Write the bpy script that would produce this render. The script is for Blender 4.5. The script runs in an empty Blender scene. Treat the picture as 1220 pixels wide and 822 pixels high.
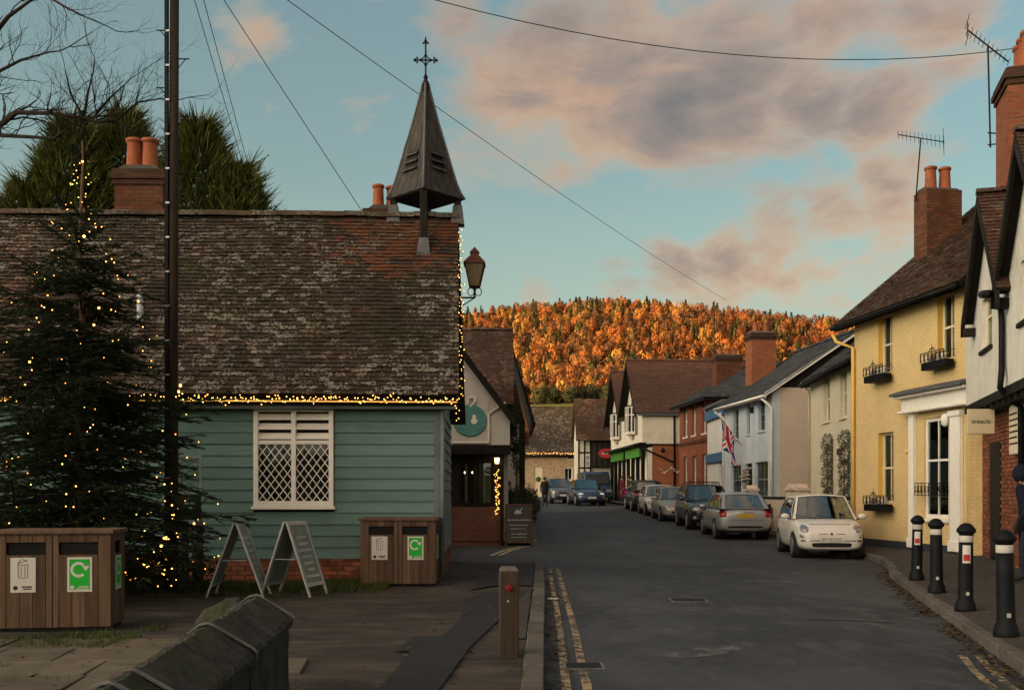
import bpy, math, random
from mathutils import Vector, Matrix, noise
from mathutils.bvhtree import BVHTree

R = math.radians
sc = bpy.context.scene
COL = sc.collection
rnd = random.Random(11)

# ------------------------------------------------------------------ camera
FPX, CX, HY, EYE = 1180.0, 610.0, 587.0, 1.5      # focal length / principal column / horizon row of the photograph, eye height
cam_d = bpy.data.cameras.new("camera")
cam = bpy.data.objects.new("camera", cam_d)
COL.objects.link(cam)
cam.location = (0, 0, EYE)
cam.rotation_euler = (R(90), 0, 0)
cam_d.sensor_width = 36.0
cam_d.lens = 36.0 * FPX / 1220.0
cam_d.shift_y = (HY - 411.0) / 1220.0
cam_d.clip_start = 0.1
cam_d.clip_end = 20000
sc.camera = cam

# ------------------------------------------------------------------ light
SUN_EL = R(2.4)
SDIR = Vector((0.87, 0.49)).normalized()           # the way the sunlight travels over the ground
sun_d = bpy.data.lights.new("sun", 'SUN')
sun_d.energy = 5.0
sun_d.angle = R(0.53)
sun_d.color = (1.0, 0.60, 0.27)
sun = bpy.data.objects.new("sun", sun_d)
COL.objects.link(sun)
sdir3 = Vector((SDIR.x * math.cos(SUN_EL), SDIR.y * math.cos(SUN_EL), -math.sin(SUN_EL)))
sun.rotation_euler = sdir3.to_track_quat('-Z', 'Y').to_euler()

world = bpy.data.worlds.new("World")
sc.world = world
world.use_nodes = True
wn, wl = world.node_tree.nodes, world.node_tree.links
for n_ in list(wn): wn.remove(n_)
def W(t, **kw):
    n = wn.new(t)
    for k, v in kw.items(): setattr(n, k, v)
    return n
sky = W('ShaderNodeTexSky', sky_type='NISHITA', sun_disc=False)
sky.sun_elevation = SUN_EL
sky.sun_rotation = math.atan2(-SDIR.x, -SDIR.y)    # clockwise from +Y
sky.altitude = 60; sky.air_density = 1.0; sky.dust_density = 3.5; sky.ozone_density = 1.4
tc = W('ShaderNodeTexCoord')
def wmath(op, a, b=None, c=None, clamp=False):
    n = W('ShaderNodeMath', operation=op, use_clamp=clamp)
    for i, s in enumerate((a, b, c)):
        if s is None: continue
        if isinstance(s, (int, float)): n.inputs[i].default_value = s
        else: wl.new(s, n.inputs[i])
    return n.outputs[0]
def wmix(f, a, b, typ='MIX'):
    n = W('ShaderNodeMix', data_type='RGBA', blend_type=typ)
    for i, s in zip((0, 6, 7), (f, a, b)):
        if isinstance(s, (int, float)): n.inputs[i].default_value = s
        elif isinstance(s, tuple): n.inputs[i].default_value = (*s, 1)
        else: wl.new(s, n.inputs[i])
    return n.outputs[2]
def wramp(f, stops):
    n = W('ShaderNodeValToRGB'); cr = n.color_ramp
    while len(cr.elements) < len(stops): cr.elements.new(.5)
    for e, (p, c) in zip(cr.elements, stops):
        e.position = p; e.color = (*c, 1) if isinstance(c, tuple) else (c, c, c, 1)
    wl.new(f, n.inputs[0]); return n.outputs[0]
dirv = tc.outputs['Generated']
sep = W('ShaderNodeSeparateXYZ'); wl.new(dirv, sep.inputs[0])
# clouds: direction projected on a flat layer, stretched sideways
zc = wmath('MAXIMUM', wmath('ADD', sep.outputs[2], 0.16), 0.03)
px_ = wmath('DIVIDE', sep.outputs[0], zc); py_ = wmath('DIVIDE', sep.outputs[1], zc)
cv = W('ShaderNodeCombineXYZ'); wl.new(px_, cv.inputs[0]); wl.new(py_, cv.inputs[1])
def wnoise(vec, scale, detail, rough, off=(0, 0, 0), scl=(1, 1, 1), dist=0.0):
    mp = W('ShaderNodeMapping'); mp.inputs['Location'].default_value = off; mp.inputs['Scale'].default_value = scl
    wl.new(vec, mp.inputs[0])
    n = W('ShaderNodeTexNoise'); n.inputs['Scale'].default_value = scale
    n.inputs['Detail'].default_value = detail; n.inputs['Roughness'].default_value = rough; n.inputs['Distortion'].default_value = dist
    wl.new(mp.outputs[0], n.inputs[0]); return n.outputs[0]
n_big = wnoise(cv.outputs[0], 1.15, 7, .55, (3.1, 7.7, 0), (1, 1, 1), .3)
n_fine = wnoise(dirv, 7.0, 8, .6, (1.3, 0, 4), (1, 1, 2.2), .4)
def pix_dir(px, py):
    return Vector(((px - CX) / FPX, 1.0, (HY - py) / FPX)).normalized()
blob = None
for (bx_, by_, tight, amp) in ((590, 30, 260, .55), (650, 72, 170, .9), (725, 108, 150, 1.0), (800, 135, 150, 1.0), (880, 112, 150, 1.0), (960, 122, 190, .9), (1030, 140, 260, .8), (870, 40, 190, .75), (975, 50, 220, .65), (560, 10, 500, .7),
                          (645, 140, 260, .55), (690, 195, 420, .5), (1120, 30, 300, .5), (1050, 228, 330, .9), (990, 252, 280, 1.0), (925, 275, 280, 1.0), (865, 297, 320, .95), (805, 317, 420, .85), (740, 332, 700, .65), (960, 315, 320, .75), (1050, 290, 330, .7), (640, 345, 1500, .4),
                          (305, 40, 900, .55), (270, 75, 1500, .4), (330, 130, 2500, .3), (420, 160, 2500, .25), (60, 330, 300, .3), (1140, 210, 900, .4)):
    d_ = pix_dir(bx_, by_)
    dp = W('ShaderNodeVectorMath', operation='DOT_PRODUCT'); wl.new(dirv, dp.inputs[0]); dp.inputs[1].default_value = d_
    e_ = wmath('MULTIPLY', wmath('EXPONENT', wmath('MULTIPLY', wmath('SUBTRACT', dp.outputs[1 if False else 'Value'], 1.0), tight * 2.0)), amp)
    blob = e_ if blob is None else wmath('MAXIMUM', blob, e_)
# outside the photograph's view the same broken cloud goes on
back = wmath('MULTIPLY', wramp(wmath('MULTIPLY_ADD', sep.outputs[1], -.5, .5), [(.18, 0.0), (.36, 1.0)]), .55)
blob = wmath('MAXIMUM', blob, back)
dens = wmath('ADD', wmath('MULTIPLY', n_big, .45), wmath('ADD', wmath('MULTIPLY', n_fine, 1.05), wmath('MULTIPLY', blob, .46)))
cover = wramp(wmath('MULTIPLY', dens, .6), [(.522, 0.0), (.575, .28), (.63, .66), (.70, .90)])
n_shade = wnoise(dirv, 4.2, 6, .6, (8, 2, 1), (1, 1, 2.4), .2)
shade_f = wmath('ADD', wmath('MULTIPLY', dens, .75), wmath('MULTIPLY', n_shade, .55))
CLOUD_S = 0.26
cloud_col = wramp(wmath('MULTIPLY', shade_f, .5), [(.46, (1.10, .72, .45)), (.53, (.88, .54, .345)), (.59, (.56, .415, .345)), (.68, (.29, .26, .265))])
skyc = wmix(1.0, sky.outputs[0], (.79, 1.06, 1.03), 'MULTIPLY')
pale = wramp(sep.outputs[2], [(0.0, .78), (.12, .60), (.30, .25), (.6, 0.12)])
skyc = wmix(pale, skyc, wmix(1.0, skyc, (.47 / .15 * .50, .52 / .15 * .50, .43 / .15 * .50), 'LIGHTEN'))
SKY_K = 0.15
# clouds towards the sun, out of view, are boosted to light the facades
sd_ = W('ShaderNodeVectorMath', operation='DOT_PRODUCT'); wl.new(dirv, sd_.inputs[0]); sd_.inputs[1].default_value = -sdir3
cloud_boost = wmath('POWER', wmath('MULTIPLY_ADD', sd_.outputs['Value'], .5, .5, True), 7.0)
vm = W('ShaderNodeVectorMath', operation='SCALE'); wl.new(wmix(1.0, cloud_col, wmix(cloud_boost, (1, 1, 1), (.80, 1.30, 1.68)), 'MULTIPLY'), vm.inputs[0])
wl.new(wmath('MULTIPLY', wmath('MULTIPLY_ADD', cloud_boost, 24.0, 1.0), CLOUD_S / SKY_K), vm.inputs['Scale'])
hz = wramp(sep.outputs[2], [(0.0, 0.0), (.06, 1.0)])
cover = wmath('MULTIPLY', cover, hz)
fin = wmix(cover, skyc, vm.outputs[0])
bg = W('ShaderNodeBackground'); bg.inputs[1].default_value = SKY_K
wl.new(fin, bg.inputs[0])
wo = W('ShaderNodeOutputWorld'); wl.new(bg.outputs[0], wo.inputs[0])

sc.view_settings.view_transform = 'Standard'
sc.view_settings.look = 'None'
sc.view_settings.exposure = 1.42
sc.view_settings.gamma = 1.0
sc.view_settings.use_curve_mapping = False
sc.cycles.use_denoising = True
sc.cycles.max_bounces = 6
sc.cycles.diffuse_bounces = 3
sc.cycles.transparent_max_bounces = 12
sc.cycles.caustics_reflective = False
sc.cycles.caustics_refractive = False
sc.cycles.sample_clamp_indirect = 4.0

# ------------------------------------------------------------------ mesh helpers
def P(px, py, d):
    "a pixel of the photograph at depth d"
    return Vector(((px - CX) / FPX * d, d, EYE + (HY - py) / FPX * d))

class MB:
    def __init__(s): s.v = []; s.f = []
    def add(s, vs, fs):
        b = len(s.v); s.v += [tuple(p) for p in vs]; s.f += [tuple(i + b for i in q) for q in fs]; return s
    def box(s, x0, x1, y0, y1, z0, z1):
        return s.add([(x0,y0,z0),(x1,y0,z0),(x1,y1,z0),(x0,y1,z0),(x0,y0,z1),(x1,y0,z1),(x1,y1,z1),(x0,y1,z1)],
              [(3,2,1,0),(4,5,6,7),(0,1,5,4),(1,2,6,5),(2,3,7,6),(3,0,4,7)])
    def hexa(s, p): return s.add(p, [(3,2,1,0),(4,5,6,7),(0,1,5,4),(1,2,6,5),(2,3,7,6),(3,0,4,7)])
    def obox(s, c, ux, uy, uz):
        "box round centre c with half-axis vectors"
        c, ux, uy, uz = map(Vector, (c, ux, uy, uz))
        return s.hexa([c-ux-uy-uz, c+ux-uy-uz, c+ux+uy-uz, c-ux+uy-uz, c-ux-uy+uz, c+ux-uy+uz, c+ux+uy+uz, c-ux+uy+uz])
    def bar(s, a, b, w, h=None, up=(0, 0, 1)):
        "square bar from a to b"
        a, b = Vector(a), Vector(b); h = h or w; d = b - a; n = d.normalized()
        u = Vector(up)
        if abs(n.dot(u)) > .98: u = Vector((0, 1, 0))
        sx = n.cross(u).normalized(); sz = sx.cross(n).normalized()
        return s.obox((a + b) / 2, d / 2, sx * w / 2, sz * h / 2)
    def prism(s, poly, fn, a, b):
        "poly of 2-D points; fn(p, q, t) -> 3-D, extruded from t=a to t=b"
        n = len(poly); vs = [fn(p[0], p[1], a) for p in poly] + [fn(p[0], p[1], b) for p in poly]
        fs = [tuple(range(n - 1, -1, -1)), tuple(range(n, 2 * n))] + [(i, (i + 1) % n, n + (i + 1) % n, n + i) for i in range(n)]
        return s.add(vs, fs)
    def tube(s, pts, r, n=6, cap=True):
        pts = [Vector(p) for p in pts]; k = len(pts)
        rs = r if isinstance(r, (list, tuple)) else [r] * k
        vs = []; fs = []; prev = None
        for i, p in enumerate(pts):
            d = (pts[min(i + 1, k - 1)] - pts[max(i - 1, 0)]).normalized()
            if prev is None:
                u = d.cross(Vector((0, 0, 1)))
                if u.length < .05: u = d.cross(Vector((0, 1, 0)))
                u.normalize()
            else:
                u = prev - d * prev.dot(d)
                u = u.normalized() if u.length > 1e-5 else d.orthogonal().normalized()
            prev = u; w = d.cross(u)
            for j in range(n):
                a = 2 * math.pi * j / n
                vs.append(p + (u * math.cos(a) + w * math.sin(a)) * rs[i])
        for i in range(k - 1):
            for j in range(n):
                fs.append((i*n + j, i*n + (j+1) % n, (i+1)*n + (j+1) % n, (i+1)*n + j))
        if cap: fs += [tuple(range(n - 1, -1, -1)), tuple((k-1)*n + j for j in range(n))]
        return s.add(vs, fs)
    def lathe(s, prof, n=16, fn=None):
        "prof of (r, z) from bottom to top"
        fn = fn or (lambda x, y, z: (x, y, z)); k = len(prof); vs = []; fs = []
        for r, z in prof:
            for j in range(n):
                a = 2 * math.pi * j / n
                vs.append(fn(r * math.cos(a), r * math.sin(a), z))
        for i in range(k - 1):
            for j in range(n):
                fs.append((i*n + j, i*n + (j+1) % n, (i+1)*n + (j+1) % n, (i+1)*n + j))
        fs += [tuple(range(n - 1, -1, -1)), tuple((k-1)*n + j for j in range(n))]
        return s.add(vs, fs)
    def grid(s, fn, nu, nv, u0=0., u1=1., v0=0., v1=1.):
        vs = [fn(u0 + (u1-u0)*i/nu, v0 + (v1-v0)*j/nv) for j in range(nv + 1) for i in range(nu + 1)]
        fs = [(j*(nu+1)+i, j*(nu+1)+i+1, (j+1)*(nu+1)+i+1, (j+1)*(nu+1)+i) for j in range(nv) for i in range(nu)]
        return s.add(vs, fs)
    def sphere(s, c, r, n=8, m=5, sq=(1, 1, 1)):
        c = Vector(c); vs = [c + Vector((0, 0, -r*sq[2]))]; fs = []
        for i in range(1, m):
            t = math.pi * i / m - math.pi / 2
            for j in range(n):
                a = 2*math.pi*j/n
                vs.append(c + Vector((math.cos(t)*math.cos(a)*sq[0], math.cos(t)*math.sin(a)*sq[1], math.sin(t)*sq[2])) * r)
        vs.append(c + Vector((0, 0, r*sq[2]))); e = len(vs) - 1
        for j in range(n):
            fs.append((0, 1 + (j+1) % n, 1 + j)); fs.append((e, e - n + j, e - n + (j+1) % n))
        for i in range(m - 2):
            for j in range(n):
                a = 1 + i*n
                fs.append((a + j, a + (j+1) % n, a + n + (j+1) % n, a + n + j))
        return s.add(vs, fs)
    def poly(s, pts): return s.add(pts, [tuple(range(len(pts)))])
    def mesh(s, name):
        m = bpy.data.meshes.new(name); m.from_pydata(s.v, [], s.f); m.update(); return m
    def build(s, name, mat, parent=None, smooth=False, bevel=0, kind=None, seg=1, auto=None):
        return link_mesh(name, s.mesh(name), mat, parent, smooth, bevel, kind, seg)

def link_mesh(name, me, mat, parent=None, smooth=False, bevel=0, kind=None, seg=1):
    o = bpy.data.objects.new(name, me); COL.objects.link(o)
    if mat is not None and not me.materials:
        for m_ in (mat if isinstance(mat, (list, tuple)) else [mat]): me.materials.append(m_)
    if smooth: me.polygons.foreach_set('use_smooth', [True] * len(me.polygons))
    if bevel:
        b = o.modifiers.new('bevel', 'BEVEL'); b.width = bevel; b.segments = seg; b.limit_method = 'ANGLE'; b.angle_limit = R(35)
    if parent is not None: o.parent = parent
    if kind: o['kind'] = kind
    return o
def tag(o, label=None, cat=None, group=None, kind=None):
    if label: o['label'] = label
    if cat: o['category'] = cat
    if group: o['group'] = group
    if kind: o['kind'] = kind
    return o
def thing(name, label, cat, loc=(0, 0, 0), rz=0, group=None):
    o = bpy.data.objects.new(name, None); COL.objects.link(o)
    o.location = loc; o.rotation_euler = (0, 0, rz); o.empty_display_size = .2
    return tag(o, label, cat, group)
def copy_tree(o, parent=None):
    c = o.copy(); COL.objects.link(c); c.parent = parent
    for ch in [x for x in bpy.data.objects if x.parent == o]: copy_tree(ch, c)
    return c
def piece(name, me, parent, loc=(0, 0, 0), rot=None, scale=None):
    "another object on shared mesh data"
    o = bpy.data.objects.new(name, me); COL.objects.link(o); o.parent = parent; o.location = loc
    if rot is not None: o.rotation_euler = rot
    if scale is not None: o.scale = scale
    return o
def apply_mods(o):
    dg = bpy.context.evaluated_depsgraph_get(); dg.update()
    me = bpy.data.meshes.new_from_object(o.evaluated_get(dg), depsgraph=dg)
    old = o.data; o.modifiers.clear(); o.data = me; bpy.data.meshes.remove(old)
    return o
def smoothstep(a, b, x):
    t = min(1, max(0, (x - a) / (b - a))); return t * t * (3 - 2 * t)
def lerp(a, b, t): return a + (b - a) * t
def plerp(tab, x):
    "piecewise linear table lookup"
    if x <= tab[0][0]: return tab[0][1]
    for (a, va), (b, vb) in zip(tab, tab[1:]):
        if x <= b: return va + (vb - va) * (x - a) / (b - a)
    return tab[-1][1]
def gz(y):
    "height of the carriageway along the street"
    if y < 22: return 0.0
    if y < 42: return .000625 * (y - 22) ** 2
    if y < 60: return .25 + .025 * (y - 42)
    return .70 + .014 * (y - 60)

# ------------------------------------------------------------------ materials
class NT:
    def __init__(s, name):
        s.m = bpy.data.materials.new(name); s.m.use_nodes = True
        s.n = s.m.node_tree.nodes; s.l = s.m.node_tree.links
        s.p = s.n['Principled BSDF']; s.out = s.n['Material Output']
    def node(s, t, **kw):
        n = s.n.new(t)
        for k, v in kw.items(): setattr(n, k, v)
        return n
    def put(s, sock, v):
        if isinstance(v, (int, float)): sock.default_value = v
        elif isinstance(v, tuple): sock.default_value = (*v, 1) if len(v) == 3 and sock.type == 'RGBA' else v
        else: s.l.new(v, sock)
    def math(s, op, a, b=0.0, clamp=False):
        n = s.node('ShaderNodeMath', operation=op, use_clamp=clamp); s.put(n.inputs[0], a); s.put(n.inputs[1], b); return n.outputs[0]
    def mix(s, f, a, b, typ='MIX'):
        n = s.node('ShaderNodeMix', data_type='RGBA', blend_type=typ)
        s.put(n.inputs[0], f); s.put(n.inputs[6], a); s.put(n.inputs[7], b); return n.outputs[2]
    def ramp(s, f, stops):
        n = s.node('ShaderNodeValToRGB'); cr = n.color_ramp
        while len(cr.elements) < len(stops): cr.elements.new(.5)
        for e, (p, c) in zip(cr.elements, stops): e.position = p; e.color = (*c, 1) if isinstance(c, tuple) else (c, c, c, 1)
        s.l.new(f, n.inputs[0]); return n.outputs[0]
    def pos(s): return s.node('ShaderNodeNewGeometry').outputs['Position']
    def obj(s): return s.node('ShaderNodeTexCoord').outputs['Object']
    def noise(s, vec, scale, detail=4, rough=.55, scl=None, dist=0.):
        if scl:
            mp = s.node('ShaderNodeMapping'); mp.inputs['Scale'].default_value = scl; s.l.new(vec, mp.inputs[0]); vec = mp.outputs[0]
        n = s.node('ShaderNodeTexNoise'); n.inputs['Scale'].default_value = scale; n.inputs['Detail'].default_value = detail
        n.inputs['Roughness'].default_value = rough; n.inputs['Distortion'].default_value = dist
        s.l.new(vec, n.inputs[0]); return n.outputs[0]
    def rand(s):
        a = s.node('ShaderNodeNewGeometry').outputs['Random Per Island']; b = s.node('ShaderNodeObjectInfo').outputs['Random']
        return s.math('FRACT', s.math('ADD', a, b))
    def bump(s, h, strength=.4, dist=.01):
        n = s.node('ShaderNodeBump'); n.inputs['Strength'].default_value = strength; n.inputs['Distance'].default_value = dist
        s.l.new(h, n.inputs['Height']); s.l.new(n.outputs[0], s.p.inputs['Normal'])
    def base(s, c): s.put(s.p.inputs['Base Color'], c)
    def set(s, **kw):
        for k, v in kw.items(): s.put(s.p.inputs[k.replace('_', ' ')], v)
        return s.m

def mat(name, c1, c2=None, scale=6., rough=.8, bump=.25, bd=.004, metallic=0., vary=.25, dirt=.35, dirtc=(.05, .045, .035), scl=None, coat=0., spec=.14, bs=None):
    "plain surface: two-tone noise, blotchy dirt, fine relief, slight change from piece to piece"
    t = NT(name); pos = t.pos()
    c2 = c2 or tuple(x * .72 for x in c1)
    n1 = t.noise(pos, scale, 6, .6, scl)
    col = t.mix(t.ramp(n1, [(.35, 0.), (.68, 1.)]), c1, c2)
    if dirt:
        n2 = t.noise(pos, 1.1, 7, .65)
        col = t.mix(t.math('MULTIPLY', t.ramp(n2, [(.5, 0.), (.75, 1.)]), dirt), col, dirtc)
    if vary:
        v = t.math('ADD', t.math('MULTIPLY', t.rand(), vary), 1 - vary / 2)
        vv = t.node('ShaderNodeCombineColor')
        for i in range(3): t.l.new(v, vv.inputs[i])
        col = t.mix(1.0, col, vv.outputs[0], 'MULTIPLY')
    t.base(col)
    if bump: t.bump(t.noise(pos, bs or scale * 8, 5, .65, scl), bump, bd)
    return t.set(Roughness=rough, Metallic=metallic, Coat_Weight=coat, Specular_IOR_Level=spec)
def glow(name, c, s):
    t = NT(name); t.base((0.02, .015, .01)); t.put(t.p.inputs['Emission Color'], c); t.p.inputs['Emission Strength'].default_value = s; return t.m
def glass(name, tint=(.9, .95, .95), refl=.12, rough=.02):
    t = NT(name)
    tr = t.node('ShaderNodeBsdfTransparent'); tr.inputs[0].default_value = (*tint, 1)
    gl = t.node('ShaderNodeBsdfGlossy'); gl.inputs[0].default_value = (.78, .92, .95, 1); gl.inputs[1].default_value = rough
    n = t.noise(t.pos(), 2.2, 2, .5); b = t.node('ShaderNodeBump'); b.inputs['Strength'].default_value = .06; b.inputs['Distance'].default_value = .05
    t.l.new(n, b.inputs['Height']); t.l.new(b.outputs[0], gl.inputs['Normal'])
    lw = t.node('ShaderNodeFresnel'); lw.inputs[0].default_value = 1.5
    f = t.math('ADD', lw.outputs[0], refl, True)
    mx = t.node('ShaderNodeMixShader'); t.l.new(f, mx.inputs[0]); t.l.new(tr.outputs[0], mx.inputs[1]); t.l.new(gl.outputs[0], mx.inputs[2])
    t.l.new(mx.outputs[0], t.out.inputs[0]); return t.m
def brickmat(name, c1, c2, mortar, bw=.225, bh=.075, ms=.012, bump=.5, painted=False, rough=.85, stain=.4):
    t = NT(name); o = t.obj()
    s = t.node('ShaderNodeSeparateXYZ'); t.l.new(o, s.inputs[0])
    c = t.node('ShaderNodeCombineXYZ'); t.l.new(t.math('ADD', s.outputs[0], s.outputs[1]), c.inputs[0]); t.l.new(s.outputs[2], c.inputs[1])
    b = t.node('ShaderNodeTexBrick'); t.l.new(c.outputs[0], b.inputs[0])
    b.inputs['Scale'].default_value = 1; b.inputs['Brick Width'].default_value = bw; b.inputs['Row Height'].default_value = bh
    b.inputs['Mortar Size'].default_value = ms; b.inputs['Mortar Smooth'].default_value = .2; b.inputs['Bias'].default_value = -.1
    b.inputs['Color1'].default_value = (*c1, 1); b.inputs['Color2'].default_value = (*c2, 1); b.inputs['Mortar'].default_value = (*mortar, 1)
    n = t.noise(t.pos(), 1.6, 7, .6); n2 = t.noise(t.pos(), 14., 5, .6)
    col = t.mix(t.math('MULTIPLY', t.ramp(n, [(.42, 0.), (.72, 1.)]), stain), b.outputs[0], tuple(x * .45 for x in c1))
    col = t.mix(.35, col, t.mix(1., col, t.ramp(n2, [(.3, .55), (.7, 1.)]), 'MULTIPLY'))
    t.base(col)
    h = t.math('ADD', t.math('MULTIPLY', b.outputs['Fac'], -1.), t.math('MULTIPLY', n2, .5))
    t.bump(h, bump, .008)
    return t.set(Roughness=rough, Specular_IOR_Level=.15)
def tilemat(name, c1, c2, lichen=.0, moss=.0, lc=(.34, .31, .26), orange=None):
    t = NT(name); pos = t.pos(); r = t.rand()
    n = t.noise(pos, 1.3, 6, .6); n2 = t.noise(pos, 22., 5, .65)
    col = t.mix(r, c1, c2)
    if orange:
        col = t.mix(t.math('MULTIPLY', t.ramp(t.noise(pos, .9, 5, .6), [(.52, 0.), (.66, 1.)]), t.ramp(r, [(.2, 0.), (.7, 1.)])), col, orange)
    if moss: col = t.mix(t.math('MULTIPLY', t.ramp(n, [(.45, 0.), (.62, 1.)]), moss), col, (.026, .025, .012))
    if lichen:
        f = t.math('MULTIPLY', t.ramp(t.math('ADD', n2, t.math('MULTIPLY', t.math('SUBTRACT', r, .5), .20)), [(.535, 0.), (.60, 1.)]),
                   t.ramp(t.noise(pos, .75, 5, .6), [(.36, .1), (.56, 1.)]))
        col = t.mix(t.math('MULTIPLY', f, lichen), col, lc)
    t.base(col); t.bump(n2, .5, .006)
    return t.set(Roughness=.9, Specular_IOR_Level=.1)
import numpy as np
# ------------------------------------------------------------------ palette
M = {}
def asphaltmat():
    t = NT('asphalt'); pos = t.pos()
    n = t.noise(pos, .45, 7, .62, (1, .5, 1)); n2 = t.noise(pos, 2.2, 7, .68, (1, .45, 1)); n3 = t.noise(pos, 90., 3, .6)
    col = t.mix(t.ramp(n, [(.42, 0.), (.56, 1.)]), (.041, .044, .049), (.018, .0205, .0245))
    col = t.mix(t.math('MULTIPLY', t.ramp(n2, [(.50, 0.), (.62, 1.)]), .65), col, (.066, .069, .072))
    col = t.mix(t.math('MULTIPLY', t.ramp(n2, [(.34, 1.), (.45, 0.)]), .65), col, (.014, .0145, .016))
    sp = t.node('ShaderNodeTexVoronoi'); sp.inputs['Scale'].default_value = 85.; t.l.new(pos, sp.inputs[0])
    col = t.mix(t.math('MULTIPLY', t.ramp(sp.outputs['Color'], [(.55, 0.), (.9, 1.)]), .25), col, (.11, .10, .092))
    # fine cracks
    cr = t.node('ShaderNodeTexVoronoi', feature='DISTANCE_TO_EDGE'); cr.inputs['Scale'].default_value = .42
    wob = t.node('ShaderNodeVectorMath', operation='ADD'); t.l.new(pos, wob.inputs[0])
    wn_ = t.node('ShaderNodeTexNoise'); wn_.inputs['Scale'].default_value = 2.2; wn_.inputs['Detail'].default_value = 5; t.l.new(pos, wn_.inputs[0])
    t.l.new(wn_.outputs['Color'], wob.inputs[1]); t.l.new(wob.outputs[0], cr.inputs[0])
    crk = t.math('MULTIPLY', t.ramp(cr.outputs['Distance'], [(.004, 1.), (.014, 0.)]), t.ramp(t.noise(pos, .5, 3), [(.48, 0.), (.6, 1.)]))
    col = t.mix(t.math('MULTIPLY', crk, .75), col, (.018, .017, .016))
    t.base(col); t.bump(t.math('ADD', n3, t.math('MULTIPLY', crk, -1.5)), .5, .006)
    t.p.inputs['Specular IOR Level'].default_value = .28
    t.put(t.p.inputs['Roughness'], t.ramp(n2, [(.3, .55), (.7, .88)]))
    return t.m
M['asphalt'] = asphaltmat()
M['asphalt_patch'] = mat('asphalt_patch', (.026, .026, .029), (.019, .019, .021), 30, .75, .5, .004, vary=0, dirt=.3, dirtc=(.07, .06, .05))
M['asphalt_old'] = mat('asphalt_old', (.066, .057, .050), (.042, .037, .034), 4, .85, .5, .004, vary=0, dirt=.5, bs=120)
M['kerb'] = mat('kerb_stone', (.125, .112, .095), (.08, .07, .06), 9, .85, .5, .006, vary=.5, dirt=.5, bs=60)
M['grass'] = mat('grass', (.060, .085, .018), (.03, .048, .012), 3, .8, 0, vary=.6, dirt=.3)
M['field'] = mat('field_grass', (.17, .15, .03), (.10, .11, .025), .05, .9, 0, vary=0, dirt=0)
def forecourtmat():
    t = NT('forecourt'); pos = t.pos()
    n = t.noise(pos, .55, 7, .62); n2 = t.noise(pos, 2.6, 7, .65, (.5, 1.5, 1)); n3 = t.noise(pos, 70., 4, .7)
    col = t.mix(t.ramp(n, [(.40, 0.), (.60, 1.)]), (.056, .048, .040), (.029, .027, .025))
    col = t.mix(t.math('MULTIPLY', t.ramp(n2, [(.50, 0.), (.66, 1.)]), .7), col, (.095, .080, .062))
    col = t.mix(t.math('MULTIPLY', t.ramp(n2, [(.28, 1.), (.43, 0.)]), .8), col, (.030, .027, .023))
    t.base(col); t.bump(n3, .5, .006); return t.set(Roughness=.9, Specular_IOR_Level=.12)
M['forecourt'] = forecourtmat()
M['soil'] = mat('soil', (.07, .052, .035), (.04, .03, .02), 5, .95, .6, .02, vary=0)
def groundmat():
    t = NT('ground'); pos = t.pos()
    s = t.node('ShaderNodeSeparateXYZ'); t.l.new(pos, s.inputs[0])
    n = t.noise(pos, .03, 6, .6)
    g = t.mix(t.ramp(n, [(.4, 0.), (.6, 1.)]), (.16, .15, .03), (.10, .11, .022))
    col = t.mix(t.ramp(s.outputs[2], [(.0, 0.), (1., 0.)]), g, (.06, .045, .03))
    wood = t.math('GREATER_THAN', s.outputs[1], 312.)
    col = t.mix(wood, col, (.085, .042, .018))
    t.base(col); t.bump(t.noise(pos, 2., 6, .6), .5, .05); return t.set(Roughness=.95, Specular_IOR_Level=.1)
M['ground'] = groundmat()

# ------------------------------------------------------------------ ground: one sheet to the horizon (valley, downs ahead, unseen rise added behind to shade the street from the low sun)
def terrain(x, y):
    z = gz(min(y, 110)) - .12
    if y > 110: z += .02 * min(y - 110, 60)
    h = 24 * smoothstep(140, 300, y) + 78 * smoothstep(295, 640, y) ** .92
    h *= 1.0 + .05 * math.sin(x * .011 + .8) + .03 * math.sin(x * .027) - .0002 * max(0, x - 60)
    z += h
    s_ = x * SDIR.x + y * SDIR.y
    z += 42 * smoothstep(-400, -610, s_)
    return z
xs = [-3000, -2200, -1500, -1000, -700, -500, -400, -330, -260, -200, -150, -110, -80, -55, -40, -30, -22, -16, -12, -8, -4, 0, 4, 8, 12, 16, 22, 30, 40, 55, 80, 110, 150, 200, 260, 330, 400, 500, 700, 1000, 1500, 2200, 3000]
ys = [-3000, -2200, -1500, -1000, -700, -550, -450, -380, -320, -270, -220, -180, -150, -120, -95, -70, -50, -35, -20, -10, 0, 6, 12, 18, 24, 30, 36, 42, 48, 54, 60, 68, 76, 84, 92, 100, 110, 125, 140, 160, 180, 200, 220, 240, 260, 280, 295, 310, 325, 340, 360, 380, 400, 425, 450, 475, 500, 525, 550, 575, 600, 625, 650, 700, 800, 1000, 1500, 2500, 5000]
gm = MB(); gm.v = [(x, y, terrain(x, y)) for y in ys for x in xs]; nx = len(xs)
gm.f = [(j*nx+i, j*nx+i+1, (j+1)*nx+i+1, (j+1)*nx+i) for j in range(len(ys)-1) for i in range(nx-1)]
tag(gm.build('ground', M['ground'], smooth=True), kind='structure')

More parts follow.
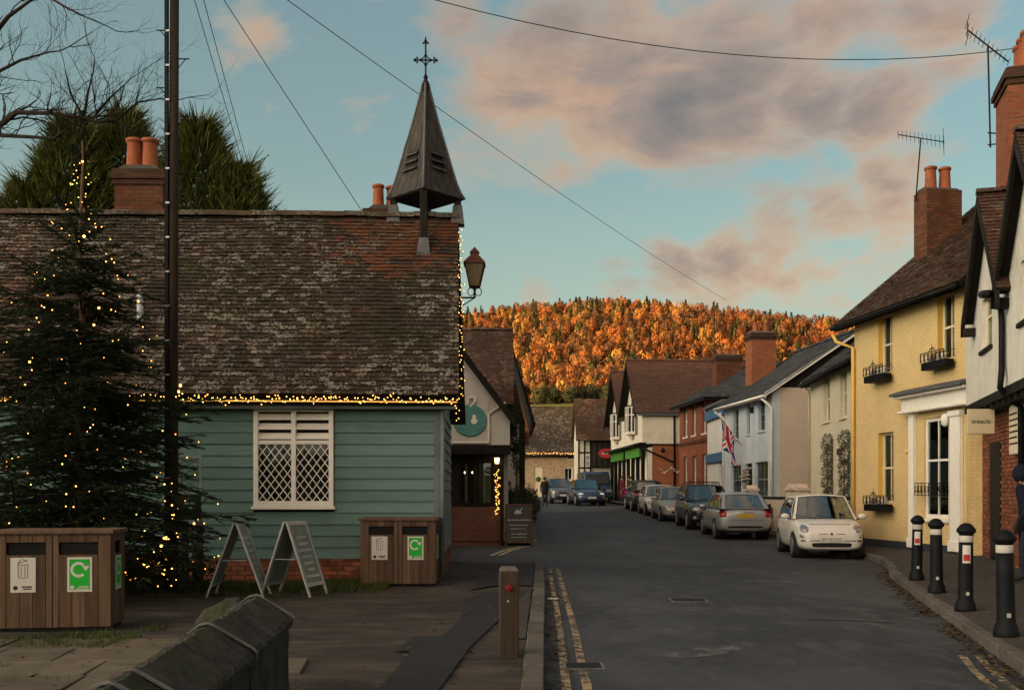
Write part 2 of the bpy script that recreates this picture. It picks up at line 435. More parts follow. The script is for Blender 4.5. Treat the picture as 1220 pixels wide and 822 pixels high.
# ------------------------------------------------------------------ carriageway
KERB_L = [(.08, 2.), (.15, 5.), (.24, 7.5), (.36, 11.), (.50, 15.), (.65, 20.6)]
KERB_R = [(1.6, -2.), (2.35, 1.), (3.2, 4.2), (4.26, 8.3), (5.55, 13.2), (6.78, 17.8), (7.35, 19.3), (8.0, 21.6), (8.45, 25.5), (8.5, 32.), (8.5, 42.), (8.55, 50.), (8.3, 55.), (7.1, 60.), (6.3, 70.), (4.6, 77.), (3.2, 88.)]
EDGE_L = [(-2., -.1), (2., .08), (20.6, .65), (21.2, .3), (22.5, -3.2), (27.2, -3.2), (28.3, .72), (42., .96), (52., 1.2), (60., 1.5), (70., .4), (78., -3.), (92., -12.)]
kr = [(y, x) for x, y in KERB_R]
rows = sorted(set([-2., 1., 4., 8., 12., 16., 20.6, 21.2, 22.5, 24., 26., 27.2, 28.3, 30., 33., 36., 39., 42., 46., 50., 55., 60., 65., 70., 74., 78., 83., 88., 92.]))
rm = MB()
rm.v = []; NX = 10
for y in rows:
    a, b = plerp(EDGE_L, y) - .05, plerp(kr, y) + .05
    for i in range(NX + 1):
        t = i / NX; rm.v.append((lerp(a, b, t), y, gz(y) + .03 * math.sin(math.pi * t) - .02))
rm.f = [(j*(NX+1)+i, j*(NX+1)+i+1, (j+1)*(NX+1)+i+1, (j+1)*(NX+1)+i) for j in range(len(rows)-1) for i in range(NX)]
tag(rm.build('road', M['asphalt'], smooth=True), kind='structure')
def roadz(x, y):
    a, b = plerp(EDGE_L, y) - .05, plerp(kr, y) + .05
    return gz(y) + .03 * math.sin(math.pi * min(1, max(0, (x - a) / (b - a)))) - .02

# ------------------------------------------------------------------ pavements
FC = .055                                             # height of the forecourt in front of the hall
fm = MB()
fxs = [-14, -10, -8, -6.5, -5.5, -4.5, -3.5, -2.5, -1.8, -1.2, -.6]
fys = [1.5, 3, 5, 7, 8, 9, 10, 11, 12, 13, 14, 15, 16.5, 18, 20.6]
for y in fys:
    for x in fxs + [plerp([(q[1], q[0]) for q in KERB_L], y) - .16]:
        fm.v.append((x, y, FC + .012 * noise.noise(Vector((x * .6, y * .6, 0)))))
n_ = len(fxs) + 1
fm.f = [(j*n_+i, j*n_+i+1, (j+1)*n_+i+1, (j+1)*n_+i) for j in range(len(fys)-1) for i in range(n_-1)]
tag(fm.build('forecourt', M['forecourt'], smooth=True), kind='structure')
# ground of the side entrance behind the hall
sm = MB(); sm.grid(lambda u, v: (lerp(-14, .75, u), lerp(20.5, 40, v), gz(lerp(20.5, 40, v)) - .035), 8, 10)
tag(sm.build('side_yard', M['asphalt_old'], smooth=True), kind='structure')

def strip(name, inner, outer, z_in, z_out, m, nsub=4):
    "sheet between two polylines (equal counts)"
    q = MB(); n = len(inner)
    for i in range(n):
        for k in range(nsub + 1):
            t = k / nsub; x, y = lerp(inner[i][0], outer[i][0], t), lerp(inner[i][1], outer[i][1], t)
            q.v.append((x, y, gz(y) + lerp(z_in, z_out, t)))
    q.f = [(i*(nsub+1)+k, i*(nsub+1)+k+1, (i+1)*(nsub+1)+k+1, (i+1)*(nsub+1)+k) for i in range(n-1) for k in range(nsub)]
    return tag(q.build(name, m, smooth=True), kind='structure')
outer_r = [(5.2, -2.), (5.6, 1.), (6.2, 4.), (7.2, 8.), (8.4, 13.), (10.2, 17.5), (10.6, 19.3), (10.4, 21.6), (10.2, 25.5), (11.4, 32.), (10.8, 42.), (10.2, 50.), (9.9, 55.), (9.2, 60.), (8.8, 70.), (8.4, 77.), (8.2, 88.)]
inner_r = [(x + .12, y) for x, y in KERB_R]
pave_r = strip('pavement', inner_r, outer_r, .10, .24, M['asphalt_old'])
inner_l = [(.72, 28.3), (.96, 42.), (1.2, 52.), (1.5, 60.), (.4, 70.), (-3., 78.), (-12., 92.)]
outer_l = [(-3.5, 28.3), (-3., 42.), (-3., 52.), (-3., 60.), (-4., 68.), (-8., 74.), (-16., 86.)]
strip('pavement', [(x - .12, y) for x, y in inner_l], outer_l, .09, .12, M['asphalt_old'], 2)

# kerb stones, each one a piece
def kerb_line(parent, pts, seg, w, h, down=.12, gap=.012, side=1):
    L = [0]
    for a, b in zip(pts, pts[1:]): L.append(L[-1] + (Vector(b) - Vector(a)).length)
    def at(s):
        for i in range(len(pts) - 1):
            if s <= L[i+1] + 1e-6:
                t = (s - L[i]) / (L[i+1] - L[i]); return Vector(pts[i]).lerp(Vector(pts[i+1]), t)
        return Vector(pts[-1])
    s = 0
    while s + .3 < L[-1]:
        e = min(s + seg * rnd.uniform(.85, 1.1), L[-1]); a, b = at(s + gap), at(e)
        d = (b - a).normalized(); nrm = Vector((d.y, -d.x)) * side; j = rnd.uniform(-.006, .006)
        za, zb = gz(a.y) + h + j, gz(b.y) + h + j
        q = MB(); A, B = a + nrm * (w + rnd.uniform(-.006, .006)), b + nrm * (w + rnd.uniform(-.006, .006))
        q.hexa([(a.x, a.y, za-h-down), (b.x, b.y, zb-h-down), (B.x, B.y, zb-h-down), (A.x, A.y, za-h-down), (a.x, a.y, za), (b.x, b.y, zb), (B.x, B.y, zb), (A.x, A.y, za)]
               if side > 0 else [(A.x, A.y, za-h-down), (B.x, B.y, zb-h-down), (b.x, b.y, zb-h-down), (a.x, a.y, za-h-down), (A.x, A.y, za), (B.x, B.y, zb), (b.x, b.y, zb), (a.x, a.y, za)])
        q.build('kerb_stone', M['kerb'], parent, bevel=.012, seg=2)
        s = e
kl = thing('kerb', None, None); kl['kind'] = 'structure'
kerb_line(kl, KERB_L, .92, .17, .085, side=-1)
k2 = thing('kerb', None, None); k2['kind'] = 'structure'
kerb_line(k2, KERB_R[:12], .92, .14, .10)
k3 = thing('kerb', None, None); k3['kind'] = 'structure'
kerb_line(k3, inner_l[:4], 1.2, .13, .09, side=-1)

# ------------------------------------------------------------------ wood on the downs: trees nobody could count
def leafmat(name, attr=True, c=(.2, .1, .03), c2=None, trans=.0, vary=.5):
    t = NT(name)
    if attr:
        a = t.node('ShaderNodeAttribute'); a.attribute_name = 'tint'; col = a.outputs['Color']
    else:
        col = t.mix(t.noise(t.pos(), .9, 3), c, c2 or tuple(x * .6 for x in c))
    v = t.math('ADD', t.math('MULTIPLY', t.rand(), vary), 1 - vary / 2)
    vv = t.node('ShaderNodeCombineColor')
    for i in range(3): t.l.new(v, vv.inputs[i])
    t.base(t.mix(1., col, vv.outputs[0], 'MULTIPLY'))
    if attr:     # shade each crown softly, not flake by flake
        a2 = t.node('ShaderNodeAttribute'); a2.attribute_name = 'soft'; g = t.node('ShaderNodeNewGeometry')
        mx = t.node('ShaderNodeMix', data_type='VECTOR'); mx.inputs[0].default_value = .70; t.l.new(g.outputs['Normal'], mx.inputs[4]); t.l.new(a2.outputs['Vector'], mx.inputs[5])
        nz = t.node('ShaderNodeVectorMath', operation='NORMALIZE'); t.l.new(mx.outputs[1], nz.inputs[0]); t.l.new(nz.outputs[0], t.p.inputs['Normal'])
    return t.set(Roughness=.85, Specular_IOR_Level=.12)
M['wood_leaf'] = leafmat('wood_leaf')
rs = np.random.RandomState(5)
def crown(kind, n):
    "n small faces spread through a crown of unit height: returns (n,4,3)"
    if kind == 'round':      # broad crown of several lobes
        nl = 11; lob = np.column_stack([rs.uniform(-.24, .24, nl), rs.uniform(-.24, .24, nl), rs.uniform(.36, .88, nl)]); lr = rs.uniform(.12, .21, nl)
        k = rs.randint(0, nl, n); d = rs.normal(size=(n, 3)); d /= np.linalg.norm(d, axis=1)[:, None]
        c = lob[k] + d * (lr[k] * rs.uniform(.55, 1.08, n))[:, None]; sz = rs.uniform(.013, .029, n); el = rs.uniform(1.2, 3.2, n)
    elif kind == 'tall':
        z = rs.uniform(.14, 1, n); w = .21 * np.sin(np.clip((z - .1) / .92, 0, 1) * np.pi) ** .6
        a = rs.uniform(0, 6.283, n); q = np.sqrt(rs.uniform(.1, 1, n))
        c = np.column_stack([np.cos(a)*w*q, np.sin(a)*w*q, z]); sz = rs.uniform(.010, .021, n); el = rs.uniform(2.2, 5., n)
    else:                    # conifer
        z = rs.uniform(.06, 1, n) ** 1.15; w = .21 * (1 - z) + .015
        a = rs.uniform(0, 6.283, n); q = np.sqrt(rs.uniform(.25, 1, n))
        c = np.column_stack([np.cos(a)*w*q, np.sin(a)*w*q, z]); sz = rs.uniform(.02, .038, n); el = rs.uniform(1., 2., n)
    up = np.column_stack([rs.normal(0, .5, n), rs.normal(0, .5, n), np.ones(n)]); up /= np.linalg.norm(up, axis=1)[:, None]
    r = rs.normal(size=(n, 3)); sd = np.cross(up, r); sd /= np.linalg.norm(sd, axis=1)[:, None]
    a = up * (sz * el)[:, None]; b = sd * sz[:, None]
    return np.stack([c - a*.9, c + b*.9, c + a, c - b], 1)
def make_wood(name, items, label, cat):
    "items: (x, y, height, kind, colour)"
    var = {k: [crown(k, n) for _ in range(5)] for k, n in (('round', 430), ('tall', 330), ('fir', 260))}
    V, T, S = [], [], []
    for (x, y, h, k, c) in items:
        q = var[k][rs.randint(5)]; a = rs.uniform(0, 6.283); ca, sa = math.cos(a), math.sin(a); w = rs.uniform(.85, 1.2)
        X = (q[..., 0]*ca - q[..., 1]*sa)*h*w + x; Y = (q[..., 0]*sa + q[..., 1]*ca)*h*w + y; Z = q[..., 2]*h + terrain(x, y) - .3
        V.append(np.stack([X, Y, Z], -1).reshape(-1, 3)); sv = V[-1] - np.array([x, y, terrain(x, y) + h * .45]); sv[:, 2] *= .7; S.append(sv / np.maximum(1e-3, np.linalg.norm(sv, axis=1))[:, None])
        col = np.array(c) * rs.uniform(.8, 1.2)
        T.append(np.repeat((col[None] * rs.uniform(.75, 1.25, (q.shape[0], 1))), 4, 0))
    V = np.concatenate(V); T = np.concatenate(T); n = len(V)
    me = bpy.data.meshes.new(name); me.vertices.add(n); me.loops.add(n); me.polygons.add(n // 4)
    me.vertices.foreach_set('co', V.astype(np.float32).ravel()); me.loops.foreach_set('vertex_index', np.arange(n, dtype=np.int32))
    me.polygons.foreach_set('loop_start', np.arange(0, n, 4, dtype=np.int32)); me.polygons.foreach_set('loop_total', np.full(n // 4, 4, np.int32))
    at = me.color_attributes.new('tint', 'FLOAT_COLOR', 'POINT'); at.data.foreach_set('color', np.column_stack([T, np.ones(n)]).astype(np.float32).ravel())
    sa = me.attributes.new('soft', 'FLOAT_VECTOR', 'POINT'); sa.data.foreach_set('vector', np.concatenate(S).astype(np.float32).ravel())
    me.update(); o = link_mesh(name, me, M['wood_leaf'])
    return o
RUST, ORG, OCH, BRN, GRN, DRK = (.31, .100, .028), (.40, .150, .034), (.43, .21, .045), (.21, .098, .040), (.16, .13, .034), (.05, .055, .024)
items = []
for k_ in range(26):      # evergreens and golden bushes along the field edge
    items.append((rs.uniform(8, 36), rs.uniform(309, 318), rs.uniform(5, 7.5), 'round', DRK)); items.append((rs.uniform(30, 70), rs.uniform(306, 318), rs.uniform(5, 8), 'round', (.36, .20, .04)))
y = 318.
while y < 660:
    sp = lerp(5.6, 7.6, (y - 318) / 340)
    x = -.22 * y
    while x < .50 * y:
        xx, yy = x + rs.uniform(-2.6, 2.6), y + rs.uniform(-2.6, 2.6); r = rs.rand()
        pn = noise.noise(Vector((xx * .012, yy * .012, 3.)))
        if r < .17 + .55 * max(0, pn) + .10 * smoothstep(.15, .4, xx / yy): k, c, h = 'fir', (DRK if rs.rand() < .4 else GRN), rs.uniform(6.5, 12)
        elif r < .55: k, c, h = 'tall', (ORG, RUST, BRN, OCH)[rs.choice(4, p=[.30, .28, .24, .18])], rs.uniform(6.5, 11)
        else: k, c, h = 'round', (ORG, RUST, BRN, OCH)[rs.choice(4, p=[.28, .32, .26, .14])], rs.uniform(6, 10.5)
        zn = noise.noise(Vector((xx * .018, yy * .022, 9.))); f_ = 1 + .55 * zn; c = (c[0] * f_, c[1] * (1 + .75 * zn), c[2] * f_)
        items.append((xx, yy, h, k, c)); x += sp * rs.uniform(.8, 1.2)
    y += sp * .92
tag(make_wood('woodland', items, '', ''), 'orange autumn woodland covering the sunlit hillside behind the village', 'woodland', kind='stuff')
# ------------------------------------------------------------------ building kit
M['glass'] = glass('window_glass', (.85, .9, .9), .03)
M['glass_dull'] = glass('dull_glass', (.5, .5, .5), .0)
M['white_paint'] = mat('white_paint', (.80, .77, .70), (.74, .70, .63), 7, .5, .1, .002, vary=.08, dirt=.10, dirtc=(.3, .26, .2))
M['cream_paint'] = mat('cream_paint', (.70, .60, .42), (.62, .52, .36), 7, .6, .1, .002, vary=.1, dirt=.2, dirtc=(.3, .24, .15))
M['black_paint'] = mat('black_paint', (.0045, .0045, .005), (.003, .003, .0035), 9, .55, .15, .002, dirt=.15, dirtc=(.06, .055, .05))
M['iron'] = mat('wrought_iron', (.012, .012, .013), (.022, .020, .018), 20, .5, .2, .002, metallic=.3, dirt=.1)
M['lead'] = mat('lead_sheet', (.13, .135, .14), (.085, .09, .10), 6, .55, .2, .004, metallic=.3, dirt=.35)
M['tarred'] = mat('dark_timber', (.018, .014, .011), (.010, .008, .007), 4, .75, .4, .006, scl=(1, 1, .2), dirt=.3)
M['slate'] = tilemat('slate', (.065, .07, .078), (.045, .05, .058), moss=.5, lichen=.25)
M['clay_dark'] = tilemat('clay_tile_dark', (.078, .038, .025), (.038, .022, .016), lichen=.3, moss=.4, orange=(.13, .06, .035))
M['clay_red'] = tilemat('clay_tile_brown', (.105, .055, .042), (.075, .042, .036), lichen=.0, moss=.25)
M['pot'] = mat('terracotta', (.36, .115, .05), (.24, .08, .04), 10, .8, .3, .004, dirt=.35, dirtc=(.05, .04, .03), scl=(1, 1, .4))
M['brick_red'] = brickmat('red_brick', (.34, .090, .036), (.22, .060, .028), (.19, .13, .09), stain=.45)
M['brick_orange'] = brickmat('orange_brick', (.40, .110, .040), (.28, .078, .032), (.19, .12, .08), stain=.45)
M['brick_dark'] = brickmat('sooty_brick', (.21, .066, .028), (.085, .034, .02), (.075, .055, .038), stain=.85, ms=.016)
M['pipe_cream'] = mat('cream_pipe', (.62, .50, .33), (.5, .4, .26), 8, .5, .05, dirt=.2)
M['curtain'] = mat('curtain', (.66, .58, .42), (.56, .48, .34), 3, .9, .0, dirt=0)
M['dark_room'] = mat('dark_room', (.03, .026, .022), None, 3, .9, 0, dirt=0)

M['soot'] = brickmat('sooty_corbel', (.10, .042, .026), (.05, .026, .018), (.05, .04, .03), stain=.7)
M['clay_grey'] = tilemat('clay_tile_grey', (.058, .044, .034), (.03, .025, .02), lichen=.5, moss=.6)
class House:
    def __init__(s, name, label, cat, a, b, z0, depth, group=None):
        "a: facade end that shows left in the photograph, b: right end"
        s.O = Vector(a); s.u = (Vector(b) - s.O); s.L = s.u.length; s.u.normalize()
        s.n = Vector((-s.u.y, s.u.x)); s.z0 = z0; s.D = depth
        s.root = thing(name, label, cat, (a[0], a[1], z0), math.atan2(s.u.y, s.u.x), group)
    def x(s, px, off=0.):
        "local x where the pixel column meets the facade plane (off: depth behind the facade)"
        k = (px - CX) / FPX; O = s.O + s.n * off
        return (k * O.y - O.x) / (s.u.x - k * s.u.y)
    def d(s, px, off=0.):
        return (s.O + s.n * off + s.u * s.x(px, off)).y
    def z(s, px, py, off=0.):
        return EYE + (HY - py) / FPX * s.d(px, off) - s.z0
    def rect(s, px0, px1, py0, py1, off=0.):
        m = (px0 + px1) / 2
        return (s.x(px0, off), s.x(px1, off), s.z(m, py1, off), s.z(m, py0, off))

def wall(parent, x0, x1, z0, z1, holes, m, y=0., t=.3, name='wall', bevel=0):
    "facade sheet of thickness t with rectangular openings"
    xs_ = sorted(set([x0, x1] + [h[0] for h in holes] + [h[1] for h in holes])); zs_ = sorted(set([z0, z1] + [h[2] for h in holes] + [h[3] for h in holes]))
    q = MB()
    for a, b in zip(xs_, xs_[1:]):
        run = None
        for c, d in zip(zs_, zs_[1:]):
            inside = any(h[0] - 1e-6 <= a and b <= h[1] + 1e-6 and h[2] - 1e-6 <= c and d <= h[3] + 1e-6 for h in holes)
            if inside:
                if run: q.box(a, b, y, y + t, run[0], run[1]); run = None
            else: run = [run[0], d] if run else [c, d]
        if run: q.box(a, b, y, y + t, run[0], run[1])
    return q.build(name, m, parent)
def shell(parent, L, D, H, m, y=0., t=.25, z0=-.3, name='side_wall'):
    "the two flank walls and the back wall"
    q = MB(); q.box(0, t, y + .302, D - t, z0, H); q.build(name, m, parent)
    q = MB(); q.box(L - t, L, y + .302, D - t, z0, H); q.build(name, m, parent)
    q = MB(); q.box(0, L, D - t + .003, D, z0, H); q.build('back_wall', m, parent)
def window(parent, r, y=.1, fm=None, bars=(1, 1), rail=.5, fw=.06, sill=True, curtain=None, sillm=None, nets=None, name='window', depth=.07):
    x0, x1, z0, z1 = r; fm = fm or M['white_paint']
    q = MB()
    q.box(x0, x0 + fw, y, y + depth, z0, z1); q.box(x1 - fw, x1, y, y + depth, z0, z1)
    q.box(x0 + fw, x1 - fw, y + .002, y + depth - .002, z0, z0 + fw * 1.2); q.box(x0 + fw, x1 - fw, y + .002, y + depth - .002, z1 - fw, z1)
    w = q.build(name, fm, parent, bevel=.006)
    zi0, zi1 = z0 + fw * 1.2, z1 - fw; xi0, xi1 = x0 + fw, x1 - fw
    if rail:
        zr = zi0 + (zi1 - zi0) * rail
        q = MB(); q.box(xi0, xi1, y + .008, y + depth - .008, zr - .025, zr + .025); q.build('meeting_rail', fm, w)
    for i in range(1, bars[0] + 1):
        xb = xi0 + (xi1 - xi0) * i / (bars[0] + 1)
        q = MB(); q.box(xb - .014, xb + .014, y + .014, y + depth - .014, zi0, zi1); q.build('glazing_bar', fm, w)
    for i in range(1, bars[1] + 1):
        for zz0, zz1 in (((zi0, zi0 + (zi1 - zi0) * rail), (zi0 + (zi1 - zi0) * rail, zi1)) if rail else ((zi0, zi1),)):
            if bars[1] > 1:
                zb = zz0 + (zz1 - zz0) * i / (bars[1])
                if i == bars[1]: continue
                q = MB(); q.box(xi0, xi1, y + .016, y + depth - .016, zb - .012, zb + .012); q.build('glazing_bar', fm, w)
    q = MB(); q.box(xi0, xi1, y + depth * .5, y + depth * .5 + .006, zi0, zi1); q.build('pane', M['glass'], w)
    if sill:
        q = MB(); q.box(x0 - .06, x1 + .06, -.055, y + .02, z0 - .075, z0 - .001); q.build('sill', sillm or fm, w, bevel=.008)
    if nets:
        q = MB(); zt_ = lerp(zi0, zi1, nets); q.grid(lambda u, v: (lerp(xi0, xi1, u), y + .13 + .012 * math.sin(u * 40), lerp(zi0, zt_, v)), 24, 1); q.build('net_curtain', M['curtain'], w, smooth=True)
    if curtain:
        for a, b in curtain:
            ca, cb = xi0 + (xi1 - xi0) * a, xi0 + (xi1 - xi0) * b
            q = MB(); nn = max(4, int((cb - ca) / .03))
            q.grid(lambda u, v: (lerp(ca, cb, u), y + .16 + .02 * math.sin(u * nn * 1.9), lerp(zi0, zi1, v)), nn * 2, 1)
            q.build('curtain', M['curtain'], w, smooth=True)
    return w
def tile_roof(parent, p00, p10, p01, p11, m, gauge=.1, width=.165, n_parts=0, name='roof_tiles', lift=.03, jit=1.0, cell=.97, under=None, alt=None, wob=0.):
    "rows of lapped tiles over the patch p00-p10 (eaves) to p01-p11 (top), seen from outside"
    p00, p10, p01, p11 = map(Vector, (p00, p10, p01, p11))
    nrm = (p10 - p00).cross(p01 - p00).normalized()
    SL = ((p01 - p00).length + (p11 - p10).length) / 2
    nr = max(2, int(round(SL / gauge))); q = MB(); q2 = MB(); cnt = 0; shared = None
    grp = None
    for r_ in range(nr):
        v0, v1 = r_ / nr, min(1., (r_ + 1.35) / nr)
        a0, b0 = p00.lerp(p01, v0), p10.lerp(p11, v0); a1, b1 = p00.lerp(p01, v1), p10.lerp(p11, v1)
        ln = (b0 - a0).length
        if ln < width * .5: continue
        nc = max(1, int(round(ln / width))); off = .5 * (r_ % 2)
        for c_ in range(-1 if off else 0, nc):
            u0, u1 = max(0., (c_ + off + (1 - cell) / 2) / nc), min(1., (c_ + off + 1 - (1 - cell) / 2) / nc)
            if u1 - u0 < .1 / nc: continue
            j = rnd.gauss(0, .004) * jit; k = rnd.gauss(0, .004) * jit; dz = rnd.gauss(0, .003) * jit
            A, B = a0.lerp(b0, u0), a0.lerp(b0, u1); Cc, Dd = a1.lerp(b1, u1), a1.lerp(b1, u0)
            if wob: A, B, Cc, Dd = [p_ + nrm * wob * (.6 + noise.noise(Vector((p_.x * .55, p_.z * .7, 2.))) + .35 * noise.noise(Vector((p_.x * 1.9, p_.z * 2.1, 5.)))) for p_ in (A, B, Cc, Dd)]
            dn = (p00 - p01).normalized() * rnd.gauss(0, .004) * jit
            lo = nrm * (lift + dz); th = nrm * .014
            vs = [A + lo + nrm * j + dn, B + lo + nrm * k + dn, Cc + nrm * .006, Dd + nrm * .006]
            bt = [A + lo + nrm * j - th + dn, B + lo + nrm * k - th + dn]
            if cnt < n_parts and 1 <= r_ and off * 0 + c_ >= 0 and c_ < nc - 1:
                if shared is None:
                    w2, g2 = width * cell / 2, gauge * 1.35
                    sh = MB(); sh.add([(-w2, 0, .03), (w2, 0, .03), (w2, g2, .006), (-w2, g2, .006), (-w2, 0, .016), (w2, 0, .016)], [(0,1,2,3), (4,5,1,0), (5,2,1), (4,0,3)])
                    shared = sh.mesh('roof_tile'); shared.materials.append(m)
                    ex = (p10 - p00).normalized(); ey = nrm.cross(ex)
                    rotm = Matrix((ex, ey, nrm)).transposed().to_4x4()
                mid = A.lerp(B, .5)
                o = bpy.data.objects.new('roof_tile', shared); COL.objects.link(o); o.parent = parent
                o.matrix_local = Matrix.Translation(mid + nrm * dz + dn) @ rotm @ Matrix.Rotation(rnd.gauss(0, .02) * jit, 4, 'Y') @ Matrix.Rotation(rnd.gauss(0, .012) * jit, 4, 'Z')
                cnt += 1
                continue
            (q2 if alt and rnd.random() < alt[0](A) else q).add(vs + bt, [(0,1,2,3), (4,5,1,0), (5,2,1), (4,0,3)])
    o = q.build(name, m, parent, kind='stuff')
    if alt: q2.build('newer_tiles', alt[1], parent, kind='stuff')
    s_ = MB(); t_ = nrm * -.06                     # the boarding under the tiles
    s_.hexa([p00 + t_, p10 + t_, p11 + t_, p01 + t_, p00, p10, p11, p01]); s_.build('roof_deck', under or M['tarred'], parent)
    return o
def ridge_tiles(parent, a, b, m, r=.12, seg=.33, n=6):
    a, b = Vector(a), Vector(b); L = (b - a).length; k = max(1, int(L / seg)); d = (b - a) / k
    ex = d.normalized(); ey = Vector((0, 0, 1)).cross(ex).normalized()
    for i in range(k):
        q = MB(); j = rnd.gauss(0, .008)
        s0, s1 = a + d * i - ex * .01, a + d * (i + 1) - ex * .012
        prof = [(math.cos(math.pi * t / n), math.sin(math.pi * t / n)) for t in range(n + 1)]
        for s_, rr in ((s0, r * 1.05), (s1, r)):
            for c, z in prof: q.v.append(tuple(s_ + ey * c * rr + Vector((0, 0, z * rr * .85 - .04 + j))))
        q.f = [(t, t + 1, n + 2 + t, n + 1 + t) for t in range(n)] + [tuple(range(n, -1, -1)), tuple(range(n + 1, 2 * n + 2))]
        q.build('ridge_tile', m, parent, smooth=False)
def gable_roof(parent, L, D, eave, ridge, m, ov=.3, verge=(.3, .3), gauge=.1, width=.165, n_parts=0, ridge_m=None, soffit=None, back=True, rseg=.45, y0=0., gut=M['black_paint'], fas=M['black_paint']):
    "ridge along the facade"
    x0, x1 = -verge[0], L + verge[1]; sl = (ridge - eave) / (D / 2)
    ze = eave - sl * ov; ym = D / 2
    tile_roof(parent, (x0, -ov, ze), (x1, -ov, ze), (x0, ym, ridge), (x1, ym, ridge), m, gauge, width, n_parts)
    if back:
        q = MB(); q.hexa([(x0, ym, ridge - .06), (x1, ym, ridge - .06), (x1, D + ov, ze - .06), (x0, D + ov, ze - .06), (x0, ym, ridge + .004), (x1, ym, ridge + .004), (x1, D + ov, ze), (x0, D + ov, ze)])
        q.build('rear_slope', m, parent)
    ridge_tiles(parent, (x0, ym, ridge + .03), (x1, ym, ridge + .03), ridge_m or m, .12, rseg)
    # gable ends
    for xa, xb in ((.002, .25), (L - .25, L - .002)):
        q = MB(); q.prism([(.01, eave), (D - .01, eave), (ym, ridge - .07)], lambda p, z, t: (t, p, z), xa, xb); q.build('gable_wall', soffit or M['tarred'], parent)
    q = MB(); q.box(x0, x1, -ov + .03, -ov + .055, ze - .17, ze - .065); q.build('fascia', fas, parent)
    q = MB(); q.tube([(x0 + .02, -ov - .05, ze - .09), (x1 - .02, -ov - .05, ze - .09)], .055, 8); q.build('gutter', gut, parent, smooth=True)
def chimney(parent, cx, cy, z0, z1, w, d, m, pots=((0, 0),), ph=.5, pr=.11, corb=True, name='chimney', aerial=None):
    q = MB(); q.box(cx - w/2, cx + w/2, cy - d/2, cy + d/2, z0, z1 - (.3 if corb else 0)); c = q.build(name, m, parent)
    if corb:
        q = MB()
        for i, (e, h0, h1) in enumerate(((.035, .30, .20), (.075, .20, .09), (.045, .09, 0.))):
            q.box(cx - w/2 - e, cx + w/2 + e, cy - d/2 - e, cy + d/2 + e, z1 - h0, z1 - h1 - .001)
        q.build('corbel', M['soot'], c, bevel=.006)
    q = MB(); q.prism([(-w/2 + .03, 0), (w/2 - .03, 0), (w/2 - .16, .09), (-w/2 + .16, .09)], lambda p, z, t: (cx + p, t, z1 + z), cy - d/2 + .03, cy + d/2 - .03); q.build('flaunching', M['kerb'], c)
    for (a, b) in pots:
        q = MB(); q.lathe([(pr * 1.12, 0), (pr * 1.02, .06), (pr, .1), (pr * .88, ph * .8), (pr * .9, ph * .86), (pr * 1.08, ph * .88), (pr * 1.08, ph * .97), (pr * .8, ph), (pr * .76, ph * .8)], 12, lambda x, y, z: (cx + a + x, cy + b + y, z1 + .05 + z))
        q.build('chimney_pot', M['pot'], c, smooth=True)
    return c
def pipe(parent, pts, r, m, name='downpipe'):
    q = MB(); q.tube(pts, r, 8); return q.build(name, m, parent, smooth=True)
def text(parent, s, size, mtx, m, name='lettering', ext=.002, align='CENTER', sp=1.0):
    cu = bpy.data.curves.new(name, 'FONT'); cu.body = s; cu.size = size; cu.extrude = ext; cu.align_x = align; cu.align_y = 'CENTER'; cu.space_character = sp; cu.resolution_u = 3
    o = bpy.data.objects.new(name, cu); COL.objects.link(o)
    dg = bpy.context.evaluated_depsgraph_get(); me = bpy.data.meshes.new_from_object(o.evaluated_get(dg)); bpy.data.objects.remove(o); bpy.data.curves.remove(cu)
    me.materials.clear(); me.materials.append(m)
    t = bpy.data.objects.new(name, me); COL.objects.link(t); t.parent = parent; t.matrix_local = mtx; return t
FRONT = Matrix.Rotation(R(90), 4, 'X')              # lettering that faces local -y
# ------------------------------------------------------------------ the weatherboarded hall
M['board_green'] = mat('green_boards', (.125, .205, .19), (.095, .165, .152), 2.2, .6, .25, .003, vary=.16, dirt=.45, dirtc=(.06, .075, .06), scl=(.35, 1, 3))
M['board_grey'] = mat('grey_green_boards', (.15, .18, .18), (.115, .14, .145), 2.2, .65, .25, .003, vary=.16, dirt=.5, dirtc=(.05, .06, .055))
M['hall_tile'] = tilemat('hall_tile', (.050, .034, .025), (.019, .016, .013), lichen=.8, moss=.75, lc=(.27, .24, .20), orange=(.095, .045, .028))
M['brick_loose'] = mat('brick', (.26, .085, .045), (.17, .06, .038), 12, .85, .5, .006, vary=.7, dirt=.5, dirtc=(.06, .05, .03))
M['mortar'] = mat('mortar', (.13, .11, .09), (.08, .07, .06), 15, .95, .4, .006, vary=0, dirt=.5)
M['shingle_grey'] = mat('weathered_shingle', (.072, .064, .058), (.034, .031, .030), 5, .8, .5, .006, vary=.25, dirt=.5, dirtc=(.03, .028, .026), scl=(2.5, 2.5, .3))
M['bulb'] = glow('warm_bulb', (1.0, .44, .085), 3.2)
M['glow_tube'] = glow('rope_light', (1.0, .47, .09), .42)  # added glowing tube, stands in for the bulbs' light on the fascia
M['wire'] = mat('wire', (.012, .012, .012), None, 9, .6, 0, dirt=0)
M['tile_new'] = tilemat('newer_tile', (.125, .048, .026), (.06, .028, .018), lichen=.35, moss=.35)
HALL_A = Vector((-1.18, 16.)); hrot = R(1.6)
M['grey_pipe'] = mat('pale_pipe', (.40, .42, .43), (.32, .34, .35), 5, .5, .05, dirt=.2)
HL = 11.0; HD = 5.2; HE = 3.0; HR = 6.62
hu = Vector((math.cos(hrot), math.sin(hrot)))
hall = House('weatherboard_hall', 'single-storey green weatherboarded hall with mossy tiled roof and bell turret', 'hall', tuple(HALL_A - hu * HL), tuple(HALL_A), FC - .02, HD)
hr = hall.root
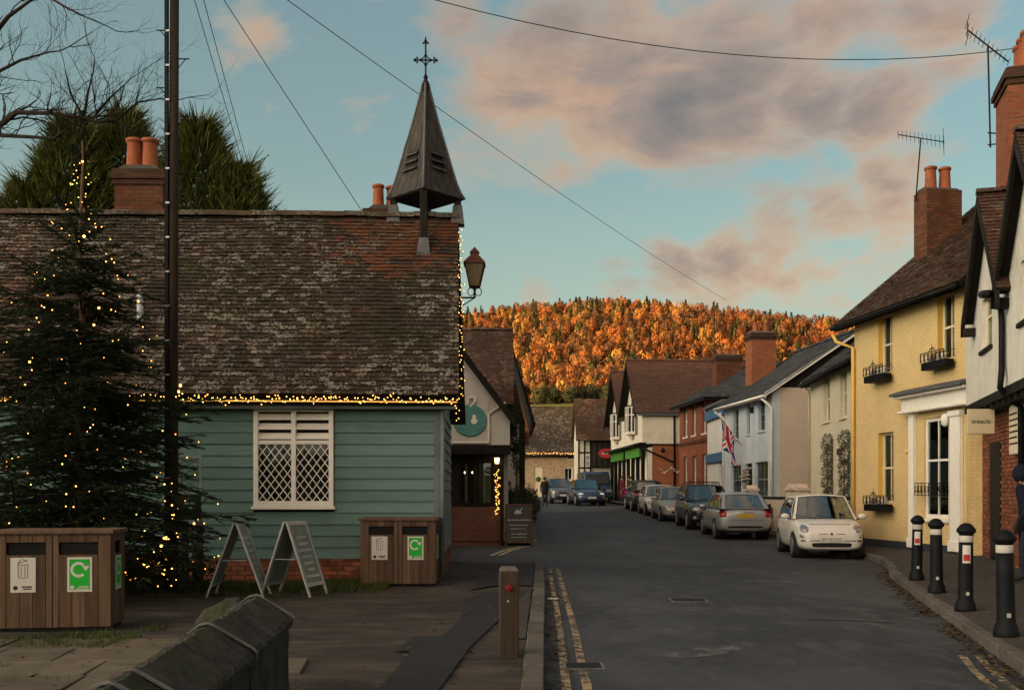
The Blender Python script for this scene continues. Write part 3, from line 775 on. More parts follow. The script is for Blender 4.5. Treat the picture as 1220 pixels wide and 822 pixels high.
WR = (hall.x(303), hall.x(398), hall.z(350, 603), hall.z(350, 485))
q = MB(); q.box(.05, HL - .05, .05, HD - .05, -.2, HE); q.build('wall_core', M['tarred'], hr)
PL = .42                                              # top of the brick plinth
q = MB(); q.box(0, HL, .0, .06, -.2, PL - .01); q.build('plinth', M['mortar'], hr)
q = MB(); q.box(HL - .06, HL, .0, HD, -.2, PL - .012); q.build('plinth', M['mortar'], hr)
bm = MB(); bm.box(-.105, .105, -.018, .03, -.031, .031); bme = bm.mesh('brick'); bme.materials.append(M['brick_loose'])
for k in range(6):
    x = 5.2 + (.11 if k % 2 else 0)
    while x < HL - .1:
        piece('brick', bme, hr, (x, -.0 + rnd.gauss(0, .002), .03 + .074 * k), (0, rnd.gauss(0, .008), 0)); x += .225
for k in range(6):
    y = .15
    while y < HD: piece('brick', bme, hr, (HL, y, .03 + .074 * k), (0, 0, R(90))); y += .225 * 2
# weatherboards
nb = 14; bh = (HE - PL) / nb
def board(parent, x0, x1, z, side=False):
    q = MB(); t = rnd.uniform(-.002, .002)
    prof = [(-.034 + t, -.012), (-.0, -.012), (.0, bh), (-.008 + t, bh)]
    if side: q.prism(prof, lambda p, w, s: (HL - p, s, z + w), x0, x1)
    else: q.prism(prof, lambda p, w, s: (s, p, z + w), x0, x1)
    return q.build('weatherboard', M['board_grey'] if side else M['board_green'], parent)
for k in range(nb):
    z = PL + k * bh
    segs = [(0, HL - .06)]
    if z + bh > WR[2] + .02 and z < WR[3] - .02: segs = [(0, WR[0] - .01), (WR[1] + .01, HL - .06)]
    for a, b in segs: board(hr, a, b, z)
    board(hr, .06, HD, z, True)
q = MB(); q.box(HL - .075, HL + .02, -.045, -.036 + .09, PL - .02, HE); q.build('corner_board', M['board_grey'], hr, bevel=.004)
# the lattice window
x0, x1, z0, z1 = WR
fw = .075
q = MB()
q.box(x0, x0 + fw, -.075, .03, z0, z1); q.box(x1 - fw, x1, -.075, .03, z0, z1)
q.box(x0 + fw, x1 - fw, -.073, .03, z1 - fw, z1 - .002); q.box(x0 + fw, x1 - fw, -.073, .03, z0, z0 + fw * 1.15)
w = q.build('window', M['white_paint'], hr, bevel=.006)
q = MB(); q.box(x0 - .03, x1 + .03, -.11, .0, z0 - .05, z0 - .002); q.build('sill', M['white_paint'], w, bevel=.006)
xm = (x0 + x1) / 2; zt = z0 + (z1 - z0) * .645
q = MB(); q.box(xm - .035, xm + .035, -.07, .028, z0 + fw, z1 - fw); q.build('mullion', M['white_paint'], w)
for a, b in ((x0 + fw, xm - .035), (xm + .035, x1 - fw)):
    q = MB(); q.box(a, b, -.066, .02, zt - .03, zt + .03); q.build('transom', M['white_paint'], w)
    hh = (z1 - fw - zt - .03) / 3
    for i in range(3):
        zc_ = zt + .03 + hh * (i + .45)
        q = MB(); q.hexa([(a, -.062, zc_ - .05), (b, -.062, zc_ - .05), (b, .02, zc_ + .035), (a, .02, zc_ + .035), (a, -.062, zc_ - .03), (b, -.062, zc_ - .03), (b, .02, zc_ + .055), (a, .02, zc_ + .055)])
        q.build('louvre_slat', M['white_paint'], w)
    za, zb = z0 + fw * 1.15, zt - .03
    q = MB(); q.box(a, b, -.02, -.014, za, zb); q.build('pane', M['glass_dull'], w)
    q = MB(); q.box(a, b, .03, .035, za, z1 - fw); q.build('dark_interior', M['dark_room'], w)
    # diamond lattice: each bar clipped to the sash
    W_, H_ = b - a, zb - za; nd = 4; st = W_ / nd * 1.0; sl = H_ / 5.2 / st
    for sgn in (1, -1):
        for i in range(-8, 14):
            c = i * st
            pts = []
            for xx in (0, W_):
                zz = (xx - c) * sl if sgn > 0 else (c - xx) * sl
                if 0 <= zz <= H_: pts.append((xx, zz))
            for zz in (0, H_):
                xx = c + zz / sl if sgn > 0 else c - zz / sl
                if 0 < xx < W_: pts.append((xx, zz))
            if len(pts) >= 2:
                pts.sort(); p, r2 = pts[0], pts[-1]
                if math.hypot(p[0] - r2[0], p[1] - r2[1]) > .04:
                    q = MB(); yy = -.033 if sgn > 0 else -.037
                    q.bar((a + p[0], yy, za + p[1]), (a + r2[0], yy, za + r2[1]), .012, .018, (0, 1, 0)); q.build('lattice_bar', M['white_paint'], w)
# roof
ym = HD / 2; sl_ = (HR - HE) / ym; ov = .26; ze = 3.0; sl_ = (HR - ze) / (ym + ov)
tile_roof(hr, (-.3, -ov, ze), (HL + .33, -ov, ze), (-.3, ym, HR), (HL + .25, ym, HR), M['hall_tile'], .1, .165, 300, lift=.034, jit=1.2, wob=.03, alt=(lambda p: .75 * smoothstep(1.5, .6, abs(p.x - HL + .9) + 1.5 * max(0, 5.7 - p.z) + .5 * noise.noise(p * 1.3)), M['tile_new']))
q = MB(); q.hexa([(-.3, ym, HR - .06), (HL + .25, ym, HR - .06), (HL + .33, HD + ov, ze - .06), (-.3, HD + ov, ze - .06), (-.3, ym, HR), (HL + .25, ym, HR), (HL + .33, HD + ov, ze), (-.3, HD + ov, ze)])
q.build('rear_slope', M['hall_tile'], hr)
M['ridge_clay'] = tilemat('ridge_clay', (.10, .062, .042), (.06, .045, .034), lichen=.5, moss=.75)
ridge_tiles(hr, (-.3, ym, HR + .03), (HL + .27, ym, HR + .03), M['ridge_clay'], .14, .42)
q = MB(); q.prism([(.02, HE), (HD - .02, HE), (ym, HR - .08)], lambda p, z, t: (t, p, z), HL - .2, HL - .01); q.build('gable_wall', M['board_grey'], hr)
q = MB(); q.box(-.3, HL + .3, -ov + .02, -ov + .05, ze - .20, ze - .065); q.build('fascia', M['board_grey'], hr)
q = MB(); q.box(-.3, HL + .3, -ov + .052, -.04, ze - .20, ze - .18); q.build('soffit', M['board_grey'], hr)
q = MB(); q.tube([(-.3, -ov - .04, ze - .07), (HL + .32, -ov - .04, ze - .10)], .05, 8); q.build('gutter', M['black_paint'], hr, smooth=True)
for sgn in (1,):
    q = MB(); q.bar((HL + .30, -ov, ze - .08), (HL + .24, ym, HR - .08), .03, .16); q.build('barge_board', M['tarred'], hr)
q = MB(); q.tube([(HL + .06, -.09, ze - .15), (HL + .06, -.09, .1)], .035, 8); q.build('downpipe', M['board_grey'], hr, smooth=True)
# chimneys behind the ridge
def hloc(px, py, d):
    p = P(px, py, d); v = p.xy - hall.O; return (v.dot(hall.u), v.dot(hall.n), p.z - hall.z0)
c_ = hloc(171, 207, 19.3)
chimney(hr, c_[0], c_[1], 5.6, c_[2], .92, .55, M['brick_dark'], ((-.17, 0), (.13, 0)), .62, .155)
c_ = hloc(455, 253, 19.9)
chimney(hr, c_[0], c_[1], 5.6, c_[2], .62, .5, M['brick_dark'], ((-.07, 0), (.19, .1)), .50, .115, corb=True)
vx_, vy_, vz_ = hloc(167, 392, 16.6)
q = MB(); q.tube([(vx_, vy_, vz_ - .2), (vx_, vy_, vz_ + .52)], .055, 10); q.lathe([(.07, .50), (.075, .53), (.02, .60)], 10, lambda x, y, z: (vx_ + x, vy_ + y, vz_ + z)); q.build('vent_pipe', M['grey_pipe'], hr, smooth=True)
# bell turret, one corner towards the street
tx, ty, tz = hloc(507, 237, 18.55)
ty = ym
tprof = [(0, .73), (.10, .665), (.28, .585), (.55, .50), (.95, .385), (1.45, .235), (2.02, .085), (2.16, .06)]
q = MB(); q.prism([(-.05, -.05), (.05, -.05), (.05, .05), (-.05, .05)], lambda a, b, t: (tx + a, ty + b, t), tz - .1, tz + 2.1)
turret = q.build('bell_turret', M['tarred'], hr)
for k in range(4):
    a0, a1 = R(-90 + 90 * k), R(90 * k)
    c0, s0, c1, s1 = math.cos(a0), math.sin(a0), math.cos(a1), math.sin(a1)
    # courses of shingle boards
    for i in range(len(tprof) - 1):
        (za, ra), (zb, rb) = tprof[i], tprof[i + 1]
        nbrd = 5 if ra > .3 else (4 if ra > .15 else 2)
        q = MB()
        for j in range(nbrd):
            u0, u1 = j / nbrd + .006, (j + 1) / nbrd - .006
            if i in (2, 3) and nbrd == 5 and j in (1, 2) and k in (0, 3) and False: continue
            o_ = 1.0 + rnd.uniform(0, .012)
            f = lambda u, r, z: (tx + lerp(c0, c1, u) * r * o_, ty + lerp(s0, s1, u) * r * o_, tz + z)
            g = lambda u, r, z: (tx + lerp(c0, c1, u) * (r - .03), ty + lerp(s0, s1, u) * (r - .03), tz + z)
            q.hexa([g(u0, ra, za), g(u1, ra, za), f(u1, ra, za), f(u0, ra, za), g(u0, rb, zb), g(u1, rb, zb), f(u1, rb, zb), f(u0, rb, zb)])
        q.build('shingle_course', M['shingle_grey'], turret)
    # hip roll
    q = MB(); q.tube([(tx + c0 * r * 1.005, ty + s0 * r * 1.005, tz + z) for z, r in tprof], [.024] * 7 + [.02], 6); q.build('hip_roll', M['lead'], turret, smooth=True)
    # louvre opening with two slats
    f = lambda u, z, o: (tx + lerp(c0, c1, u) * (plerp(tprof, z) + o), ty + lerp(s0, s1, u) * (plerp(tprof, z) + o), tz + z)
    ua, ub = (.28, .70)
    q = MB(); q.hexa([f(ua, .50, .0), f(ub, .50, .0), f(ub, .50, .022), f(ua, .50, .022), f(ua, .82, .0), f(ub, .82, .0), f(ub, .82, .022), f(ua, .82, .022)]); q.build('louvre_opening', M['black_paint'], turret)
    for zz in (.50, .645, .79):
        q = MB(); q.hexa([f(ua - .03, zz, .0), f(ub + .03, zz, .0), f(ub + .03, zz - .05, .075), f(ua - .03, zz - .05, .075), f(ua - .03, zz + .03, .0), f(ub + .03, zz + .03, .0), f(ub + .03, zz - .02, .075), f(ua - .03, zz - .02, .075)]); q.build('louvre_slat', M['shingle_grey'], turret)
    # corner post down to the roof
    r_ = .60; x_, y_ = tx + c0 * r_, ty + s0 * r_
    zr_ = HR - abs(y_ - ym) * sl_
    q = MB(); q.prism([(-.065, -.065), (.065, -.065), (.065, .065), (-.065, .065)], lambda a, b, t: (x_ + a, y_ + b, t), zr_ - .12, tz + .06); q.build('post', M['tarred'], turret, bevel=.01)
    q = MB(); q.prism([(-.085, -.085), (.085, -.085), (.085, .085), (-.085, .085)], lambda a, b, t: (x_ + a * (1.5 if t < zr_ else 1), y_ + b * (1.5 if t < zr_ else 1), t), zr_ - .14, zr_ + .22); q.build('lead_flashing', M['lead'], turret)
q = MB(); q.prism([(0, -.7), (.7, 0), (0, .7), (-.7, 0)], lambda a, b, t: (tx + a, ty + b, t), tz - .02, tz + .03); q.build('turret_floor', M['tarred'], turret)
q = MB(); q.lathe([(.17, 0), (.16, .03), (.11, .1), (.09, .2), (.05, .25), (.02, .27), (.02, .36)], 14, lambda x, y, z: (tx + x, ty + y, tz - .36 + z)); q.build('bell', M['iron'], turret, smooth=True)
# wrought-iron finial
zf = tz + 2.14
q = MB(); q.lathe([(.07, 0), (.06, .06), (.03, .10), (.045, .15), (.02, .2)], 10, lambda x, y, z: (tx + x, ty + y, zf + z))
q.tube([(tx, ty, zf + .15), (tx, ty, zf + .85)], .016, 6)
zc_ = zf + .47
q.tube([(tx - .20, ty, zc_), (tx + .20, ty, zc_)], .014, 6)
for (a, b) in (((-.13, 0), (0, .13)), ((0, .13), (.13, 0)), ((.13, 0), (0, -.13)), ((0, -.13), (-.13, 0))):
    pts = []
    for i in range(7):
        t = i / 6; vx, vz = lerp(a[0], b[0], t), lerp(a[1], b[1], t); k = 1 - .35 * math.sin(math.pi * t)
        pts.append((tx + vx * k, ty, zc_ + vz * k))
    q.tube(pts, .011, 5)
for (dx, dz) in ((-.2, 0), (.2, 0), (0, .40)):
    q.sphere((tx + dx, ty, zc_ + dz * .9), .032, 6, 4)
    for s_ in (-1, 1):
        vx, vz = (dx * .8, s_ * .04) if dx else (s_ * .04, dz * .8)
        q.sphere((tx + vx, ty, zc_ + vz), .022, 6, 4)
q.tube([(tx, ty, zf + .8), (tx, ty, zf + .92)], [.03, .003], 6)
q.build('finial_cross', M['iron'], turret)

# lantern on its bracket at the gable
lx, ly, lz = P(565.5, 349, 18.4)
lan = thing('gable_lantern', 'old iron street lantern with red-brown hood on the bracket beside hall gable', 'lantern', (lx, ly, lz))
lm = M['rust_red'] = mat('red_brown_metal', (.10, .035, .025), (.06, .025, .02), 9, .5, .1, dirt=.3)
q = MB()
for k in range(4):
    a = R(45 + 90 * k); q.bar((math.cos(a) * .13, math.sin(a) * .13, .12), (math.cos(a) * .25, math.sin(a) * .25, .52), .018)
q.lathe([(.14, .10), (.15, .12)], 4, lambda x, y, z: (.7071 * (x - y), .7071 * (x + y), z)); q.build('frame', lm, lan)
M['lantern_glass'] = mat('lantern_glass', (.19, .16, .10), (.13, .11, .07), 6, .2, 0, dirt=.4)
q = MB(); q.lathe([(.125, .125), (.24, .515)], 4, lambda x, y, z: (.7071 * (x - y), .7071 * (x + y), z)); q.build('glazing', M['lantern_glass'], lan)
q = MB(); q.lathe([(.29, .515), (.27, .55), (.12, .68), (.10, .70), (.10, .73), (.13, .74), (.03, .83), (.0, .86)], 4, lambda x, y, z: (.7071 * (x - y), .7071 * (x + y), z)); q.build('hood', lm, lan, bevel=.005)
q = MB(); q.tube([(0, 0, .12), (0, 0, -.10)], .02, 6)
for s_ in (-1, 1): q.tube([(s_ * .07 + .06 * math.cos(R(t)), 0, .02 + .075 * math.sin(R(t))) for t in range(0, 361, 40)], .009, 5)
q.tube([(0, 0, -.09), (-.30, .0, -.09), (-.62, .0, -.06)], .018, 6); q.tube([(0, 0, -.09), (-.2, 0, -.22), (-.55, 0, -.5)], .012, 6); q.build('bracket', M['iron'], lan)

# strings of warm lights
def string_lights(name, label, path, n, jit, r=.010, m=None, group='strings of warm fairy lights', wire=True, clump=0, glow_tube=None):
    root = thing(name, label, 'fairy lights', path[0], 0, group); o0 = Vector(path[0])
    pts = [Vector(p) - o0 for p in path]; L = [0]
    for a, b in zip(pts, pts[1:]): L.append(L[-1] + (b - a).length)
    def at(s):
        for i in range(len(pts) - 1):
            if s <= L[i+1]: return pts[i].lerp(pts[i+1], (s - L[i]) / (L[i+1] - L[i]))
        return pts[-1]
    q = MB(); w = MB(); prev = None
    for i in range(n):
        s = L[-1] * (i + rnd.random() * .9) / n
        c = at(s) + Vector([rnd.gauss(0, j) for j in jit]); q.sphere(c, r * rnd.uniform(.75, 1.3), 5, 4)
        if prev is not None: w.tube([prev, (prev + c) / 2 + Vector((0, 0, -.006)), c], .003, 3, False)
        prev = c
    if glow_tube: rq = MB(); rq.tube([p + Vector((0, glow_tube[0] - .045, -.028)) for p in pts], glow_tube[1], 6); rq.build('rope_light', M['glow_tube'], root)
    q.build('bulbs', m or M['bulb'], root, kind='stuff'); w.build('cable', M['wire'], root)
    return root
def hw(x, y, z):
    p = hall.O + hall.u * x + hall.n * y; return (p.x, p.y, z + hall.z0)
string_lights('eaves_lights', 'warm fairy lights strung thickly along the eaves of green hall', [hw(-.2, -ov - .10, ze - .04), hw(HL * .5, -ov - .10, ze - .055), hw(HL + .3, -ov - .11, ze - .075)], 430, (.01, .012, .036), .008, glow_tube=(.05, .011))
string_lights('verge_lights', 'warm fairy lights climbing the right-hand roof edge of green hall', [hw(HL + .27, -ov - .05, ze - .42), hw(HL + .34, -ov - .04, ze - .05)] + [hw(lerp(HL + .36, HL + .28, t), lerp(-ov, ym, t), lerp(ze, HR, t) + .05) for t in (0, .25, .5, .75, .92)], 84, (.03, .02, .02), .0065)
# ------------------------------------------------------------------ houses on the right of the street
M['yellow_brick'] = brickmat('yellow_painted_brick', (.73, .535, .26), (.71, .515, .245), (.66, .475, .215), bump=.4, rough=.6, stain=.22)
M['yellow_reveal'] = mat('yellow_reveal', (.78, .49, .11), (.72, .44, .10), 4, .6, .1, dirt=.1)
M['cream_wall'] = brickmat('cream_painted_brick', (.72, .65, .47), (.68, .61, .44), (.60, .53, .38), bump=.3, rough=.6, stain=.2)
M['pink_wall'] = brickmat('pinkish_painted_brick', (.66, .53, .41), (.63, .50, .385), (.57, .45, .345), bump=.3, rough=.6, stain=.2)
M['blue_wall'] = mat('pale_blue_render', (.50, .545, .575), (.455, .50, .53), 2, .7, .2, .004, dirt=.25, dirtc=(.2, .2, .2))
M['roughcast'] = mat('white_roughcast', (.68, .65, .57), (.58, .55, .48), 3, .85, .9, .01, vary=0, dirt=.3, dirtc=(.25, .22, .17), bs=40)
M['plinth_dark'] = mat('dark_plinth', (.035, .045, .055), (.025, .03, .038), 5, .6, .2, dirt=.3)
M['grey_door'] = mat('grey_door', (.10, .12, .135), (.08, .095, .105), 5, .5, .1, dirt=.1)
M['grey_sash'] = mat('grey_sash_paint', (.17, .20, .22), (.14, .165, .18), 5, .5, .1, dirt=.1)
M['terracotta_plant'] = mat('winter_bedding', (.42, .38, .30), (.07, .08, .04), 60, .9, .5, .01, dirt=0)

def hloc2(H, px, py, d):
    p = P(px, py, d); v = p.xy - H.O; return (v.dot(H.u), v.dot(H.n), p.z - H.z0)

# ---- yellow painted brick house with a shopfront
Y = House('yellow_house', 'yellow painted brick house with iron window boxes and white shopfront', 'house', (8.99, 26.0), (9.75, 20.8), .18, 7.8)
yr = Y.root; EV = Y.z(1018, 377) + .12
w_u1, w_u2 = Y.rect(1046, 1063, 374, 446), Y.rect(1116.5, 1137, 347, 430)
w_u2 = (w_u2[0], w_u2[1], w_u1[2], w_u1[3])
w_l = Y.rect(1046, 1064.5, 515, 600)
shop = (Y.x(1101), Y.x(1130.5), Y.z(1115, 618), Y.z(1115, 497))
door = (Y.x(1151.5), Y.x(1160), .05, Y.z(1156, 516))
wall(yr, 0, Y.L, -.25, EV, [w_u1, w_u2, w_l, shop, door], M['yellow_brick'])
shell(yr, Y.L, 7.8, EV, M['yellow_brick'])
for r_ in (w_u1, w_u2, w_l):
    q = MB(); q.box(r_[0] - .002, r_[0] + .012, .003, .2, r_[2], r_[3]); q.build('reveal', M['yellow_reveal'], yr)
    window(yr, (r_[0] + .013, r_[1], r_[2], r_[3]), .13, M['cream_paint'], (1, 1), .5, .065, True, [(0, .3), (.72, 1)], M['yellow_reveal'], nets=.47)
window(yr, shop, .04, M['white_paint'], (1, 1), .58, .085, True, [(0.02, .22), (.52, .66)])
q = MB(); q.box(door[0] + .06, door[1] - .06, .1, .15, door[2], door[3] - .35); dr = q.build('door', M['grey_door'], yr, bevel=.006)
q = MB(); q.box(door[0] + .14, door[1] - .14, .085, .10, door[2] + .25, door[2] + .85); q.build('panel', M['grey_door'], dr, bevel=.01)
q = MB(); q.sphere((door[0] + .12, .07, 1.05), .03); q.build('door_knob', M['iron'], dr)
q = MB(); q.box(door[0], door[0] + .06, .03, .16, door[2], door[3]); q.box(door[1] - .06, door[1], .03, .16, door[2], door[3]); q.box(door[0] + .06, door[1] - .06, .032, .158, door[3] - .35, door[3] - .27); q.build('door_frame', M['white_paint'], yr)
q = MB(); q.box(door[0] + .06, door[1] - .06, .1, .106, door[3] - .27, door[3]); q.build('fanlight', M['glass'], yr)
# pilasters, entablature
for a, b in ((1086.5, 1092.5), (1136, 1148)):
    x0, x1 = Y.x(a), Y.x(b); zt = Y.z((a + b) / 2, 489)
    q = MB(); q.box(x0, x1, -.10, -.002, .05, zt); q.box(x0 - .03, x1 + .03, -.13, -.003, .05, .28); q.box(x0 - .035, x1 + .035, -.135, -.003, zt - .12, zt); q.build('pilaster', M['white_paint'], yr, bevel=.008)
xa, xb = Y.x(1081), Y.L - .0; zc0, zc1 = Y.z(1115, 486), Y.z(1115, 462)
q = MB(); q.box(xa, xb, -.16, -.004, zc0, zc1 - .1); q.build('shop_fascia', M['white_paint'], yr, bevel=.008)
q = MB(); q.box(xa - .06, xb, -.24, -.006, zc0 - .05, zc0 + .012); q.box(xa - .10, xb, -.30, -.005, zc1 - .15, zc1 - .09); q.build('cornice', M['white_paint'], yr, bevel=.012)
q = MB(); q.hexa([(xa - .16, -.38, zc1 - .088), (xb, -.38, zc1 - .088), (xb, 0, zc1 - .088), (xa - .16, 0, zc1 - .088), (xa - .16, -.38, zc1 - .03), (xb, -.38, zc1 - .03), (xb, -.004, zc1 + .09), (xa - .16, -.004, zc1 + .09)]); q.build('lead_hood', M['lead'], yr)
q = MB(); q.box(0, Y.x(1086), -.03, -.002, -.2, .16); q.box(Y.x(1093), Y.x(1135.5), -.03, -.002, -.2, .16); q.build('plinth', M['plinth_dark'], yr)
q = MB(); q.tube([(Y.x(1083.5), -.03, zc0 - .4), (Y.x(1083.5), -.03, .2)], .02, 6); q.sphere((Y.x(1083.5), -.05, Y.z(1083, 538)), .06); q.build('conduit', M['yellow_reveal'], yr)
# lamp on the pilaster
q = MB(); q.lathe([(.03, 0), (.08, .05), (.09, .22), (.04, .28)], 8, lambda x, y, z: (Y.x(1133) + x, -.14 + y, Y.z(1133, 508) + z)); q.build('wall_lamp', M['white_paint'], yr, smooth=True)
# window boxes
def window_box(r, h, label):
    x0, x1, z = r[0] - .16, r[1] + .10, r[2]
    bx_ = MB(); bx_.box(x0, x1, -.30, -.07, z - .18, z - .01); b = bx_.build('window_box', M['black_paint'], yr, bevel=.01)
    q = MB()
    for yy in (-.31, -.065):
        q.bar((x0, yy, z + .20), (x1, yy, z + .20), .016)
    n = 6
    for i in range(n + 1):
        xx = lerp(x0, x1, i / n); q.bar((xx, -.31, z - .02), (xx, -.31, z + .20), .014)
        if i < n:
            c = lerp(x0, x1, (i + .5) / n); w_ = (x1 - x0) / n
            q.tube([(c + w_ * .42 * math.cos(R(t)), -.312, z + .09 + .085 * math.sin(R(t))) for t in range(0, 361, 45)], .008, 4)
    xm_ = (x0 + x1) / 2
    q.tube([(xm_ - .12, -.31, z + .2), (xm_ - .05, -.31, z + .28), (xm_, -.31, z + .24), (xm_ + .05, -.31, z + .28), (xm_ + .12, -.31, z + .2)], .012, 4)
    q.tube([(xm_, -.31, z + .2), (xm_, -.31, z + .36)], [.014, .006], 4)
    q.build('scroll_rail', M['iron'], b)
    q = MB()
    for i in range(46):
        c = Vector((rnd.uniform(x0 + .04, x1 - .04), rnd.uniform(-.27, -.1), z + rnd.uniform(-.02, .13))); s_ = rnd.uniform(.02, .05)
        q.obox(c, Vector((rnd.gauss(0, 1), rnd.gauss(0, 1), rnd.gauss(0, 1))).normalized() * s_, Vector((rnd.gauss(0, 1), rnd.gauss(0, 1), rnd.gauss(0, 1))).normalized() * s_, Vector((0, 0, .004)))
    q.build('bedding_plants', M['terracotta_plant'], b, kind='stuff')
    for i, cx_ in enumerate((.18, .4, .62, .83)):
        q = MB(); q.lathe([(.045, 0), (.06, .1), (.055, .105)], 8, lambda x, y, z: (lerp(x0, x1, cx_) + x, -.2 + y, z_ + z)) if False else q.lathe([(.045, 0), (.06, .13), (.055, .135)], 8, lambda x, y, z, c=lerp(x0, x1, cx_): (c + x, -.22 + y, r[2] - .0 + z))
        q.build('plant_pot', M['white_paint'] if i != 1 else M['pot'], b)
for r_ in (w_u1, w_u2, w_l): window_box(r_, .2, '')
x0, x1 = shop[0] - .12, shop[1] + .02; zb = Y.z(1115, 590)
q = MB()
for z_ in (zb, zb + .28): q.bar((x0, -.16, z_), (x1, -.16, z_), .016)
for i in range(9):
    xx = lerp(x0, x1, i / 8); q.bar((xx, -.16, zb), (xx, -.16, zb + .28), .012)
    if i < 8: q.tube([(lerp(x0, x1, (i + .5) / 8) + .05 * math.cos(R(t)), -.162, zb + .14 + .08 * math.sin(R(t))) for t in range(0, 361, 45)], .007, 4)
for xx in (x0, x1): q.bar((xx, -.16, zb + .1), (xx, .02, zb + .1), .016)
q.build('balconette_rail', M['iron'], yr)
gable_roof(yr, Y.L, 7.8, EV, EV + 3.2, M['clay_dark'], .38, (.45, 0), .1, .165, 0, gut=M['black_paint'])
cxl = hloc2(Y, 1113, 232, 26.2)
chimney(yr, .28, cxl[1], EV - .1, cxl[2], .62, .98, M['brick_dark'], ((0, -.2), (0, .2)), .62, .15, corb=False)
pipe(yr, [(-.38, -.42, EV - .55), (-.30, -.36, EV - .75), (.05, -.07, EV - .95), (.05, -.07, .1)], .045, M['yellow_reveal'])
# tv aerial on its chimney
ap = P(1097, 165, 26.0)
def aerial(name, label, base, top, boomdir, n, L, el=.22, tilt=0.):
    root = thing(name, label, 'aerial', base); b = Vector(base); t = Vector(top) - b
    q = MB(); q.tube([(0, 0, 0), t], .018, 6); q.build('mast', M['iron'], root)
    d = Vector(boomdir).normalized(); s_ = d.cross(Vector((0, 0, 1))).normalized()
    q = MB(); q.bar(t - d * L * .5, t + d * L * .5, .022); q.build('boom', M['iron'], root)
    q = MB(); uu = s_ * math.cos(tilt) + Vector((0, 0, 1)) * math.sin(tilt)
    for i in range(n):
        c = t + d * L * (i / (n - 1) - .5); e = el * lerp(1.2, .75, i / (n - 1)); q.tube([c - uu * e, c + uu * e], .006, 4)
    q.build('elements', M['iron'], root)
    q = MB(); c = t - d * L * .5
    for sgn in (-1, 1):
        q.tube([c - uu * el * 1.5 + Vector((0, 0, .16 * sgn)), c + uu * el * 1.5 + Vector((0, 0, .16 * sgn))], .006, 4)
    q.tube([c - Vector((0, 0, .18)), c + Vector((0, 0, .18))], .008, 4); q.build('reflector', M['iron'], root)
    return root
pb = P(1091, 240, 26.1)
aerial('tv_aerial', 'rooftop aerial on the chimney of yellow house', pb, ap, (-.9, .25, .25), 12, 1.15, .17, R(70))

# ---- white roughcast building with twin gables over a brick ground floor
G = House('twin_gabled_building', 'white roughcast building with two steep gables above red brick ground floor', 'house', (9.42, 20.55), (6.9, 11.6), .16, 6.5)
gr = G.root; J = G.z(1152, 484) ; GE = G.z(1146, 366, -.22) - .05; GA = G.z(1168, 224, -.22)
g0 = G.x(1145, -.22) + .22; g1 = G.x(1184, -.22); gx = [g0, g1, 2 * g1 - g0 + .15]
w1 = G.rect(1171, 1182, 336, 414); w2 = (gx[1] + .9, gx[1] + 1.75, w1[2], w1[3])
w1 = (w1[0] - .1, w1[1], w1[2], w1[3])
upper = wall(gr, 0, G.L, J, GE, [w1, w2], M['roughcast'], name='upper_wall')
for w_ in (w1, w2): window(gr, w_, .08, M['cream_paint'], (1, 1), .5, .07, True, [(0, 1)], M['tarred'])
q = MB(); q.box(0, .25, .35, 6.5, -.2, GE); q.build('side_wall', M['roughcast'], gr)
q = MB(); q.box(.0, G.L, .25, .31, J - .06, J + .02); q.box(0, G.L, -.03, .25, J - .16, J - .002); q.build('jetty_beam', M['tarred'], gr)
q = MB()
for i in range(20): q.box(i * .5 + .1, i * .5 + .2, .0, .3, J - .27, J - .162)
q.build('joist_ends', M['tarred'], gr, kind='stuff')
# ground floor bricks
q = MB(); q.box(0, G.L, .36, .5, -.2, J - .05); q.build('ground_floor_wall', M['mortar'], gr)
bx0 = G.x(1163, .34)
door2 = (G.x(1180, .34), G.x(1192, .34))
cnt = 0; rest = MB(); order = []
zb_ = .04
row = 0
while zb_ < J - .1:
    x = bx0 + (.112 if row % 2 else 0)
    while x < G.x(1225, .34):
        if not (door2[0] - .08 < x < door2[1] + .1 and zb_ < 2.35): order.append((x, zb_))
        x += .225
    zb_ += .075; row += 1
step = max(1, len(order) // 300)
bb = MB(); bb.box(-.105, .105, .33, .37, -.032, .032); bbm = bb.mesh('brick'); bbm.materials.append(M['brick_loose'])
for i, (x, z_) in enumerate(order):
    if cnt < 300 and z_ < 2.6:
        piece('brick', bbm, gr, (x, rnd.gauss(0, .002), z_)); cnt += 1
    else: rest.box(x - .105, x + .105, .33, .37, z_ - .032, z_ + .032)
rest.build('upper_bricks', M['brick_loose'], gr, kind='stuff')
q = MB(); q.box(door2[0], door2[1], .33, .38, .0, 2.3); q.build('door', M['black_paint'], gr)
q = MB(); q.box(-.12, bx0 - .15, .1, .35, -.1, J - .3); q.build('yellow_return', M['yellow_brick'], gr)
# noticeboard stone and plaque
pl = G.rect(1208, 1219, 482, 541, .30); q = MB(); q.box(pl[0], pl[1] + .1, .22, .3, pl[2], pl[3]); plq = q.build('wall_plaque', M['cream_paint'], gr, bevel=.01)
q = MB()
for i in range(6): q.box(pl[0] + .06, pl[1] - .02 - .04 * (i % 2), .214, .219, lerp(pl[2], pl[3], .2 + i * .12), lerp(pl[2], pl[3], .2 + i * .12) + .03)
q.build('faded_lines', M['tarred'], plq)
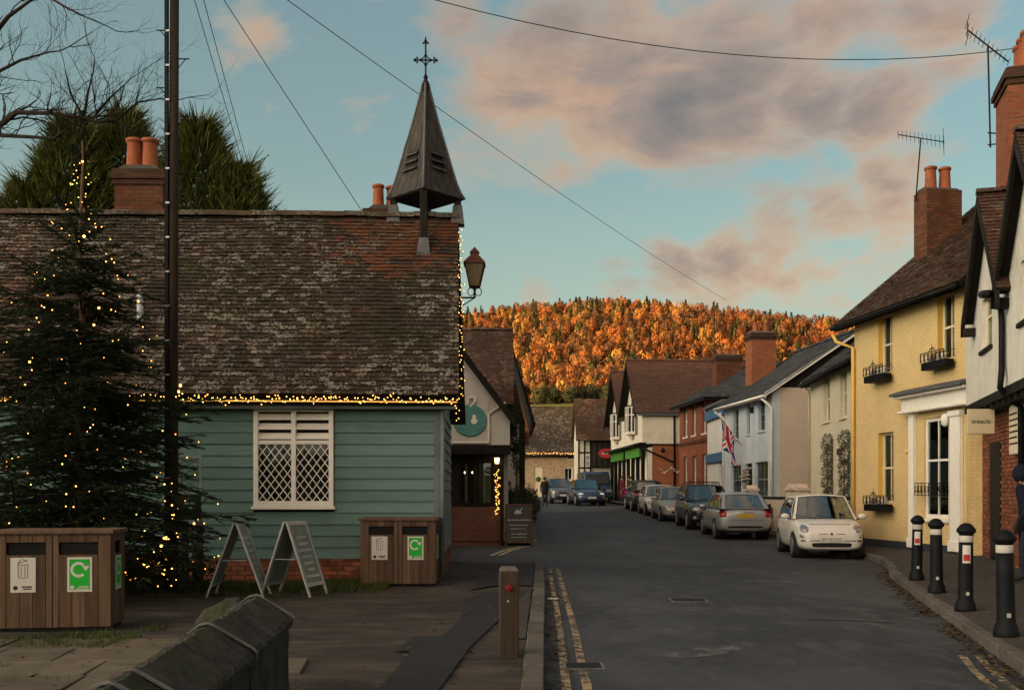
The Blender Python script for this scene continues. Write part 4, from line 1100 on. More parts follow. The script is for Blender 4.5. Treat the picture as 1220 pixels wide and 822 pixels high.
# gables: verge boards, roofs running back
for k in range(2):
    xa, xb = gx[k], gx[k + 1]; xm_ = (xa + xb) / 2; ya, yb = -.22, 3.4
    q = MB(); q.prism([(xa + .02, GE), (xb - .02, GE), (xm_, GA - .12)], lambda p, z, t: (p, t, z), .003, .25); q.build('gable_wall', M['roughcast'], gr)
    ex = .22
    fz = GE - ex * (GA - GE) / ((xb - xa) / 2)
    tile_roof(gr, (xb + ex, ya, fz), (xb + ex, yb, fz), (xm_, ya, GA), (xm_, yb, GA), M['clay_dark'], .1, .165)
    tile_roof(gr, (xa - ex, yb, fz), (xa - ex, ya, fz), (xm_, yb, GA), (xm_, ya, GA), M['clay_dark'], .1, .165)
    ridge_tiles(gr, (xm_, ya, GA + .04), (xm_, yb, GA + .04), M['clay_dark'], .11, .4)
    for (p, s_) in ((xa - ex, 1), (xb + ex, -1)):
        q = MB(); q.hexa([(p, ya - .01, fz - .28), (p, ya + .05, fz - .28), (xm_, ya + .05, GA - .26), (xm_, ya - .01, GA - .26), (p, ya - .01, fz - .05), (p, ya + .05, fz - .05), (xm_, ya + .05, GA - .03), (xm_, ya - .01, GA - .03)]); q.build('barge_board', M['tarred'], gr)
    for xx in (xa + .0, xb - .0): q = MB(); q.box(xx - .1, xx + .1, -.20, .0, fz - .30, fz - .14); q.build('eaves_corbel', M['tarred'], gr, bevel=.01)
# main roof behind the gables
tile_roof(gr, (-.1, .2, GE + .1), (G.L, .2, GE + .1), (-.1, 3.4, GA + .35), (G.L, 3.4, GA + .35), M['clay_dark'], .12, .17)
q = MB(); q.hexa([(-.1, 3.4, GA + .3), (G.L, 3.4, GA + .3), (G.L, 6.6, GE), (-.1, 6.6, GE), (-.1, 3.4, GA + .35), (G.L, 3.4, GA + .35), (G.L, 6.6, GE + .06), (-.1, 6.6, GE + .06)]); q.build('rear_slope', M['clay_dark'], gr)
c_ = hloc2(G, 1222, 93, 18.2)
chimney(gr, c_[0], c_[1], GE, c_[2], 1.1, .8, M['brick_red'], ((-.28, 0), (.05, 0), (.36, 0)), .66, .16)
# rainwater head and pipe
zx = G.z(1195, 345); xp = G.x(1199)
pipe(gr, [(gx[1], -.10, zx - .25), (xp - .02, -.08, zx - .38), (xp, -.07, zx - .6), (xp, -.07, J + .35), (xp + .12, -.1, J + .2), (xp + .12, -.12, J - .02), (xp, .05, J - .2), (xp, .22, J - .35), (xp, .24, .1)], .05, M['black_paint'])
q = MB(); q.tube([(gx[1] - .35, -.34, zx - .08), (gx[1] + .1, -.30, zx - .16)], .07, 8); q.build('gutter', M['black_paint'], gr, smooth=True)
# hanging shop sign
sg = P(1168.5, 502, 18.3)
sign = thing('hanging_sign', 'square cream hanging shop sign on bracket between yellow house and brick wall', 'shop sign', (sg.x, sg.y, sg.z - .25), R(-3))
M['sign_cream'] = mat('sign_cream', (.60, .50, .33), (.55, .45, .29), 3, .6, .05, dirt=.1)
q = MB(); q.box(-.245, .245, -.02, .02, .02, .48); pn = q.build('sign_board', M['sign_cream'], sign, bevel=.006)
text(pn, 'treacle', .125, Matrix.Translation((0, -.0225, .25)) @ FRONT, M['black_paint'], 'lettering')
q = MB(); q.bar((-.2, 0, .53), (.66, .05, .53), .02); q.bar((.66, .05, .3), (.66, .05, .62), .02)
for s_ in (-.18, .18): q.bar((s_, 0, .47), (s_, 0, .53), .01)
q.build('bracket', M['iron'], sign)
a0 = P(1180, 176, 18.9); a1 = P(1177, 55, 18.9)
ra = aerial('tv_aerial', 'tall rooftop aerial strapped to the chimney at the right edge', a0, a1, (.75, -.2, -.75), 11, 1.0, .15, R(12))
q = MB(); q.bar((-.05, 0, .05), (.5, .05, .12), .02); q.bar((-.05, 0, .28), (.5, .05, .26), .02); q.build('chimney_bracket', M['iron'], ra)

# ---- cream house, set back behind a low wall
C = House('cream_house', 'cream painted house with twin trained shrubs beside its arched door', 'house', (10.12, 33.6), (9.68, 27.4), .32, 6.0)
cr = C.root; CE = C.z(967, 447)
cw = [C.rect(981, 988.5, 447, 502), C.rect(1000.5, 1008.5, 438, 497), C.rect(980, 987, 543, 590)]
cd = (C.x(1001), C.x(1008), .05, C.z(1004, 548))
wall(cr, 0, C.L, -.3, CE, cw + [cd], M['cream_wall']); shell(cr, C.L, 6, CE, M['cream_wall'])
for r_ in cw: window(cr, r_, .12, M['cream_paint'], (0, 1), .5, .06, True, [(0, 1)], M['cream_paint'])
q = MB(); q.box(cd[0], cd[1], .12, .18, cd[2], cd[3]); dd = q.build('door', M['cream_paint'], cr)
q = MB(); pts = [(lerp(cd[0], cd[1], .5) + math.cos(R(t)) * (cd[1] - cd[0]) * .55, -.02, cd[3] - .1 + math.sin(R(t)) * .35) for t in range(0, 181, 20)]; q.tube(pts, .05, 5); q.build('door_arch', M['cream_wall'], cr)
q = MB(); q.box(C.x(1000), C.x(1006), -.08, -.002, C.z(1003, 541), C.z(1003, 534)); q.build('house_lamp', M['black_paint'], cr)
gable_roof(cr, C.L, 6, CE, CE + 2.3, M['slate'], .32, (.15, 0), .2, .25, gut=M['black_paint'])
pipe(cr, [(.04, -.34, CE - .25), (.04, -.06, CE - .5), (.04, -.06, .1)], .04, M['pipe_cream'])
# ---- pale blue house
B = House('pale_blue_house', 'pale blue rendered house with slate roof and pinkish flank wall', 'house', (9.12, 42.6), (9.67, 36.8), .42, 6.4)
br = B.root; BE = B.z(918, 462)
bw = [B.rect(874, 880, 488, 523), B.rect(889.5, 893.5, 479, 517), B.rect(903.5, 911.5, 473, 513), B.rect(871, 883, 554, 590), B.rect(899.5, 915, 550, 592)]
bd = (B.x(888), B.x(896), .03, B.z(892, 552))
bw = [(a, b, c, d) for a, b, c, d in bw]
wall(br, 0, B.L, -.3, BE, bw + [bd], M['blue_wall'])
q = MB(); q.box(0, .25, .302, 6.15, -.3, BE); q.build('side_wall', M['pink_wall'], br)
fx0, fx1, fz0, fz1 = 3.0, 3.6, .9, 2.4                # small window in the flank
for z0_, z1_, y0_, y1_ in ((-.3, fz0, .302, 6.15), (fz1, BE, .302, 6.15), (fz0, fz1, .302, 2.1), (fz0, fz1, 2.72, 6.15)):
    q = MB(); q.box(B.L - .25, B.L, y0_, y1_, z0_, z1_); q.build('flank_wall', M['pink_wall'], br)
fw_ = MB(); fw_.box(B.L - .12, B.L - .05, 2.1, 2.17, fz0, fz1); fw_.box(B.L - .12, B.L - .05, 2.65, 2.72, fz0, fz1); fw_.box(B.L - .118, B.L - .052, 2.17, 2.65, fz0, fz0 + .07); fw_.box(B.L - .118, B.L - .052, 2.17, 2.65, fz1 - .07, fz1); fw_.box(B.L - .118, B.L - .052, 2.17, 2.65, 1.6, 1.66)
fwin = fw_.build('window', M['grey_sash'], br); q = MB(); q.box(B.L - .09, B.L - .085, 2.17, 2.65, fz0 + .07, fz1 - .07); q.build('pane', M['glass'], fwin)
q = MB(); q.box(B.L - .2, B.L - .19, 2.1, 2.72, fz0, fz1); q.build('curtain', M['curtain'], fwin)
q = MB(); q.box(0, B.L, 6.153, 6.4, -.3, BE); q.build('back_wall', M['pink_wall'], br)
q = MB(); q.prism([(.302, BE), (6.1, BE), (3.2, BE + 2.0)], lambda p, z, t: (t, p, z), B.L - .25, B.L - .003); q.build('gable_wall', M['pink_wall'], br)
for i, r_ in enumerate(bw): window(br, r_, .1, M['grey_sash'], (1 if i != 1 else 0, 2 if i < 3 else 1), .5, .05, i < 3, [(0, .4)] if i < 3 else None, M['blue_wall'])
q = MB(); q.box(bd[0], bd[1], .12, .18, bd[2], bd[3]); q.build('door', M['black_paint'], br)
q = MB(); q.tube([(lerp(bd[0], bd[1], .5) + math.cos(t * .9) * rnd.uniform(.2, .55), -.1 + rnd.uniform(-.1, .05), bd[3] - .2 - .02 * t) for t in range(40)], .05, 4); q.build('door_garland', M['terracotta_plant'], br)
q = MB(); q.box(B.x(895), B.x(898), -.05, -.002, B.z(896, 492), B.z(896, 485)); q.build('name_plate', M['black_paint'], br)
gable_roof(br, B.L, 6.4, BE, BE + 2.15, M['slate'], .38, (.1, .25), .2, .25, gut=M['white_paint'], fas=M['white_paint'])
q = MB(); q.hexa([(B.L + .22, -.38, BE - .38), (B.L + .25, -.38, BE - .38), (B.L + .25, 3.2, BE + 2.0), (B.L + .22, 3.2, BE + 2.0), (B.L + .22, -.38, BE - .22), (B.L + .25, -.38, BE - .22), (B.L + .25, 3.2, BE + 2.13), (B.L + .22, 3.2, BE + 2.13)]); q.build('barge_board', M['white_paint'], br)
q = MB(); q.tube([(B.L - .1, .1, BE - .12), (B.L + .04, 3.0, BE - .12)], .02, 4); q.build('flank_trim', M['white_paint'], br)
pipe(br, [(B.L + .02, -.42, BE - .42), (B.L + .05, -.15, BE - .65), (B.L + .05, -.05, BE - .8), (B.L + .05, -.05, .1)], .05, M['white_paint'])
pipe(br, [(.05, -.42, BE - .42), (.05, -.06, BE - .75), (.05, -.06, .1)], .05, M['white_paint'])
c_ = hloc2(B, 906, 398, 42.3)
chimney(br, .45, c_[1], BE - .2, c_[2], .8, 1.05, M['brick_orange'], ((0, -.22), (0, .22)), .42, .13)
# low garden wall with piers
gw = House('garden_wall', 'low cream garden wall with capped piers in front of cream house', 'wall', (8.75, 36.6), (9.05, 27.2), .32, .3)
q = MB(); q.box(0, gw.L, 0, .22, -.3, .98); q.build('wall_panel', M['pink_wall'], gw.root)
q = MB(); q.box(0, gw.L, -.03, .25, .981, 1.05); q.build('coping', M['tarred'], gw.root)
for k, xx in enumerate((0., gw.L * .52, gw.L * .60)):
    q = MB(); q.box(xx - .19, xx + .19, -.09, .29, -.3, 1.25); pr_ = q.build('pier', M['cream_wall'], gw.root)
    q = MB(); q.box(xx - .24, xx + .24, -.14, .34, 1.252, 1.33); q.prism([(-.2, 0), (.2, 0), (0, .13)], lambda p, z, t: (xx + p, t, 1.332 + z), -.08, .28); q.build('pier_cap', M['pink_wall'], pr_)
bn = thing('bench', 'dark wooden bench standing against the low garden wall behind cars', 'bench', (8.62, 34.2, gz(34) + .12), R(-88))
q = MB()
for i in range(3): q.box(-.7, .7, -.42 + i * .15, -.30 + i * .15, .42, .45)
q.build('seat', M['tarred'], bn)
for i in range(3):
    q = MB(); q.box(-.7, .7, .08 , .11, .52 + i * .13, .62 + i * .13); q.build('back_slat', M['tarred'], bn)
for sx in (-.66, .66):
    q = MB(); q.box(sx - .03, sx + .03, .05, .115, 0, .92); q.build('leg', M['tarred'], bn)
    q = MB(); q.box(sx - .03, sx + .03, -.42, -.36, 0, .42); q.build('leg', M['tarred'], bn)
# ---- small white shop with blue signs
Wt = House('white_shop', 'small white shop with blue signboards squeezed beside red brick house', 'shop', (9.35, 47.4), (9.3, 43.0), .55, 5)
wr_ = Wt.root; WE = Wt.z(858, 482)
sw = [Wt.rect(858, 861, 557, 592), (2.9, 3.9, .9, 2.3)]
wall(wr_, 0, Wt.L, -.3, WE, sw, M['white_paint']); shell(wr_, Wt.L, 5, WE, M['white_paint'])
for r_ in sw: window(wr_, r_, .1, M['grey_sash'], (1, 1), .5, .05, False)
q = MB(); q.box(-.1, Wt.L, -.2, 5, WE, WE + .12); q.build('flat_roof', M['lead'], wr_)
M['sign_blue'] = mat('sign_blue', (.06, .16, .30), (.05, .13, .25), 4, .5, .05, dirt=.15)
q = MB(); q.box(.0, Wt.L, -.14, -.003, WE - .55, WE - .12); q.build('sign_board', M['sign_blue'], wr_)
q = MB(); q.box(.1, Wt.L - .3, -.12, -.003, 2.35, 2.75); q.build('sign_board', M['sign_blue'], wr_)
# ---- red brick house with hipped slate roof
Bk = House('red_brick_house', 'two-storey red brick house with hipped slate roof and tall sash windows', 'house', (9.03, 53.4), (9.58, 47.8), .6, 7)
kr_ = Bk.root; KE = Bk.z(847, 471)
kw = [Bk.rect(814.5, 819, 485, 519), Bk.rect(824.5, 829, 482, 517), Bk.rect(836.5, 841.5, 478, 516), Bk.rect(814.5, 819, 545, 590), Bk.rect(825, 829.5, 543, 588), Bk.rect(836.5, 841.5, 541, 588)]
for k in range(3):
    kw[k] = (kw[k][0], kw[k][1], kw[2][2], kw[2][3]); kw[k + 3] = (kw[k + 3][0], kw[k + 3][1], .8, kw[5][3])
wall(kr_, 0, Bk.L, -.3, KE, kw, M['brick_red']); shell(kr_, Bk.L, 7, KE, M['brick_orange'])
for r_ in kw: window(kr_, r_, .12, M['white_paint'], (1, 1), .5, .07, True, [(0, .45)], M['white_paint'])
zs = (kw[0][2] + kw[3][3]) / 2 + .1
q = MB(); q.box(-.0, Bk.L + .0, -.06, -.003, zs, zs + .16); q.build('string_course', M['brick_dark'], kr_)
for r_ in kw: 
    q = MB(); q.prism([(r_[0] - .08, r_[3]), (r_[1] + .08, r_[3]), (r_[1] + .16, r_[3] + .26), (r_[0] - .16, r_[3] + .26)], lambda p, z, t: (p, t, z), -.012, -.002); q.build('window_head', M['brick_orange'], kr_)
e = .4; zr_ = KE + 2.3
q = MB()
tile_roof(kr_, (-e, -e, KE - .1), (Bk.L + e, -e, KE - .1), (2.6, 3.5, zr_), (3.0, 3.5, zr_), M['slate'], .2, .25)
tile_roof(kr_, (Bk.L + e, -e, KE - .1), (Bk.L + e, 7 + e, KE - .1), (3.0, 3.5, zr_), (2.98, 3.6, zr_), M['slate'], .2, .25)
tile_roof(kr_, (-e, 7 + e, KE - .1), (-e, -e, KE - .1), (2.6, 3.6, zr_), (2.6, 3.5, zr_), M['slate'], .2, .25)
q = MB(); q.box(-e, Bk.L + e, -e - .04, -e + .02, KE - .25, KE - .13); q.box(Bk.L + e - .02, Bk.L + e + .04, -e, 7 + e, KE - .25, KE - .13); q.build('gutter', M['black_paint'], kr_)
c_ = hloc2(Bk, 867, 424, 50)
chimney(kr_, 3.4, c_[1], KE, c_[2], .8, 1.3, M['brick_dark'], ((0, -.35), (0, 0.05), (0, .4)), .35, .12)
# ---- black-and-white shop with two gables
T = House('gabled_shop', 'black-and-white shop with twin jettied gables and long brown tiled roof', 'shop', (7.2, 72.), (7.9, 60.), .78, 9)
tr_ = T.root; TE = T.z(765, 487); TR_ = EYE + (HY - 429) / FPX * 62.9 - T.z0
half = T.L / 2
JT = T.z(765, 527)
M['white_wall'] = mat('lime_white_wall', (.62, .56, .45), (.54, .48, .38), 2, .8, .2, .006, vary=0, dirt=.3, dirtc=(.3, .24, .16))
M['grey_panel'] = mat('grey_lattice_panel', (.13, .12, .115), (.09, .085, .08), 2, .7, .2, vary=.2, dirt=.2)
M['green_sign'] = mat('green_sign', (.06, .22, .03), (.05, .17, .03), 3, .5, .0, dirt=.2)
for k in range(2):
    xa, xb = half * k, half * (k + 1); xm_ = (xa + xb) / 2
    wo = (xm_ - .55, xm_ + .55, JT + .75, TE + .35)
    wall(tr_, xa, xb, JT, TE, [(wo[0], wo[1], wo[2], TE)], M['white_wall'], name='upper_wall')
    q = MB(); q.prism([(xa + .02, TE), (wo[0], TE), (wo[0], wo[3]), (wo[1], wo[3]), (wo[1], TE), (xb - .02, TE), (xm_, TR_ - .15)], lambda p, z, t: (p, t, z), .002, .25); q.build('gable_wall', M['white_wall'], tr_)
    # oriel
    q = MB(); q.prism([(wo[0] - .1, 0), (wo[1] + .1, 0), (wo[1] - .05, -.45), (wo[0] + .05, -.45)], lambda a, b, t: (a, b, t), wo[2] - .12, wo[2]); q.lathe([(.1, -.3), (.35, 0)], 8, lambda x, y, z: (xm_ + x, -.12 + y * .5, wo[2] - .13 + z)); o_ = q.build('oriel_window', M['white_wall'], tr_)
    for (pa, pb) in (((wo[0] - .08, -.02), (wo[0] + .06, -.43)), ((wo[0] + .06, -.43), (wo[1] - .06, -.43)), ((wo[1] - .06, -.43), (wo[1] + .08, -.02))):
        va, vb = Vector(pa), Vector(pb); ff = lambda t, z, o=0.: (lerp(va.x, vb.x, t), lerp(va.y, vb.y, t) + o, z)
        qq = MB()
        for t_ in (0., .5, 1.): qq.bar(ff(t_, wo[2]), ff(t_, wo[3]), .07)
        for z_ in (wo[2] + .03, lerp(wo[2], wo[3], .68), wo[3] - .03): qq.bar(ff(0, z_), ff(1, z_), .06)
        qq.build('frame', M['white_paint'], o_)
        qq = MB(); qq.poly([ff(0, wo[2], .02), ff(1, wo[2], .02), ff(1, wo[3], .02), ff(0, wo[3], .02)]); qq.build('pane', M['dark_room'], o_)
    q = MB(); q.prism([(wo[0] - .12, 0), (wo[1] + .12, 0), (wo[1] - .03, -.5), (wo[0] + .03, -.5)], lambda a, b, t: (a, b, t), wo[3], wo[3] + .08); q.build('oriel_head', M['tarred'], tr_)
    q = MB(); q.prism([(xm_ - .75, wo[3] + .1), (xm_ + .75, wo[3] + .1), (xm_ + .45, wo[3] + .85), (xm_ - .45, wo[3] + .85)], lambda p, z, t: (p, t, z), -.03, -.004); q.build('grey_panel', M['grey_panel'], tr_)
    for s_ in (-1, 1):
        q = MB(); q.box(xm_ + s_ * 1.1 - .4, xm_ + s_ * 1.1 + .4, -.03, -.004, JT + .55, TE - .1); q.build('grey_panel', M['grey_panel'], tr_)
    ov_ = .5
    zf = TE - .25 * (TR_ - TE) / (half / 2)
    tile_roof(tr_, (xb + .25, -ov_, zf), (xb + .25, 9.4, zf), (xm_, -ov_, TR_), (xm_, 9.4, TR_), M['clay_red'], .13, .22)
    tile_roof(tr_, (xa - .25, 9.4, zf), (xa - .25, -ov_, zf), (xm_, 9.4, TR_), (xm_, -ov_, TR_), M['clay_red'], .13, .22)
    for p in (xa - .25, xb + .25):
        q = MB(); q.hexa([(p, -ov_ - .02, zf - .32), (p, -ov_ + .06, zf - .32), (xm_, -ov_ + .06, TR_ - .3), (xm_, -ov_ - .02, TR_ - .3), (p, -ov_ - .02, zf - .02), (p, -ov_ + .06, zf - .02), (xm_, -ov_ + .06, TR_), (xm_, -ov_ - .02, TR_)]); q.build('barge_board', M['black_paint'], tr_)
    ridge_tiles(tr_, (xm_, -ov_, TR_ + .04), (xm_, 9.4, TR_ + .04), M['clay_red'], .12, .45)
    q = MB()
    for i in range(20): q.prism([(-.06, 0), (.06, 0), (0, .22)], lambda a, z, t: (xm_ + a * 0 + t, -ov_ + .3 + i * .48 + a, TR_ + .1 + z), -.02, .02)
    q.build('ridge_crest', M['clay_red'], tr_)
q = MB(); q.box(0, T.L, -.2, .0, JT - .28, JT - .002); q.box(-.05, T.L + .05, -.55, -.2, JT - .2, JT - .1); q.build('jetty_beam', M['black_paint'], tr_)
# shop front below
q = MB(); q.box(0, T.L, .35, .6, -.4, JT - .3); q.build('ground_floor_wall', M['white_wall'], tr_)
for i in range(8):
    xx = .12 + i * (T.L - .24) / 7; q = MB(); q.box(xx - .1, xx + .1, -.05, .16, -.4, JT - .29); q.build('shop_post', M['black_paint'], tr_)
for k in range(2):
    q = MB(); q.box(half * k + .5, half * (k + 1) - .5, -.1, .0, JT - .85, JT - .3); q.build('shop_sign', M['green_sign'], tr_)
# flank: white above, brick below
q = MB(); q.box(T.L - .25, T.L, .26, 9, JT - .1, TE); q.build('flank_wall', M['white_wall'], tr_)
q = MB(); q.box(T.L - .25, T.L - .003, .62, 9, -.4, JT - .103); q.build('flank_wall', M['brick_orange'], tr_)
q = MB(); q.box(T.L - .24, T.L - .002, 8.7, 9, -.4, TE); q.box(0, T.L, 8.8, 8.998, -.4, TE); q.box(0, .25, .3, 8.79, -.4, TE); q.build('rear_wall', M['white_wall'], tr_)
q = MB(); q.box(T.L, T.L + .06, .1, 9, JT - .16, JT - .08); q.build('band', M['black_paint'], tr_)
q = MB(); q.box(T.L + .15, T.L + .26, -.3, 9, TE - .42, TE - .30); q.build('gutter', M['lead'], tr_)
pipe(tr_, [(T.L + .12, 1.95, TE - .35), (T.L + .06, 1.95, TE - .5), (T.L + .06, 1.95, 0)], .06, M['black_paint'])
pipe(tr_, [(T.L + .06, -.1, JT - .3), (T.L + .06, 1.9, JT - 1.2)], .05, M['black_paint'], 'strut')
q = MB(); q.sphere((T.L + .25, 1.2, JT - .5), .14, 8, 6); q.bar((T.L, 1.2, JT - .35), (T.L + .25, 1.2, JT - .35), .04); q.build('flood_lamp', M['black_paint'], tr_)
M['cold_bulb'] = glow('cold_bulb', (.8, .75, .65), .30)
p0 = [Vector((7.9, 59.9, .78)) + Vector((T.n.x * a, T.n.y * a, 0)) for a in (.9, 1.7, 2.5, 3.4)]
pts = []
for i, p in enumerate(p0): pts += [(p.x + .04, p.y - .06, .78 + JT - 1.5), (p.x + .4, p.y - .06, .78 + JT - 1.85)]
string_lights('icicle_lights', 'pale icicle lights zigzagging over the brick flank of gabled shop', pts, 70, (.02, .01, .03), .016, M['cold_bulb'])
# ---- old timbered house with leaning gable
Ti = House('timbered_house', 'old timber-framed house with dark lichened roof and red sign', 'house', (5.2, 78.), (8.0, 78.), 1.0, 5)
ir = Ti.root; IE = Ti.z(705, 520); IR = EYE + (HY - 475) / FPX * 80.5 - Ti.z0
q = MB(); q.box(.0, 1.05, 0, 5, -.4, IE); q.build('plaster_wall', M['white_wall'], ir)
q = MB(); q.box(1.06, Ti.L, -.5, 5, IE - 2.4, IE); q.build('jettied_storey', M['tarred'], ir)
q = MB(); q.box(1.06, Ti.L, .2, 5, -.4, IE - 2.42); q.build('ground_floor', M['white_wall'], ir)
for xx in (.06, .52, .98):
    q = MB(); q.box(xx - .06, xx + .06, -.03, -.002, -.3, IE); q.build('timber', M['tarred'], ir)
for zz in (.9, 2.4, 3.6):
    q = MB(); q.box(.12, .46, -.028, -.002, zz, zz + .13); q.box(.58, .92, -.028, -.002, zz, zz + .13); q.build('timber', M['tarred'], ir)
for i in range(4):
    q = MB(); q.box(1.2 + i * .45, 1.26 + i * .45, -.54, -.502, IE - 2.3, IE - .1); q.build('timber', M['shingle_grey'], ir)
window(ir, (.6, .92, 2.6, 3.5), -.08, M['white_paint'], (1, 1), .5, .04, False)
tile_roof(ir, (-.2, -.9, IE - .35), (Ti.L, -.9, IE - .35), (-.2, 2.5, IR), (Ti.L, 2.5, IR), M['clay_dark'], .16, .22)
q = MB(); q.hexa([(-.2, 2.5, IR - .08), (Ti.L, 2.5, IR - .08), (Ti.L, 5.4, IE), (-.2, 5.4, IE), (-.2, 2.5, IR), (Ti.L, 2.5, IR), (Ti.L, 5.4, IE + .1), (-.2, 5.4, IE + .1)]); q.build('rear_slope', M['clay_dark'], ir)
q = MB(); q.prism([(0, IE), (5, IE), (2.5, IR - .15)], lambda p, z, t: (t, p, z), -.0, .2); q.build('gable_wall', M['white_wall'], ir)
rs_ = P(722, 540, 76.8); M['red_sign'] = mat('red_sign', (.45, .03, .03), (.38, .03, .03), 3, .5, 0, dirt=.1)
sr = thing('round_red_sign', 'oval red shop sign hanging from the timbered house', 'shop sign', (rs_.x, rs_.y, rs_.z - .4), 0)
q = MB(); q.lathe([(.55, -.04), (.58, 0), (.55, .04)], 20, lambda x, y, z: (x, z, .4 + y * .65)); b_ = q.build('sign_board', M['red_sign'], sr)
q = MB(); q.box(-.3, .3, -.05, -.043, .36, .44); q.build('pale_stripe', M['white_paint'], b_)
q = MB(); q.bar((0, 0, .77), (0, 1., .8), .03); q.bar((0, 0, .72), (0, 0, .8), .03); q.build('bracket', M['iron'], sr)
# ---- flint cottage at the bend
F = House('flint_cottage', 'flint and brick cottage with dark roof closing the far end of street', 'house', (.3, 95.), (7.4, 95.), 1.2, 6)
fr_ = F.root; FE = F.z(655, 536); FR = EYE + (HY - 485) / FPX * 98 - F.z0
t = NT('flint'); v_ = t.node('ShaderNodeTexVoronoi'); v_.inputs['Scale'].default_value = 5.5; t.l.new(t.obj(), v_.inputs[0])
t.base(t.mix(t.ramp(v_.outputs['Distance'], [(.25, 0.), (.55, 1.)]), t.mix(v_.outputs['Color'], (.20, .115, .058), (.33, .20, .10)), (.38, .27, .16))); t.bump(v_.outputs['Distance'], .5, .03); M['flint'] = t.set(Roughness=.9)
fwn = [F.rect(675.5, 687, 536, 546), F.rect(672, 682, 557, 572)]
fwn[0] = (fwn[0][0], fwn[0][1], FE - .95, FE - .1)
fdr = (F.x(637), F.x(646), -.1, F.z(641, 556))
wall(fr_, 0, F.L, -.5, FE, fwn + [fdr], M['flint']); shell(fr_, F.L, 6, FE, M['flint'])
for r_ in fwn: window(fr_, r_, .06, M['white_paint'], (1, 1), 0, .08, False)
q = MB(); q.box(fdr[0], fdr[1], .08, .14, -.1, fdr[3]); q.build('door', M['cream_paint'], fr_)
q = MB(); q.lathe([(.2, -.03), (.26, 0), (.2, .03)], 12, lambda x, y, z: (lerp(fdr[0], fdr[1], .5) + x, .03 + z, 1.6 + y)); q.build('door_wreath', M['grass'], fr_)
gable_roof(fr_, F.L, 6, FE, FR, M['clay_grey'], .35, (.2, .2), .18, .22)
string_lights('cottage_eaves_lights', 'warm fairy lights along the eaves of the far flint cottage', [F.root.location + Vector((0, -.42, FE - .35)), F.root.location + Vector((F.L, -.42, FE - .35))], 70, (.03, .02, .05), .022)
# ------------------------------------------------------------------ cafe and the houses behind the hall
M['plaster'] = mat('white_plaster', (.58, .55, .50), (.50, .47, .43), 3, .8, .5, .006, vary=0, dirt=.3, dirtc=(.25, .22, .18), bs=30)
M['teal_sign'] = mat('teal_sign', (.10, .27, .25), (.085, .23, .215), 3, .5, .05, dirt=.2)
M['cafe_brick'] = brickmat('cafe_brick', (.20, .07, .04), (.14, .05, .032), (.11, .09, .07), stain=.5)
K = House('cafe', 'white gabled cafe with teal round sign over a dark shopfront', 'cafe', (-5.4, 28.1), (-.06, 28.1), .02, 7.5)
cr2 = K.root; KH = K.z(608, 492); mid = K.L / 2; KA = KH + mid * 1.33
JB = K.z(580, 530)
q = MB(); q.prism([(0, JB), (K.L, JB), (K.L, KH), (mid, KA), (0, KH)], lambda p, z, t: (p, t, z), 0, .25); q.build('gable_wall', M['plaster'], cr2)
q = MB(); q.box(0, K.L, .255, 7.5, JB, KH); q.build('upper_storey', M['plaster'], cr2)
q = MB(); q.box(-.1, K.L + .02, -.12, .3, JB - .26, JB - .002); q.build('bressumer', M['tarred'], cr2)
# shopfront
wl_, wr2 = K.x(545), K.x(588)
SF = K.z(570, 604)
shopw = [(lerp(wl_, wr2, 0.02) , lerp(wl_, wr2, .46), SF + .06, JB - .45), (lerp(wl_, wr2, .53), lerp(wl_, wr2, .97), SF + .06, JB - .45)]
wall(cr2, 0, K.x(600), SF, JB - .27, shopw + [(.3, 1.5, SF + .1, JB - .62)], M['tarred'], .3, .25, 'shopfront')
for r_ in shopw:
    window(cr2, r_, .36, M['tarred'], (0, 0), .0, .05, False, [(.35, .55)])
q = MB(); q.box(.3, 1.5, .4, .42, SF + .1, JB - .6); q.build('pane', M['glass'], cr2)
q = MB(); q.box(0, K.x(598), .24, .55, -.3, SF - .002); q.build('stall_riser', M['cafe_brick'], cr2)
q = MB(); q.box(K.x(596), K.x(600), .15, .42, -.2, JB - .27); q.build('corner_post', M['tarred'], cr2)
q = MB(); q.box(K.L - .5, K.L - .05, .55, 7.4, -.2, JB); q.build('side_wall', M['plaster'], cr2)
q = MB(); q.box(0, K.L, 7.2, 7.5, -.2, JB); q.box(0, .25, .6, 7.2, -.2, JB); q.build('rear_wall', M['plaster'], cr2)
M['cafe_room'] = mat('cafe_room', (.42, .32, .20), (.22, .17, .12), 1.5, .9, 0, dirt=.3)
q = MB(); q.box(.3, K.L - .6, 3.2, 3.3, 0, JB); q.build('room_back', M['cafe_room'], cr2)
M['lamp_warm'] = glow('lamp_warm', (1., .60, .24), 3.)
for i in range(2):
    q = MB(); q.sphere((lerp(wl_, wr2, .15 + .22 * i), 1.4, JB - .75), .035, 8, 6); q.build('pendant_bulb', M['lamp_warm'], cr2)
    q = MB(); q.tube([(lerp(wl_, wr2, .15 + .22 * i), 1.4, JB - .70), (lerp(wl_, wr2, .15 + .22 * i), 1.4, JB - .3)], .006, 4); q.build('pendant_flex', M['wire'], cr2)
